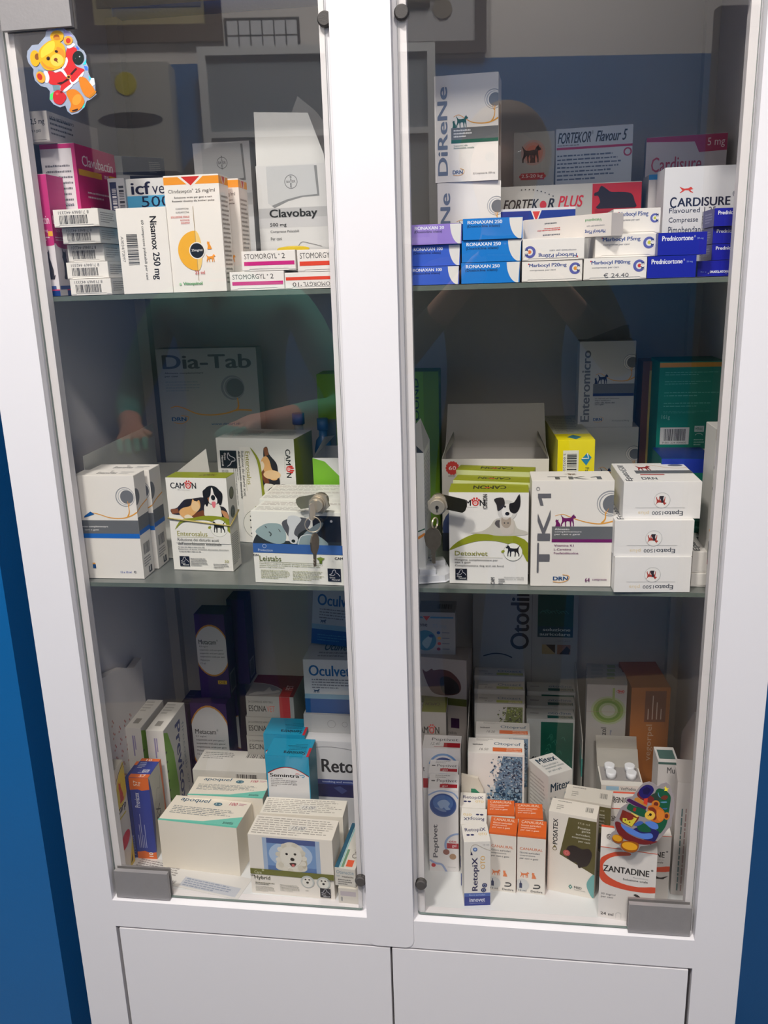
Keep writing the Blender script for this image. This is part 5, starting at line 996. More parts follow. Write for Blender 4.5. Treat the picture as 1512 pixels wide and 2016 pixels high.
P = carton('retop', 'white box with bold dark heading and navy band, at the post', col=(206, 206, 210))
for a_, b_, c_ in ((.585, .66, (26, 30, 84)),): pass
P.tx('Retop', .24, .60, .84, .80, (20, 22, 34), 2); P.rect(0, .51, 1, .565, (40, 60, 130)); P.tx('soothing and moisturizing ear', .24, .522, .9, .55, (190, 200, 226), 1); P.rect(0, .36, 1, .51, (28, 30, 84)); P.poly([(.4,.47),(.5,.49),(.6,.44),(.52,.40)], (60, 70, 120)); P.line([(.05, .92), (.4, .94), (.8, .9)], .01, (150, 150, 156), 4); done(P)
P = carton('ocuflat', 'flat white box with faint round icons under the eye-wipe boxes', col=(182, 182, 182)); P.ring(.42, .5, .06, .006, (140, 140, 140)); P.ring(.62, .5, .04, .006, (140, 140, 140)); P.ring(.80, .5, .04, .006, (140, 140, 140)); done(P)
OC = (12, 84, 140)
def ocul(P, full):
    P.face('F'); P.rect(0, 0, 1, .27, (14, 76, 142)); P.rect(0, .27, 1, .36, (120, 158, 180)); P.tx('Oculvet', .08, .70, .72, .90, OC, 2); P.tx('salviette' if full else 'wipes', .80, .70, 1.0, .82, (90, 140, 180), 1)
    P.greek(.12, .46, .8, .66, 4, (110, 110, 116), .42, 4); P.shape(DOG, .14, .38, .24, .46, (30, 60, 90), True)
    topface(P); P.tx('Oculvet', .25, .4, .65, .75, (60, 90, 110), 2); P.greek(.2, .1, .9, .36, 2, (140, 140, 140))
    if not full: P.face('F', off=.0004); P.greek(.1, .06, .7, .2, 3, (60, 120, 170), .35); P.ell(.92, .55, .06, .06, (12, 100, 160)); P.poly([(.87, .57), (.97, .57), (.92, .78)], (12, 100, 160))
P = carton('oculvet1', 'white and blue eye-wipes box, lower one of two at the post', 'white and blue boxes at the post', col=(190, 194, 196)); ocul(P, True); done(P)
P = carton('oculvet2', 'white and blue box with a drop sign, tilted on top near the post', 'white and blue boxes at the post', col=(168, 178, 184), ry=5); ocul(P, False); done(P)
P.root.location.z += .0045
def semi(P):
    c = (30, 148, 186); P.face('F'); P.k = .45; n = 20
    arc = [(.03 + .95*i/n, .50 + .26*math.sin(math.pi*(.10+.80*i/n)) - .05*(i/n)) for i in range(n+1)]
    P.poly(arc + [(.98, 0), (.02, 0)], (224, 222, 222)); P.line(arc, .018, (206, 60, 60), 0); P.line([(x, y+.012) for x, y in arc], .014, (60, 50, 60), 0)
    P.tx('Semintra', .07, .50, .76, .585, BK, 2); P.ring(.82, .54, .06, .016, (70, 150, 190), -90, 150); P.ring(.72, .575, .05, .014, (206, 60, 60), 20, 160)
    for i, t_ in enumerate(('4 mg/ml', 'solución oral para gatos', 'solução oral para gatos', 'soluzione orale per gatti', '30 ml')): P.tx(t_, .09, .445-.043*i, (.36, .70, .68, .70, .22)[i], .475-.043*i, (60, 60, 66), 1 if i < 4 else 0)
    P.k = 1; topface(P); P.off = .00042; P.rect(0, 0, 1, 1, c); P.face('T', 180, .00046); P.tx('Semintra', .10, .70, .62, .90, (20, 30, 50), 2); P.greek(.12, .3, .6, .66, 5, (20, 80, 110), .4, 3); P.rect(.0, .5, .06, 1, (196, 40, 50))
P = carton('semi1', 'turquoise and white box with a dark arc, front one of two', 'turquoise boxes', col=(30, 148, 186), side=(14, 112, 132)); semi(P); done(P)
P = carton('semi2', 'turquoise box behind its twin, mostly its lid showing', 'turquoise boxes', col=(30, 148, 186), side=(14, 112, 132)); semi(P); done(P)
def apo(P):
    P.face('T', 0, .00045); P.poly([(0, 0), (1, 0), (1, .42), (.55, .12), (0, .05)], (120, 204, 186)); P.poly([(0,0),(1,0),(1,.06),(0,.05)], (100, 196, 176))
    P.tx('apoquel', .10, .76, .48, .96, (40, 90, 120), 1, 0, .1); P.ell(.60, .80, .055, .035, (60, 110, 130), 18); P.tx('3.6', .56, .77, .64, .83, (200, 220, 224)); P.tx('100', .74, .80, .84, .92, (190, 40, 90), 1, 0, .2); P.greek(.86, .82, .97, .92, 2, (200, 140, 160)); P.greek(.07, .30, .92, .62, 5, (150, 156, 158), .4, 7); P.tx('zoetis', .80, .10, .93, .20, (60, 96, 96), 1)
P = carton('apo1', 'large cream-white box with mint green printed lid, nearest the door', 'mint-lidded white boxes', col=(238, 230, 216)); apo(P); done(P)
P = carton('apo2', 'cream-white box with mint green printed lid, behind the nearest one', 'mint-lidded white boxes', col=(238, 230, 216)); apo(P); done(P)
P = carton('whitelong', 'long white box with a barcode on top, at the back of the floor', col=(208, 204, 198))
P.face('F'); P.bars(.58, .76, .86, .95, n=22); topface(P); P.bars(.62, .66, .90, .86, n=22); P.greek(.04, .55, .5, .9, 4, (130, 128, 126), .4); done(P)
def hyb(P, f):
    topface(P); P.greek(.03, .06, .97, .94, 8, (172, 166, 158), .38, 5 if f else 7); P.rect(.45, .34, .66, .58, (224, 220, 212)); P.tx('15.00', .48, .38, .64, .54, (96, 96, 110), 0, 0, .4)
    if not f: return
    P.face('F'); P.rect(.17, .42, .85, .965, (90, 124, 178)); P.rect(.20, .50, .82, .93, (120, 156, 204)); P.ell(.50, .70, .26, .18, (178, 200, 228), 26); P.rect(.17, .88, .85, .965, (74, 92, 150)); P.rect(.17, .42, .22, .965, (168, 188, 216)); P.rect(.80, .42, .85, .965, (168, 188, 216))
    P.poly([(.34,.44),(.335,.60),(.37,.72),(.40,.86),(.50,.92),(.60,.88),(.66,.78),(.68,.60),(.66,.44)], (228, 222, 206), 4); P.ell(.505, .62, .12, .13, (238, 234, 222), 20); P.poly([(.62,.76),(.68,.68),(.69,.54),(.64,.50)], (206, 196, 176), 3)
    for t_ in range(15): P.ell(.505+.155*math.cos(.42*t_), .66+.22*math.sin(.42*t_), .035, .034, ((232, 226, 212), (220, 213, 196))[t_ % 2], 9)
    P.ell(.505, .68, .13, .14, (236, 231, 219), 20)
    P.ell(.455, .72, .016, .016, (34, 26, 24), 12); P.ell(.555, .725, .016, .016, (34, 26, 24), 12); P.ell(.52, .635, .026, .022, (34, 28, 28), 14); P.poly([(.485,.57),(.56,.575),(.55,.53),(.52,.51),(.495,.53)], (70, 40, 38), 3); P.ell(.525, .535, .018, .018, (214, 110, 110), 12)
    P.rect(0, .335, 1, .43, (112, 114, 48)); P.tx('Care', .05, .345, .135, .395, (210, 212, 180)); P.ell(.155, .41, .014, .014, (190, 192, 150), 10); P.tx('ON', 0, .295, .045, .325, BK, 2); P.tx('Hybrid', .045, .235, .235, .315, (60, 62, 40), 1)
    P.greek(.05, .155, .33, .205, 2, (110, 110, 90), .5); P.greek(.05, .04, .30, .14, 5, (160, 160, 150), .35); P.greek(.35, .08, .60, .20, 6, (160, 160, 150), .35)
    for cx in (.685, .875):
        P.ell(cx, .28, .082, .082, (196, 200, 196), 26); P.ell(cx, .27, .062, .066, (232, 228, 218), 22); P.ell(cx-.022, .315, .012, .010, (50, 44, 44), 8); P.ell(cx+.022, .315, .012, .010, (50, 44, 44), 8); P.ell(cx, .265, .016, .015, (40, 36, 36), 10); P.greek(cx-.03, .12, cx+.03, .135, 1, (140, 140, 130))
    P.tx('CAM', .925, .315, .995, .34, BK, 2); omega(P, .83, .035, .125)
P = carton('hybrid1', 'white box with a fluffy white dog on blue and an olive band, frontmost', 'fluffy-dog boxes in file', col=(238, 231, 221)); hyb(P, True); done(P)
P = carton('hybrid2', 'white box just behind the fluffy-dog front, only its printed lid showing', 'fluffy-dog boxes in file', col=(236, 230, 219)); hyb(P, False); done(P)
P = carton('oti_low', 'small white box end lying on the floor under the slanted box at the post', col=(216, 210, 200), flap=.004); P.rect(.1, .5, .85, .8, (190, 180, 186)); P.rect(.12, .15, .2, .42, (150, 150, 150)); done(P)
P = carton('oti_top', 'long slim box with teal and orange print resting on the small box at the post', col=(214, 210, 202), flap=.004); P.tx('Otimectin', .08, .68, .92, .88, (120, 150, 170)); P.tx('vet', .08, .5, .25, .62, (150, 160, 170)); P.tx('Imazemectine', .35, .5, .9, .60, (60, 60, 60), 1); P.greek(.15, .08, .9, .42, 3, (120, 118, 116))
P.face('T', 0, .00006); P.rect(0, 0, .20, 1, (20, 90, 120)); P.rect(.22, 0, .27, 1, (130, 196, 200)); P.rect(.30, .02, .42, .4, (110, 150, 120)); P.rect(.5, .04, .82, .18, (226, 92, 56)); P.tx('Otimectin', .62, .22, .90, .8, (120, 110, 110), 0, 90); done(P)
# leaflet under the mint-lidded box
o = tag(link('paper_leaflet', (lambda b: (addb(b, -.085, .105, -.021, .024, 0, .00028), b)[1])(bmesh.new()), card((214, 212, 210))), 'folded white printed leaflet lying flat, front edge of the cabinet floor, left', 'leaflet')
o.location = (-.315, .0570, .0462); o.rotation_euler = (0, 0, math.radians(-11))
P = Pr(.19, .045, .0003); P.w = .19
P.face('T'); P.off = .00005; P.O = Vector((-.085, -.021, .00028)); P.tx('PREVENZIONE', .30, .08, .46, .22, (60, 60, 66), 1)
P.rect(.50, .08, .97, .5, (186, 190, 200)); P.greek(.52, .1, .95, .48, 4, (140, 150, 170)); P.greek(.05, .3, .45, .9, 6, (150, 146, 146)); P.build(o)
# leaning paper bags
def bag(label, pts, n, dots):
    bm = bmesh.new(); A = [bm.verts.new(p) for p in pts]; Bq = [bm.verts.new((p[0]+n[0], p[1]+n[1], p[2]+n[2])) for p in pts]; bm.faces.new(A); bm.faces.new(Bq[::-1])
    for i in range(len(pts)): bm.faces.new((A[i], Bq[i], Bq[(i+1) % len(pts)], A[(i+1) % len(pts)]))
    o = tag(link('paper_bag', bm, card((218, 212, 210)), bevel=.0008), label, 'paper bag')
    if dots:
        O = Vector(pts[0]); U = (Vector(pts[1])-O); V_2 = (Vector(pts[-1])-O); N = Vector(n).normalized()
        bm = bmesh.new(); R = random.Random(4)
        for i in range(9):
            for j in range(14):
                if j/14 > .78 - .02*i: continue
                c = O + U*(.06+.105*i) + V_2*(.04+.066*j) + N*(Vector(n).length+.0002)
                u = U.normalized()*.0032; v = V_2.normalized()*.0045; a = R.uniform(-.6, .6); u2 = u*math.cos(a)+v*math.sin(a); v2 = v*math.cos(a)-u*math.sin(a)
                for (p, q) in ((0, 1), (.9, .2), (-.7, -.6)):
                    k = c + u2*p + v2*q; vs = [bm.verts.new(k + u2*s_*.45 + v2*t_*.35) for s_, t_ in ((-1,-1),(1,-1),(1,1),(-1,1))]; bm.faces.new(vs)
        link('red_lettering', bm, ink((190, 120, 112)), o)
    return o
bag('crumpled white paper bag with faint red lettering leaning on the left side', [(-.4285, .045, .0462), (-.4285, .226, .0462), (-.4285, .231, .306), (-.4285, .20, .303), (-.4285, .166, .320), (-.4285, .13, .330), (-.4285, .045, .345)], (.011, 0, 0), True)
bag('white paper bag standing against the right side at the back', [(.4310, .13, .0462), (.4310, .27, .0462), (.4310, .27, .19), (.4310, .20, .262), (.4310, .14, .236)][::-1], (-.012, 0, 0), False)

# ================================================================== cabinet floor, right
def pep(P, full):
    topface(P); P.greek(.2, .72, .8, .95, 2, (170, 166, 166)); P.tx('Peptivet', .26, .42, .94, .66, (110, 108, 112), 1); P.rect(.08, .50, .20, .58, (90, 90, 94)); P.rect(.38, .12, .96, .34, (178, 34, 46)); P.tx('oto gel', .42, .15, .72, .5, (206, 60, 60), 1) if not full else P.tx('oto', .44, .26, .66, .40, (196, 40, 50), 1); P.tx('gel', .46, .15, .64, .28, (240, 220, 220), 1)
    P.face('F'); P.line([(.0, .93), (.35, .985), (.8, .97), (1, .90)], .05, (150, 172, 212), 6); P.ell(.49, .815, .45, .45, (90, 110, 160), 30); P.ell(.49, .82, .42, .42, (58, 84, 146), 30); P.ell(.49, .845, .34, .30, (86, 118, 176), 26)
    P.poly([(.30,.84),(.42,.875),(.60,.88),(.72,.84),(.66,.80),(.74,.77),(.60,.76),(.52,.79),(.42,.765),(.36,.80)], (150, 172, 206), 3); P.poly([(.2,.79),(.4,.745),(.6,.74),(.5,.77)], (120, 140, 180), 3)
    P.tx('Peptivet', .13, .17, .34, .58, (104, 102, 110), 2, 90); P.ring(1.0, .33, .45, .07, (150, 172, 212), 80, 220); P.rect(.60, .29, 1, .355, (176, 40, 56)); P.tx('gel', .78, .30, .92, .345, (240, 220, 224), 1); P.tx('oto', .68, .365, .92, .39, (196, 40, 56), 1)
    P.ell(.58, .245, .11, .11, (150, 96, 86), 18); P.ell(.80, .19, .115, .115, (176, 140, 110), 18); P.line([(.02, .14), (.2, .10), (.40, .09), (.50, .05), (.58, 0)], .07, (160, 176, 214), 5); P.ell(.14, .075, .075, .075, (200, 60, 70), 16); P.tx('25 ml gel', .62, .05, .9, .062, (150, 150, 150))
P = carton('pep1', 'tall white box with a blue globe and red oval badge, frontmost by the post', 'globe boxes in file by the post', col=(232, 228, 228)); pep(P, True); done(P)
P = carton('pep2', 'middle one of three white globe boxes standing in file', 'globe boxes in file by the post', col=(232, 228, 228)); pep(P, True); done(P)
P = carton('pep3', 'hindmost globe box, wider, showing a blue arc under its lid', 'globe boxes in file by the post', col=(232, 228, 228)); topface(P); P.tx('Peptivet', .22, .52, .92, .78, (110, 108, 112), 1); P.rect(.55, .12, .98, .44, (178, 34, 46)); P.rect(.3, .12, .98, .15, (178, 34, 46)); P.tx('12.40', .2, .25, .45, .45, (130, 130, 130), 0, 0, .3)
P.face('F'); P.ring(.55, .80, .36, .06, (120, 160, 210), 10, 170); P.ell(.55, .79, .30, .30, (50, 80, 150), 26); P.rect(0, .55, .14, .66, (186, 30, 50)); P.tx('t', .01, .74, .05, .79, (90, 90, 100), 2); done(P)
def retx(P, i):
    topface(P, 180 if i == 1 else 0); P.tx('RetopiX', .10, .52, .90, .78, (40, 44, 100), 1); P.ell(.20, .38, .07, .055, (40, 44, 100), 14); P.ell(.36, .38, .07, .055, (40, 44, 100), 14); P.tx('OTO', .60, .34, .92, .48, (226, 190, 90), 1)
    P.face('F'); P.rect(0, 0, 1, .20, (32, 54, 140)); P.rect(0, .145, 1, .20, (70, 100, 176)); P.tx('Gocce auricolari', .18, .158, .80, .185, (190, 206, 240)); P.tx('innovet', .20, .06, .80, .125, (226, 230, 244), 1); P.tx('Veterinary Innovation', .20, .03, .80, .045, (190, 200, 230))
    P.tx('RetopiX', .30, .235, .58, .76, (24, 28, 86), 2, 90); P.tx('OTO', .62, .58, .80, .78, (230, 180, 70), 0, 90); P.ell(.78, .32, .10, .10, (24, 40, 96), 18); P.ell(.74, .245, .10, .10, (24, 40, 96), 18); P.ring(.78, .32, .05, .012, (190, 200, 230)); P.ring(.74, .245, .05, .012, (190, 200, 230))
    P.line([(.25, .80), (.27, .92), (.45, .96), (.75, .90), (1, .86)], .014, (176, 166, 150), 5); P.poly([(.24, .80), (.33, .80), (.28, .86)], (24, 28, 86)); P.ell(.42, .885, .085, .085, (70, 110, 180), 16); P.ell(.42, .885, .045, .045, (190, 210, 240), 12); P.tx('15 ml', .72, .945, .94, .96, (120, 120, 130))
for i, lb in enumerate(('slim white box with upright navy lettering and blue foot, nearest the door', 'middle one of three slim navy-lettered boxes, lid upside down', 'hindmost of the three slim navy-lettered boxes')):
    P = carton('retx%d' % (i+1), lb, 'slim navy-lettered boxes in file', col=(238, 234, 228)); retx(P, i); done(P)
def cana(P):
    o = (228, 104, 36); topface(P); P.rect(0, 0, 1, 1, o); P.tx('CANAURAL', .10, .76, .90, .93, (244, 214, 190), 1); P.tx('Gocce auricolari', .10, .58, .80, .70, (250, 226, 206), 1); P.tx('sospensione', .10, .42, .62, .53, (250, 226, 206), 1); P.tx('per cani e gatti', .10, .26, .74, .38, (250, 226, 206), 1)
    P.face('F'); P.rect(0, .975, 1, 1, o); P.tx('CANAURAL', .09, .755, .90, .80, (222, 116, 64), 1); P.tx('Gocce auricolari', .09, .695, .80, .73, (96, 98, 106), 1); P.tx('sospensione', .09, .645, .64, .675, (96, 98, 106), 1); P.tx('per cani e gatti', .09, .59, .74, .625, (96, 98, 106), 1)
    P.shape(DOG, .12, .275, .44, .385, (230, 130, 78), True); P.shape(CAT, .48, .27, .70, .38, (230, 130, 78)); P.ell(.18, .14, .26, .26, (210, 210, 208), 24); P.poly([(.09, .085), (.19, .085), (.19, .165), (.155, .18), (.155, .215), (.125, .215), (.125, .18), (.09, .165)], (40, 50, 90)); P.tx('15 ml', .06, .03, .34, .06, (90, 90, 96), 1); P.line([(.62, .16), (.76, .165), (.82, .14), (.76, .11), (.58, .105)], .045, (50, 52, 60), 5); P.tx('Dechra', .50, .03, .92, .065, (60, 60, 66), 1)
for k, lb in (('canL1', 'slim white box with orange lid, front left of four, next to the navy-lettered one'), ('canL2', 'orange-lidded box, back left of four'), ('canR1', 'slim white box with orange lid, front right of four'), ('canR2', 'orange-lidded box, back right of four')):
    P = carton(k, lb, 'orange-lidded boxes', col=(236, 229, 220), side=(206, 120, 70), top=(228, 104, 36)); cana(P); done(P)
def bubbles(P, x0, y0, x1, y1, cols, seed, n=240):
    R = random.Random(seed); k = P.W/P.H
    P.poly([(x0+.12*(x1-x0), y0), (x1, y0), (x1, y1), (x0+.45*(x1-x0), y1), (x0+.3*(x1-x0), (y0+y1)/2)], cols[0])
    for i in range(n):
        t = R.random(); x = x0 + (x1-x0)*(R.random()**.6); y = y0 + (y1-y0)*t; r_ = R.uniform(.008, .030)*(1.3 if t < .35 else .7)
        if x - r_ < x0 - .02 or x + r_ > x1: continue
        P.ell(x, y, r_, r_, R.choice(cols[1:]), 9); P.off -= .000018
        if i % 2: P.ell(x+r_*.2, y+r_*.2*k, r_*.62, r_*.62, R.choice(cols[:2]), 8); P.off -= .000018
    P.off += .0003
def otopr(P, title, band, cols, price, F_=True, x0_=.46):
    topface(P); P.greek(.14, .80, .50, .95, 2, (170, 166, 162)); P.tx(title, .46, .48, .94, .74, (90, 112, 136), 1); P.rect(.44, .12, .96, .38, band); P.tx('detergente', .68, .26, .94, .35, (244, 220, 200), 1); P.tx('auricolare', .68, .15, .94, .24, (244, 220, 200), 1); P.tx(price, .20, .16, .36, .32, (120, 118, 118), 0, 0, .3); P.greek(.08, .45, .38, .62, 1, (120, 118, 118))
    P.face('F')
    if F_: bubbles(P, x0_, .48, .965, .975, cols, 5, 420)
BL = [(110, 140, 166), (40, 62, 90), (60, 96, 130), (150, 176, 196), (200, 212, 220)]
P = carton('otoprof1', 'white box with blue water bubbles and orange-striped lid, front one of two', 'blue bubble boxes', col=(234, 229, 224)); otopr(P, 'Otoprof', (222, 104, 44), BL, '16.50', x0_=.34); done(P)
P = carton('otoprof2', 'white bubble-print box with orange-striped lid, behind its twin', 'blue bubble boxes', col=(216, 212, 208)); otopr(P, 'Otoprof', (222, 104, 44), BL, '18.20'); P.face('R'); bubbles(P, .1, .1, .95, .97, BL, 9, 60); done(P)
P = carton('mitex', 'white box with bold teal-black name on lid and front, turned slightly', col=(220, 218, 214))
P.root.rotation_euler.z = math.radians(32)
topface(P); P.tx('Mitex', .16, .62, .90, .90, (34, 60, 80), 2); P.tx('Gocce auricolari e', .16, .44, .80, .55, (90, 110, 120)); P.tx('sospensione cutanea', .16, .28, .92, .40, (90, 110, 120)); P.tx('per cani e gatti', .16, .12, .70, .24, (90, 110, 120))
P.face('F'); P.tx('Mitex', .10, .80, .90, .90, (34, 60, 80), 2)
for i, t_ in enumerate(('Gocce', 'auricolari e', 'sospensione', 'cutanea per', 'cani e gatti')): P.tx(t_, .10, .715-.06*i, (.34, .62, .66, .6, .62)[i], .745-.06*i, (90, 100, 110), 1)
P.rect(.70, .68, .78, .76, (60, 110, 140)); P.face('L'); P.greek(.1, .2, .9, .9, 16, (176, 172, 168), .4); done(P)
def posa(P):
    kh = (92, 84, 40); P.face('F'); P.poly([(.42, .965), (1, .965), (1, .30), (.25, .485)], kh)
    P.tx('POSATEX', .10, .60, .20, .92, (28, 28, 34), 2, 90); P.ring(.145, .545, .04, .016, (120, 106, 60)); P.poly([(.105,.56),(.185,.56),(.145,.595)], (120, 106, 60)); P.tx('17,5 ml', .62, .90, .86, .925, (206, 200, 176))
    for i, t_ in enumerate(('Posatex', 'gocce', 'auricolari,', 'sospensione', 'per cani')): P.tx(t_, (.62, .70, .58, .50, .64)[i], .845-.042*i, .88, .873-.042*i, (226, 222, 206), 1)
    P.poly([(.38,.50),(.42,.60),(.56,.63),(.72,.60),(.86,.62),(.93,.55),(.86,.42),(.74,.38),(.66,.36),(.62,.42),(.50,.43)], (40, 26, 24), 3); P.ell(.40, .52, .075, .075, (196, 86, 84), 18); P.ring(.40, .52, .035, .01, (230, 150, 140)); P.poly([(1, .30), (1, .02), (.90, .07), (.84, .17), (.90, .26)], (110, 170, 168), 3)
    P.poly([(.46,.10),(.50,.13),(.545,.10),(.50,.07)], (30, 130, 120)); P.poly([(.485,.10),(.50,.113),(.52,.10),(.50,.087)], W_); P.tx('MSD', .58, .09, .74, .12, (50, 56, 60), 1); P.tx('Animal Health', .58, .068, .82, .08, (120, 120, 120))
    topface(P); P.greek(.14, .78, .62, .9, 1, (150, 146, 140)); P.greek(.14, .2, .3, .6, 3, (160, 156, 150)); P.bars(.74, .35, .90, .7, (120, 118, 114), 9)
P = carton('pos1', 'white box with olive-brown slanted panel and upright black name, front one', 'olive-panel boxes', col=(236, 229, 219)); posa(P); done(P)
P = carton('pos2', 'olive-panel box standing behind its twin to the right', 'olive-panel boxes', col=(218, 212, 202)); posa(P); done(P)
def zant(P, full=True):
    rd = (224, 82, 50); P.face('F')
    out_ = [(.50, .965), (.25, .945), (.06, .87), (.0, .80), (.0, .58), (.12, .49), (.40, .445), (.70, .435), (1.0, .455), (1, .535), (.70, .505), (.40, .525), (.15, .60), (.055, .70), (.09, .80), (.25, .885), (.52, .925)]
    P.poly(out_, rd, 3); P.rect(0, .99, 1, 1, rd)
    P.tx('ZANTADINE', .06, .665, .88, .75, (22, 20, 22), 2); P.ell(.925, .76, .022, .022, (110, 110, 112), 12); P.tx('Ranitidina', .60, .62, .86, .64, (170, 170, 170)); P.tx('Soluzione orale', .42, .575, .86, .603, (50, 50, 54), 1)
    P.tx('30 mg/ml', .04, .325, .30, .36, (110, 110, 112)); P.tx('per cani', .04, .285, .26, .318, (110, 110, 112)); P.poly([(.62,.385),(.66,.405),(.72,.385),(.76,.36),(.84,.355),(.98,.385),(.90,.345),(.88,.33),(.74,.33),(.70,.325),(.68,.365)], (34, 24, 24), 2)
    P.tx('24 ml', .045, .045, .28, .085, (50, 50, 54), 1); P.ring(.37, .075, .05, .006, (190, 190, 190), 0, 180); P.rect(.32, .02, .325, .075, (190, 190, 190)); P.rect(.415, .02, .42, .075, (190, 190, 190))
    P.face('T', 180, .00045); P.rect(0, .0, 1, .10, rd); P.tx('ZANTADINE®', .10, .40, .90, .66, (40, 36, 38), 2); P.tx('Soluzione orale', .2, .2, .6, .3, (110, 110, 110)); P.rect(0, .80, 1, .86, rd) if False else None
P = carton('zan1', 'white box with red curved band and bold black name behind the lower right clamp', 'red-banded boxes', col=(234, 229, 225)); zant(P); done(P)
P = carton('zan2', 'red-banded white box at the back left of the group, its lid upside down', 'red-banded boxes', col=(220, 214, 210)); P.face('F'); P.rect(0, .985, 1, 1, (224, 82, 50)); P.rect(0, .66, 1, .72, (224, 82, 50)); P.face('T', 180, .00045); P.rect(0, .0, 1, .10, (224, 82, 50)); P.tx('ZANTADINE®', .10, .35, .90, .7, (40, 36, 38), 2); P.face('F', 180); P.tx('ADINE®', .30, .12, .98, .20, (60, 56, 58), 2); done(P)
P = carton('zan3', 'red-banded white box, right-hand one, only its right part showing', 'red-banded boxes', col=(220, 214, 210)); zant(P)
P.off = .0012; P.rect(.70, 0, 1, .95, (218, 214, 210)); P.tx('E', .80, .66, .90, .74, (40, 36, 38), 2); P.ell(.95, .74, .02, .02, (110, 110, 110), 12); P.tx('ale', .80, .57, .88, .59, (50, 50, 54), 1); P.line([(.72, .47), (.86, .49), (1, .53)], .07, (224, 82, 50), 4); P.poly([(.74,.30),(.82,.39),(.92,.40),(.98,.42),(.92,.36),(.93,.30),(.90,.28),(.86,.33)], (34, 24, 24), 2); P.ell(.84, .12, .10, .10, (220, 90, 78), 20); P.tx('CEVA', .77, .11, .91, .135, (240, 200, 190), 1); done(P)
P = carton('opentab', 'opened white box of capped vials, its double lid raised', col=(216, 212, 206)); P.face('F'); P.rect(.12, .93, .42, .985, (150, 190, 214)); P.tx('VetMedica', .46, .935, .82, .98, (90, 96, 104), 1); done(P)
for c_ in P.root.children:
    if c_.name.startswith('lid'): bpy.data.objects.remove(c_); break
w_, d_, h_ = P.w, P.d, P.h
for nm_, y0_, z0_, z1_, ln in (('raised_lid', .030, .016, .040, .010), ('raised_lid', .018, .012, .028, .006)):
    bm = bmesh.new(); a_ = [(-w_/2, y0_, h_), (w_/2, y0_, h_), (w_/2-.002, y0_+ln, h_+z1_), (-w_/2-.002, y0_+ln, h_+z1_)]; A = [bm.verts.new(p) for p in a_]; bm.faces.new(A); bmesh.ops.solidify(bm, geom=bm.faces[:], thickness=.0008); link(nm_, bm, card((226, 222, 214)), P.root)
bm = bmesh.new(); addb(bm, -w_/2+.002, w_/2-.002, -.018, .017, h_, h_+.0008); link('foil_tray', bm, mat('clear_tray', (150, 146, 146), rough=.15), P.root)
for x_ in (-.014, .015):
    for y_ in (-.010, .008):
        bm = bmesh.new(); addcyl(bm, (x_, y_, h_+.0008), (0, 0, 1), .0072, .010, n=20); link('vial_cap', bm, mat('vial_cap', (228, 230, 236), rough=.3), P.root, bevel=.0012)
P = carton('mur', 'narrow white box with small dark heading, left of the tall flapped one', col=(206, 202, 200)); P.tx('Mur', .45, .90, .98, .955, (70, 70, 76), 1); P.rect(0, .98, 1, 1, (60, 96, 90)); topface(P); P.rect(.1, .2, .9, .8, (70, 100, 96)); done(P)
P = carton('whitetall', 'tall white box with raised flap and upright small print at the right frame', col=(206, 200, 198))
for i, c_ in enumerate(((70, 110, 120), (160, 130, 130), (150, 140, 140), (110, 116, 130))): P.greek(.2, .1, .3, .2, 1, c_) if False else None
P.face('F', 90); 
for i, c_ in enumerate(((110, 114, 126), (150, 136, 136), (160, 130, 130), (80, 116, 120))): P.greek(.04, .16+.17*i, .86, .24+.17*i, 1, c_, .8, i+3, .9)
done(P); bm = bmesh.new(); w_, d_, h_ = P.w, P.d, P.h; A = [bm.verts.new(p) for p in ((-w_/2, -d_/2, h_+.0004), (w_/2, -d_/2, h_+.0004), (w_/2-.001, -d_/2+.014, h_+.026), (-w_/2-.003, -d_/2+.014, h_+.026))]; bm.faces.new(A); bmesh.ops.solidify(bm, geom=bm.faces[:], thickness=.0007); link('raised_flap', bm, card((214, 208, 206)), P.root)
# small open box with a green corner between the globe and bubble boxes
root = tag(empty('medicine_box', (.0950, .1535, .0463), (0, 0, 0)), 'small pale box with a dark green corner wedged left of the bubble box', 'box'); bm = bmesh.new(); addprism(bm, [(-.006, 0), (.026, 0), (.026, .105), (.018, .123), (-.006, .128)], -.0025, .0025); link('carton_body', bm, card((214, 206, 192)), root, bevel=.0004)
bm = bmesh.new(); addprism(bm, [(.008, .06), (.026, .06), (.026, .094), (.014, .106), (.008, .106)], -.0029, -.0026); link('printing', bm, ink((40, 130, 96)), root)
# display carton with header, dividers and two files of ear-cleaner boxes
GR = [(96, 110, 40), (40, 46, 20), (150, 166, 60), (70, 80, 30), (180, 184, 150)]
for i in range(3):
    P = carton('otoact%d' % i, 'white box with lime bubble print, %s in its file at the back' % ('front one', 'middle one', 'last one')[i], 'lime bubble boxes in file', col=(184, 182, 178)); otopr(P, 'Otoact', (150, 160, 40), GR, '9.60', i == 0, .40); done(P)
for i in range(3):
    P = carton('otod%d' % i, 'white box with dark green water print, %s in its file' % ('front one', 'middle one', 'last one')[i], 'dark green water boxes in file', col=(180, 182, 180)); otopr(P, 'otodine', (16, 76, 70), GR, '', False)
    P.face('F'); P.rect(.30, .02, .97, .975, (12, 84, 68)); P.rect(.30, .02, .97, .16, (20, 76, 80))
    R = random.Random(8)
    for j in range(26 if i == 0 else 6): x_ = R.uniform(.33, .9); y_ = R.uniform(.2, .84); P.line([(x_, y_), (x_+.05, y_+.02), (x_+.08, y_-.02)], .007, (70, 140, 118), 3); P.off -= .00002
    P.off += .0003; P.tx('otodine', .06, .05, .22, .62, (70, 74, 76), 2, 90); P.tx('soluzione', .55, .085, .9, .11, (190, 210, 206), 1); done(P)
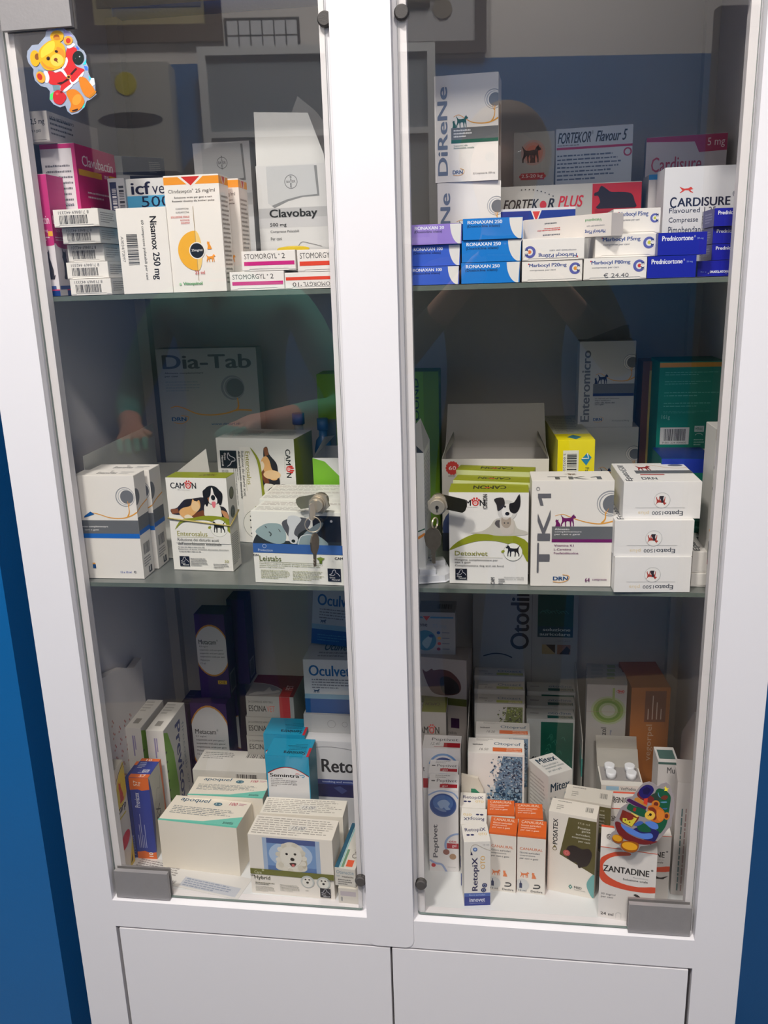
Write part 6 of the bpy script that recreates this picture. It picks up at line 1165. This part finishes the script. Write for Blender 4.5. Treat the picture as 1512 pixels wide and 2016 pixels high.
P = carton('otobig', 'tall white display header with large upright dark name and a green water panel', name='display_header', cat='display', col=(168, 170, 170)); k_ = T['otobig']
P.tx('Otodine', .36, .70, .54, 1.10, (50, 48, 52), 2, 90); P.rect(.565, .0, .570, 1, (130, 132, 132)); P.rect(.62, .772, .955, 1, (14, 78, 68)); P.rect(.62, .772, .955, .83, (14, 70, 84)); P.tx('soluzione', .67, .805, .93, .822, (200, 214, 214), 2); P.tx('auricolare', .64, .780, .93, .797, (200, 214, 214), 2)
for j in range(8): P.line([(.64+.03*j, .90+.01*(j % 3)), (.67+.03*j, .915), (.70+.03*j, .90)], .006, (60, 130, 120), 3)
P.rect(.665, .68, .79, .732, (170, 150, 110)); P.poly([(.70,.732),(.79,.732),(.79,.685),(.75,.705)], (70, 56, 44)); P.rect(.81, .68, .935, .732, (150, 110, 90)); P.poly([(.83,.68),(.90,.725),(.935,.705),(.92,.68)], (50, 34, 34)); P.tx('cani e gatti', .80, .748, .93, .757, (120, 120, 120)); P.line([(.10, .66), (.2, .675), (.30, .672), (.38, .655)], .012, (44, 44, 48), 5); done(P)
for x_, ya, yb, za, zb_, lb in ((.0955, .215, .365, .205, .245, 'left'), (.2655, .215, .368, .20, .255, 'right')):
    bm = bmesh.new(); pts = [(x_, ya, .0465), (x_, yb, .0465), (x_, yb, zb_), (x_, ya, za)]; A = [bm.verts.new(p) for p in pts]; Bq = [bm.verts.new((p[0]+.0012, p[1], p[2])) for p in pts]; bm.faces.new(A); bm.faces.new(Bq[::-1])
    for i in range(4): bm.faces.new((A[i], Bq[i], Bq[(i+1) % 4], A[(i+1) % 4]))
    o = link('tray_divider', bm, card((176, 172, 166))); tag(o, 'thin white cardboard divider on the %s of the bubble and water boxes' % lb, 'divider')
    bm = bmesh.new(); q = [(x_-.0003, ya-.0003, za-.06), (x_+.0015, ya-.0003, za-.06), (x_+.0015, ya-.0003, za-.03), (x_-.0003, ya-.0003, za-.03)]; A = [bm.verts.new(p) for p in q]; Bq = [bm.verts.new((p[0], ya+.03, p[2]+.008)) for p in q]; bm.faces.new(A); bm.faces.new(Bq[::-1])
    for i in range(4): bm.faces.new((A[i], Bq[i], Bq[(i+1) % 4], A[(i+1) % 4]))
    link('teal_mark', bm, ink((50, 130, 124)), o)
P = carton('cat3', 'box with olive top and paw-logo front, low at the back by the post', col=(172, 166, 160), top=(110, 114, 40)); camon_logo(P, -.3, .80, .72, .865); topface(P); P.tx('CAMON', .1, .4, .7, .6, (70, 60, 30), 2, 180); done(P)
P = carton('cat2', 'grey-white box showing a curled dark cat at the back by the post', col=(176, 168, 164))
P.rect(0, .68, 1, .73, (84, 90, 30)); P.poly([(.06,.915),(.14,.90),(.26,.925),(.30,.915),(.46,.925),(.66,.915),(.84,.86),(.88,.80),(.78,.76),(.50,.745),(.30,.755),(.20,.79),(.12,.85)], (92, 54, 54), 3); P.poly([(.44,.86),(.60,.88),(.80,.84),(.84,.78),(.66,.755),(.48,.77)], (40, 30, 34), 3); P.tx('vet', .04, .64, .16, .67, (90, 90, 90), 1); P.rect(.66, .52, .84, .59, (60, 30, 66)); P.greek(.45, .30, .85, .50, 6, (140, 134, 130)); P.poly([(.46,.20),(.70,.24),(.8,.18),(.7,.12),(.5,.12)], (74, 50, 54), 3); done(P)
P = carton('ene', 'white box with red triangle and round blue picture, on the cat box', col=(178, 178, 180))
P.rect(0, .86, .95, .90, (84, 140, 180)); P.poly([(.08, .92), (.36, .92), (.22, .77)], (178, 178, 180)); P.poly([(.12, .91), (.32, .91), (.22, .80)], (200, 66, 50)); P.tx('ène', .0, .66, .24, .76, (50, 40, 50), 1); P.tx('75 mg', .38, .62, .76, .72, (150, 170, 190)); P.ell(.18, .33, .30, .30, (70, 130, 160), 26); P.poly([(.1,.3),(.3,.45),(.36,.36),(.24,.14),(.12,.2)], (150, 180, 196), 3); P.ell(.34, .44, .07, .05, (40, 80, 140), 12)
for i, c_ in enumerate(((40, 80, 150), (226, 170, 70), (206, 80, 70), (150, 40, 60))): P.ell(.56-.02*(i == 0 or i == 3), .52-.13*i, .05, .045, c_, 12); P.rect(.64, .515-.13*i, .84, .53-.13*i, (110, 120, 140))
topface(P); P.bars(.5, .3, .9, .7, (80, 80, 80), 16); done(P)
for i in range(5):
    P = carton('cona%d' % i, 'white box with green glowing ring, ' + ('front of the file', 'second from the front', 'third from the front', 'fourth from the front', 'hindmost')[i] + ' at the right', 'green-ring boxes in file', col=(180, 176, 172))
    if i == 0:
        P.k = .42
        for r_, c_ in ((.44, (166, 176, 140)), (.38, (128, 152, 70)), (.31, (96, 132, 36)), (.24, (150, 164, 120)), (.17, (176, 176, 160))): P.ell(.55, .56, r_, r_*.92, c_, 30)
        P.rect(.64, .72, .70, .95, (140, 160, 90)); P.shape(DOG, .76, .86, .92, .93, (190, 60, 60)); P.ring(.84, .895, .10, .01, (190, 60, 60)); P.rect(0, .535, 1, .539, (160, 120, 110)); P.tx('ketoconazol', .38, -.3, .52, .26, (40, 40, 46), 1, 90); P.tx('400 mg', .60, .02, .66, .22, (90, 100, 150), 0, 90)
    else: topface(P); P.rect(.5, .2, .7, .8, (150, 160, 120)); P.rect(.1, .2, .4, .8, (164, 164, 160))
    done(P)
P = carton('vegor', 'tall orange-brown box with pale upright lettering at the back right', col=(176, 104, 40)); P.rect(.36, .74, .90, .975, (122, 68, 44)); P.tx('vegorpel', .42, .44, .62, .72, (204, 170, 140), 0, 90)
for i in range(4): P.rect(.44+.11*i, .76, .465+.11*i, .84+.05*((i*2) % 3), (206, 180, 160), False)
P.off += .00003; P.face('R'); P.rect(.1, .74, .5, .97, (130, 80, 44)); done(P)

# ================================================================== stickers on the glass
def sticker(label, c, du, dv, S, orient, outline, base, items):
    """flat cut-out sticker; picture coordinates in tenths of a pixel of the sticker print"""
    du, dv = Vector(du)/S, Vector(dv)/S; O = Vector(c); ox, oy = orient
    o = empty('sticker', (c[0], c[1], c[2])); tag(o, label, 'sticker')
    f = lambda p, l: (du*(p[0]-ox) + dv*(p[1]-oy)) + Vector((0, -l, 0))
    bm = bmesh.new(); A = [bm.verts.new(f(p, .0002)) for p in outline]; Bq = [bm.verts.new(f(p, -.0005)) for p in outline]; bm.faces.new(A); bm.faces.new(Bq[::-1])
    for i in range(len(A)): bm.faces.new((A[i], Bq[i], Bq[(i+1) % len(A)], A[(i+1) % len(A)]))
    link('sticker_backing', bm, base, o)
    V = []; F = []; Mi = []; mats = []
    for n, (kind, col, *a) in enumerate(items):
        if kind == 'e':
            cx, cy, rx, ry = a[:4]; t0 = a[4] if len(a) > 4 else 0
            pts = [(cx + rx*math.cos(t)*math.cos(t0) - ry*math.sin(t)*math.sin(t0), cy + rx*math.cos(t)*math.sin(t0) + ry*math.sin(t)*math.cos(t0)) for t in [2*math.pi*i/24 for i in range(24)]]
        elif kind == 'p': pts = a[0]
        else: pts = smooth(a[0], 4, True)
        m = ink(col)
        if m not in mats: mats.append(m)
        b = len(V); V += [tuple(f(p, .0003 + .000015*n)) for p in pts]; F.append(tuple(range(b, b+len(pts)))); Mi.append(mats.index(m))
    me = bpy.data.meshes.new('sticker_print'); me.from_pydata(V, [], F); [me.materials.append(m) for m in mats]; me.polygons.foreach_set('material_index', Mi)
    q = bpy.data.objects.new('sticker_print', me); COL.objects.link(q); q.parent = o
M_HOLO = mat('holographic_foil', (176, 186, 206), rough=.25, metal=.35, var=.25, scale=60)
Yb, Yl, Yd, Rd, Rk, Wf, Or = (228, 170, 30), (240, 200, 60), (190, 120, 30), (206, 40, 44), (150, 24, 26), (222, 216, 226), (214, 124, 30)
sticker('teddy bear in a red coat on shiny foil, stuck at the top left glass corner', (-.3284, .0114, 1.0981), (5.761e-4, 0, -3.31e-5), (-6.82e-5, 0, -4.938e-4), 9.45, (756, 945),
 [(620,95),(700,100),(780,120),(830,205),(930,215),(1010,310),(1055,400),(1060,460),(1110,520),(1180,570),(1225,660),(1225,790),(1265,870),(1265,970),(1310,1070),(1370,1070),(1395,1180),(1400,1330),(1420,1380),(1300,1480),(1240,1500),(1200,1620),(1080,1730),(960,1765),(880,1700),(840,1590),(740,1625),(620,1570),(545,1480),(550,1320),(490,1250),(380,1225),(270,1120),(240,1000),(245,910),(150,790),(120,680),(135,570),(220,465),(340,450),(470,300),(480,220),(540,140)], M_HOLO,
 [('p', (226,176,190), [(620,98),(520,170),(500,210),(560,200),(640,150)]), ('p', (90,110,226), [(655,115),(710,110),(705,170),(665,180)]), ('p', (176,166,226), [(790,150),(900,225),(990,320),(930,300),(820,280)]), ('p', (70,110,226), [(1040,470),(1100,530),(1085,555),(1045,540)]), ('p', (40,206,214), [(1225,720),(1222,820),(1160,830)]), ('p', (60,120,226), [(1180,845),(1250,860),(1262,930),(1210,930)]), ('p', (70,226,110), [(560,1380),(625,1330),(600,1480),(548,1478)]), ('p', (60,220,206), [(1215,1540),(1190,1630),(1160,1640),(1165,1590)]), ('p', (60,200,230), [(1265,1020),(1325,1080),(1290,1110)]), ('p', (236,236,226), [(1325,1070),(1375,1075),(1390,1190),(1330,1240),(1285,1170)]), ('p', (110,150,160), [(330,910),(420,930),(430,960),(330,950)]), ('p', (110,140,150), [(600,1210),(730,1200),(740,1290),(620,1310)]),  # pastel patches paint the foil's rainbow sheen into the print
  ('s', Rd, [(865,545),(1000,505),(1055,560),(985,700),(1040,850),(1175,905),(1180,960),(1020,1150),(920,1100),(820,980)]), ('s', Rd, [(520,950),(680,970),(800,960),(930,1120),(930,1200),(800,1310),(745,1290),(750,1210),(600,1200),(530,1150)]),
  ('s', Wf, [(440,960),(500,950),(545,1060),(520,1160),(460,1150),(470,1050)]), ('s', Wf, [(870,480),(980,430),(1020,470),(910,530)]), ('s', Wf, [(860,690),(890,760),(840,880),(780,900),(800,800)]), ('s', Wf, [(640,940),(780,900),(880,1030),(850,1050),(760,950),(660,975)]), ('s', Wf, [(930,1090),(990,1150),(1150,980),(1190,960),(1150,1060),(1000,1190),(930,1150)]), ('s', Wf, [(810,1300),(960,1180),(975,1220),(850,1330)]),
  ('p', (60,20,24), [(1040,880),(1060,910),(960,1020),(930,1000)]), ('p', (60,20,24), [(680,1170),(800,1140),(890,1070),(910,1110),(760,1200)]), ('e', (206,150,60), 905, 1055, 38, 38), ('e', (70,24,26), 905, 1055, 24, 24),
  ('s', Or, [(1090,1080),(1190,1060),(1270,1130),(1400,1330),(1280,1440),(1160,1330)]), ('s', Yd, [(1290,1420),(1410,1310),(1400,1370),(1300,1450)]), ('s', Or, [(860,1350),(980,1280),(1100,1340),(1200,1500),(1130,1650),(980,1720),(920,1680),(950,1560)]), ('e', (228,150,50), 1060, 1480, 80, 110, .5), ('s', (60,30,16), [(975,1680),(1080,1650),(1060,1690),(985,1705)]),
  ('s', (196,36,44), [(640,1330),(740,1305),(850,1390),(850,1480),(760,1575),(640,1530),(610,1420)]), ('e', (228,80,84), 690, 1370, 26, 20), ('e', (120,20,26), 770, 1340, 24, 22), ('e', (14,34,34), 1080, 700, 106, 128), ('e', (190,200,200), 1108, 680, 12, 12), ('e', (90,110,110), 1030, 712, 7, 7),
  ('e', Yb, 690, 310, 125, 110), ('e', (150,80,30), 680, 322, 58, 48), ('e', (200,130,40), 690, 350, 66, 30), ('e', Yb, 280, 710, 92, 150, -.1), ('e', (140,80,30), 320, 680, 44, 62), ('e', (228,160,60), 895, 385, 84, 82), ('e', (196,50,36), 898, 388, 44, 50), ('e', (228,160,50), 385, 1060, 82, 112, -.4), ('e', (190,46,30), 368, 1052, 46, 66, -.4),
  ('s', Yb, [(360,560),(470,440),(600,375),(740,410),(830,500),(850,680),(800,850),(640,930),(480,920),(380,800),(345,680)]), ('s', Yl, [(400,560),(520,430),(640,400),(630,560),(480,660),(400,700)]), ('s', (220,140,40), [(690,500),(810,560),(840,700),(760,660),(690,620)]), ('s', (222,140,36), [(400,760),(500,850),(640,900),(560,920),(440,860)]),
  ('e', (240,198,80), 690, 745, 122, 116), ('e', (120,50,24), 668, 735, 36, 32), ('e', (96,50,20), 690, 772, 30, 8, .6), ('e', (80,44,20), 680, 585, 34, 24, .3), ('e', (30,18,14), 680, 588, 20, 17), ('e', (80,44,20), 528, 712, 34, 36, .3), ('e', (30,18,14), 535, 725, 22, 22)])
M_CLEAR = mat('clear_sticker_film', (150, 140, 140), rough=.3, var=.08)
bl, pu, gr_, br = (86, 124, 200), (70, 24, 76), (20, 84, 56), (112, 34, 36)
sticker('teddy bear with hat, fir tree and presents, stuck low on the right door glass', (.3179, .0114, .2102), (6.13e-4, 0, 3.79e-5), (3.44e-5, 0, -7.293e-4), 9.45, (756, 803),
 [(820,120),(930,95),(1020,130),(1080,185),(1150,130),(1240,110),(1310,170),(1330,260),(1370,330),(1390,450),(1380,650),(1350,760),(1340,900),(1260,980),(1180,1090),(1080,1190),(900,1270),(760,1290),(720,1380),(620,1420),(430,1370),(360,1270),(230,1200),(180,1130),(220,1040),(290,990),(250,860),(330,700),(390,580),(470,520),(540,480),(470,440),(500,380),(620,360),(700,250),(760,180)], M_CLEAR,
 [('s', gr_, [(1060,240),(1180,230),(1260,280),(1320,370),(1310,500),(1290,640),(1250,860),(1180,990),(1100,1040),(1000,800),(980,500)]), ('s', (40,60,50), [(940,360),(1060,300),(1120,420),(1000,470)]),
  ('s', br, [(700,330),(770,260),(1000,380),(990,470),(900,470),(760,400)]), ('s', (34,26,96), [(770,210),(870,150),(970,170),(1010,250),(950,340),(860,400),(770,370),(730,290)]), ('p', (24,18,70), [(800,240),(880,180),(960,240),(900,330),(820,320)]),
  ('p', pu, [(520,410),(560,395),(880,560),(860,610),(640,520),(510,440)]), ('p', (190,126,50), [(660,390),(720,375),(890,500),(870,550),(650,430)]), ('p', (206,60,40), [(830,400),(900,390),(890,520),(820,490)]),
  ('s', gr_, [(560,490),(640,530),(860,610),(850,730),(760,720),(600,640),(510,580)]), ('p', (150,40,40), [(640,560),(690,570),(670,640),(620,620)]), ('e', (200,120,40), 1045, 500, 76, 70), ('e', (110,40,26), 1050, 500, 44, 40), ('e', (200,120,40), 1250, 720, 58, 70), ('e', (110,40,26), 1245, 720, 34, 42),
  ('s', (196,104,34), [(900,560),(1000,520),(1130,560),(1210,650),(1200,770),(1120,840),(1020,830),(930,760)]), ('s', (120,44,28), [(900,580),(1000,560),(1060,640),(1060,760),(1000,800),(1020,680)]), ('s', (214,124,44), [(1080,600),(1190,640),(1190,760),(1110,810),(1060,720)]), ('e', (226,180,70), 940, 705, 96, 84), ('e', (40,24,22), 948, 692, 26, 26), ('e', (50,30,24), 908, 712, 8, 14), ('p', (240,220,60), [(1225,170),(1245,215),(1285,215),(1255,240),(1265,275),(1235,255),(1200,260),(1215,225),(1185,190),(1215,200)]),
  ('s', (110,50,36), [(1140,380),(1200,340),(1270,360),(1230,420),(1160,410)]), ('s', (90,140,170), [(1090,280),(1110,350),(1140,380),(1110,370),(1085,320)]), ('s', (90,140,170), [(1130,460),(1230,450),(1250,470),(1180,480)]), ('s', (60,100,140), [(1160,580),(1260,570),(1230,600)]),
  ('s', (110,30,34), [(290,830),(400,850),(480,1000),(640,1100),(820,1160),(1000,1180),(1080,1200),(900,1250),(700,1230),(450,1140),(330,1010)]), ('s', (34,30,90), [(820,900),(1000,960),(1110,1020),(1040,1180),(980,1190),(800,1140),(560,1010)]), ('s', bl, [(400,860),(480,900),(600,950),(780,1040),(960,1040),(990,1120),(860,1150),(680,1100),(520,1020),(420,930)]), ('s', bl, [(850,830),(980,820),(1080,870),(1090,950),(1000,960),(900,900)]), ('s', gr_, [(700,900),(800,840),(920,920),(960,1000),(860,1020),(740,990)]), ('s', (60,90,160), [(640,880),(740,810),(820,840),(720,900)]),
  ('p', (120,40,30), [(370,770),(430,600),(740,730),(720,780),(600,920),(420,830)]), ('p', (206,190,60), [(430,750),(560,770),(640,740),(700,760),(600,915),(430,820)]), ('p', (130,40,30), [(480,640),(640,760),(600,790),(520,800)]), ('p', (220,196,90), [(580,640),(740,720),(700,740),(600,670)]), ('e', (110,50,30), 560, 830, 16, 12), ('e', (110,50,30), 480, 790, 16, 14),
  ('s', (150,80,20), [(225,1130),(300,1060),(420,1100),(430,1190),(360,1230),(270,1200)]), ('e', (214,150,30), 325, 1130, 92, 58, .35), ('s', (150,80,20), [(390,1270),(440,1190),(600,1190),(730,1240),(690,1370),(560,1400),(430,1340)]), ('e', (224,158,34), 560, 1280, 148, 74, .2)])

# ================================================================== what the glass mirrors: the far side of the room
def frame(label, x0, x1, z0, z1, fw, fc, ic, cat='picture', name='framed_picture', y=YF, inner=None):
    root = tag(empty(name, ((x0+x1)/2, y, z0)), label, cat); mf = mat('frame_%d' % fc[0], fc, rough=.5)
    hw = (x1-x0)/2; H = z1-z0
    for a in ((-hw, hw, H-fw, H), (-hw, hw, 0, fw), (-hw, -hw+fw, fw, H-fw), (hw-fw, hw, fw, H-fw)):
        bm = bmesh.new(); addb(bm, a[0], a[1], .0005, .022, a[2], a[3]); link('frame_bar', bm, mf, root, bevel=.002)
    bm = bmesh.new(); addb(bm, -hw+fw, hw-fw, .0005, .010, fw, H-fw); link('picture_sheet', bm, mat('sheet_%d' % ic[0], ic, rough=.7), root)
    return root
r1 = frame('large framed poster on the far wall, seen as a reflection', -1.20, -.755, 1.604, 2.06, .05, (92, 78, 66), (176, 164, 122))
bm = bmesh.new(); addcyl(bm, (.02, .0105, .16), (0, 1, 0), .055, .002, n=24); addb(bm, -.16, .16, .0102, .0115, .10, .22); link('poster_drawing', bm, mat('poster_drawing', (130, 120, 96)), r1)
r2 = frame('framed bone picture on the far wall, reflected at the top of the right door', -.34, .078, 1.556, 2.02, .035, (70, 64, 64), (170, 168, 170))
bm = bmesh.new(); addtube(bm, [(-.12, .010, .155), (.03, .010, .155)], .022, n=10); 
for p in ((.06, .18), (.07, .13), (-.14, .18), (-.14, .13)): addcyl(bm, (p[0], .0105, p[1]), (0, 1, 0), .030, .004, n=16)
link('bone_drawing', bm, mat('bone_drawing', (120, 112, 100)), r2)
cal = tag(empty('wall_calendar', (-.632, YF, 1.570)), 'dark calendar sheet with twelve white squares, reflected near the top', 'calendar'); bm = bmesh.new(); addb(bm, -.118, .118, .0005, .006, 0, .102); link('calendar_sheet', bm, mat('cal_dark', (60, 58, 60)), cal)
for i in range(6):
    for j in range(2):
        bm = bmesh.new(); x_ = -.110 + .0373*i; addb(bm, x_, x_+.033, .0062, .007, .008+.045*j, .008+.045*j+.040); link('calendar_square', bm, mat('cal_white', (206, 206, 210)), cal)
cw = tag(empty('wall_cupboard', (-.463, YF, .976)), 'white framed wall cupboard with grey panes, reflected in both doors', 'cupboard')
mw, mg = mat('cupboard_white', (206, 206, 206)), mat('cupboard_grey', (128, 136, 142), rough=.4)
bm = bmesh.new(); addb(bm, -.355, .355, .0006, .06, 0, .575); link('cupboard_body', bm, mg, cw)
for a in ((-.37, .37, .575, .60), (-.37, .37, 0, .02), (-.37, -.345, .02, .575), (.345, .37, .02, .575), (-.345, .345, .338, .356)):
    bm = bmesh.new(); addb(bm, a[0], a[1], .0605, .075, a[2], a[3]); link('cupboard_frame', bm, mw, cw)
dp = tag(empty('towel_dispenser', (-1.045, YF, 1.215)), 'white paper towel dispenser with a yellow disc and dark slot, reflected', 'dispenser')
bm = bmesh.new(); addb(bm, -.128, .128, .0006, .12, 0, .312); link('dispenser_body', bm, mat('dispenser_white', (186, 184, 176), rough=.3), dp, bevel=.02)
bm = bmesh.new(); addcyl(bm, (-.004, .1202, .252), (0, 1, 0), .033, .002, n=28); link('yellow_disc', bm, mat('yellow_disc', (206, 190, 20)), dp)
bm = bmesh.new(); q_ = [(.098*math.cos(t)-.0, .150 + .022*math.sin(t)) for t in [2*math.pi*i/28 for i in range(28)]]; addprism(bm, q_[::-1], .1202, .1212); link('slot', bm, M_DARK, dp)
dr = tag(empty('room_door', (1.16, YF, FZ)), 'beige door in a dark frame on the far wall, reflected at the right', 'door')
for a in ((-.34, -.28, 0, 2.28), (.28, .34, 0, 2.28), (-.34, .34, 2.28, 2.34)):
    bm = bmesh.new(); addb(bm, a[0], a[1], .0006, .05, a[2], a[3]); link('door_frame', bm, mat('door_dark', (66, 58, 54)), dr)
bm = bmesh.new(); addb(bm, -.28, .28, .0006, .03, .002, 2.28); link("door_leaf", bm, mat('door_beige', (150, 140, 120)), dr)
for q_ in (r1, r2, cal, cw, dp, dr): q_.matrix_world = PIVOT @ Matrix.Translation(q_.location)
for lx, ly, nm_l in ((-.42, -1.20, 'ceiling lamp above the cabinet front'), (.35, -1.62, 'added fill lamp near the far wall, unseen')):  # second housing belongs to the added fill light
    lf = tag(empty('ceiling_lamp', (lx, ly, CZ)), nm_l, 'lamp'); bm = bmesh.new(); addb(bm, -.12, .12, -.12, .12, -.055, -.0006); link('lamp_housing', bm, mat('lamp_housing', (220, 220, 220)), lf, bevel=.004)
# ------------------------------------------------------------------ the people mirrored in the glass
def person(label, pos, pose, cols, hairc):
    """one continuous skinned figure (standing); clothing by face position, hair as a child"""
    root = tag(empty('person', pos), label, 'person')
    J = {}; E_ = []
    def j(n, p, r, par=None):
        J[n] = (Vector(p), r); 
        if par: E_.append((par, n))
    H = pose.get('h', 1.70); k = H/1.70
    j('pelvis', (0, 0, .95), .135); j('waist', (0, 0, 1.08), .125, 'pelvis'); j('chest', (0, .01, 1.27), .150, 'waist'); j('neckb', (0, 0, 1.43), .075, 'chest'); j('neck', (0, .015, 1.49), .052, 'neckb'); j('jaw', (0, .03, 1.545), .070, 'neck'); j('head', (0, .02, 1.62), .092, 'jaw'); j('crown', (0, .0, 1.68), .070, 'head')
    for s, n in ((-1, 'l'), (1, 'r')):
        j(n+'hip', (s*.095, 0, .90), .095, 'pelvis'); j(n+'knee', (s*.105, .01, .49), .058, n+'hip'); j(n+'ankle', (s*.11, -.01, .09), .040, n+'knee'); j(n+'toe', (s*.12, .13, .035), .034, n+'ankle')
        sh, el, wr = pose[n]; j(n+'sh', (s*.175, 0, 1.38), .062, 'chest'); j(n+'el', el, .043, n+'sh'); j(n+'wr', wr, .028, n+'el')
        w = Vector(wr); e = Vector(el); d = (w-e).normalized(); up = Vector((0, 0, 1)); sd = d.cross(up).normalized()
        pm = w + d*.055; j(n+'palm', pm, .030, n+'wr')
        for q in range(4):
            o_ = sd*((q-1.5)*.019); L = (.066, .076, .070, .054)[q]
            a = pm + d*.028 + o_; j(n+'f%da' % q, a, .0092, n+'palm'); j(n+'f%db' % q, a + d*L*.5 - up*.006, .0085, n+'f%da' % q); j(n+'f%dc' % q, a + d*L*.85 - up*.022, .0075, n+'f%db' % q)
        a = w + d*.030 - sd*s*.030; j(n+'ta', a, .0105, n+'palm'); j(n+'tb', a + d*.035 - sd*s*.016, .009, n+'ta')
    names = list(J); me = bpy.data.meshes.new('body'); me.from_pydata([tuple(J[n][0]*k) for n in names], [(names.index(a), names.index(b)) for a, b in E_], [])
    o = bpy.data.objects.new('body', me); COL.objects.link(o)
    o.modifiers.new('skin', 'SKIN'); sv = me.skin_vertices[0].data
    for i, n in enumerate(names):
        r = J[n][1]*k; sv[i].radius = (r*1.15, r*.78) if n in ('pelvis', 'waist', 'chest') else (r, r)
    sv[0].use_root = True
    ss = o.modifiers.new('sub', 'SUBSURF'); ss.levels = 2; ss.render_levels = 2
    dg = bpy.context.evaluated_depsgraph_get(); m2 = bpy.data.meshes.new_from_object(o.evaluated_get(dg)); bpy.data.objects.remove(o)
    m2.materials.clear(); skin, top, legs, shoe = [mat('cloth_%d_%d_%d' % c, c, rough=.75, var=.1, scale=40) for c in cols]
    for m in (skin, top, legs, shoe): m2.materials.append(m)
    for p in m2.polygons:
        c = p.center/k; p.use_smooth = True
        arm = abs(c.x) > .20 and c.z > .8
        lim = min((c - J[n+'wr'][0]).length for n in 'lr')
        if c.z > 1.46: i = 0
        elif c.z > .86: i = 1
        elif c.z > .085: i = 2
        else: i = 3
        if lim < .10 and (c.z > .8): i = 0
        p.material_index = i
    b = bpy.data.objects.new('body', m2); COL.objects.link(b); b.parent = root
    mh = mat('hair_%d' % hairc[0], hairc, rough=.7, var=.25, scale=120, bump=.4)
    bm = bmesh.new(); bmesh.ops.create_uvsphere(bm, u_segments=24, v_segments=16, radius=.104*k)
    for v in list(bm.verts):
        if v.co.y > .035*k and v.co.z < .045*k: bm.verts.remove(v)
        elif v.co.z < -.05*k: bm.verts.remove(v)
    for v in bm.verts: v.co = v.co*1.0 + Vector((0, 0, 0)); v.co.z *= 1.12
    bmesh.ops.solidify(bm, geom=bm.faces[:], thickness=.006)
    h = link('hair', bm, mh, root, smooth=True); h.location = Vector((0, .01, 1.635))*k
    for s in (-1, 1):
        bm = bmesh.new(); bmesh.ops.create_uvsphere(bm, u_segments=12, v_segments=8, radius=.012); e = link('eye', bm, mat('eye_dark', (50, 40, 36), rough=.2), root, smooth=True); e.location = Vector((s*.032, .104, 1.625))*k
        bm = bmesh.new(); bmesh.ops.create_uvsphere(bm, u_segments=12, v_segments=8, radius=.022); e = link('ear', bm, skin, root, smooth=True); e.location = Vector((s*.088, .01, 1.61))*k; e.scale = (.4, .8, 1.3)
    bm = bmesh.new(); addcyl(bm, (0, .100, 1.572), (0, .35, .94), .014, .045, n=10, r2=.006); link('nose', bm, skin, root, smooth=True)
    bm = bmesh.new(); addb(bm, -.024, .024, .094, .101, 1.545, 1.553); link('mouth', bm, mat('lips', (170, 90, 84)), root, bevel=.003)
    return root
ph = dict(h=1.90, l=(None, (-.27, .10, 1.16), (-.085, .245, 1.36)), r=(None, (.27, .10, 1.16), (.095, .245, 1.36)))
person('person in dark clothes holding up a phone, faintly mirrored in the right door', (.150, -1.38, FZ), ph, ((196, 150, 126), (34, 38, 38), (40, 44, 52), (30, 30, 32)), (92, 74, 56))
pt = dict(h=1.84, l=(None, (-.30, .03, 1.10), (-.20, .25, 1.08)), r=(None, (.30, .03, 1.10), (.15, .26, 1.10)))
person('person in teal scrubs, faintly mirrored in the left door', (-.62, -1.45, FZ), pt, ((206, 150, 130), (60, 150, 140), (60, 140, 132), (220, 220, 220)), (50, 40, 36))
bm = bmesh.new(); addb(bm, -.0335, .0335, -.004, .004, -.069, .069)
ph_ = link('phone', bm, mat('phone_dark', (24, 24, 28), rough=.25), bevel=.003); ph_.matrix_world = cam.matrix_world @ Matrix.Translation((0.0, -.035, .016)) @ Matrix.Rotation(math.radians(90), 4, 'X')
tag(ph_, 'dark phone held up in front of the mirrored person in dark clothes', 'phone')
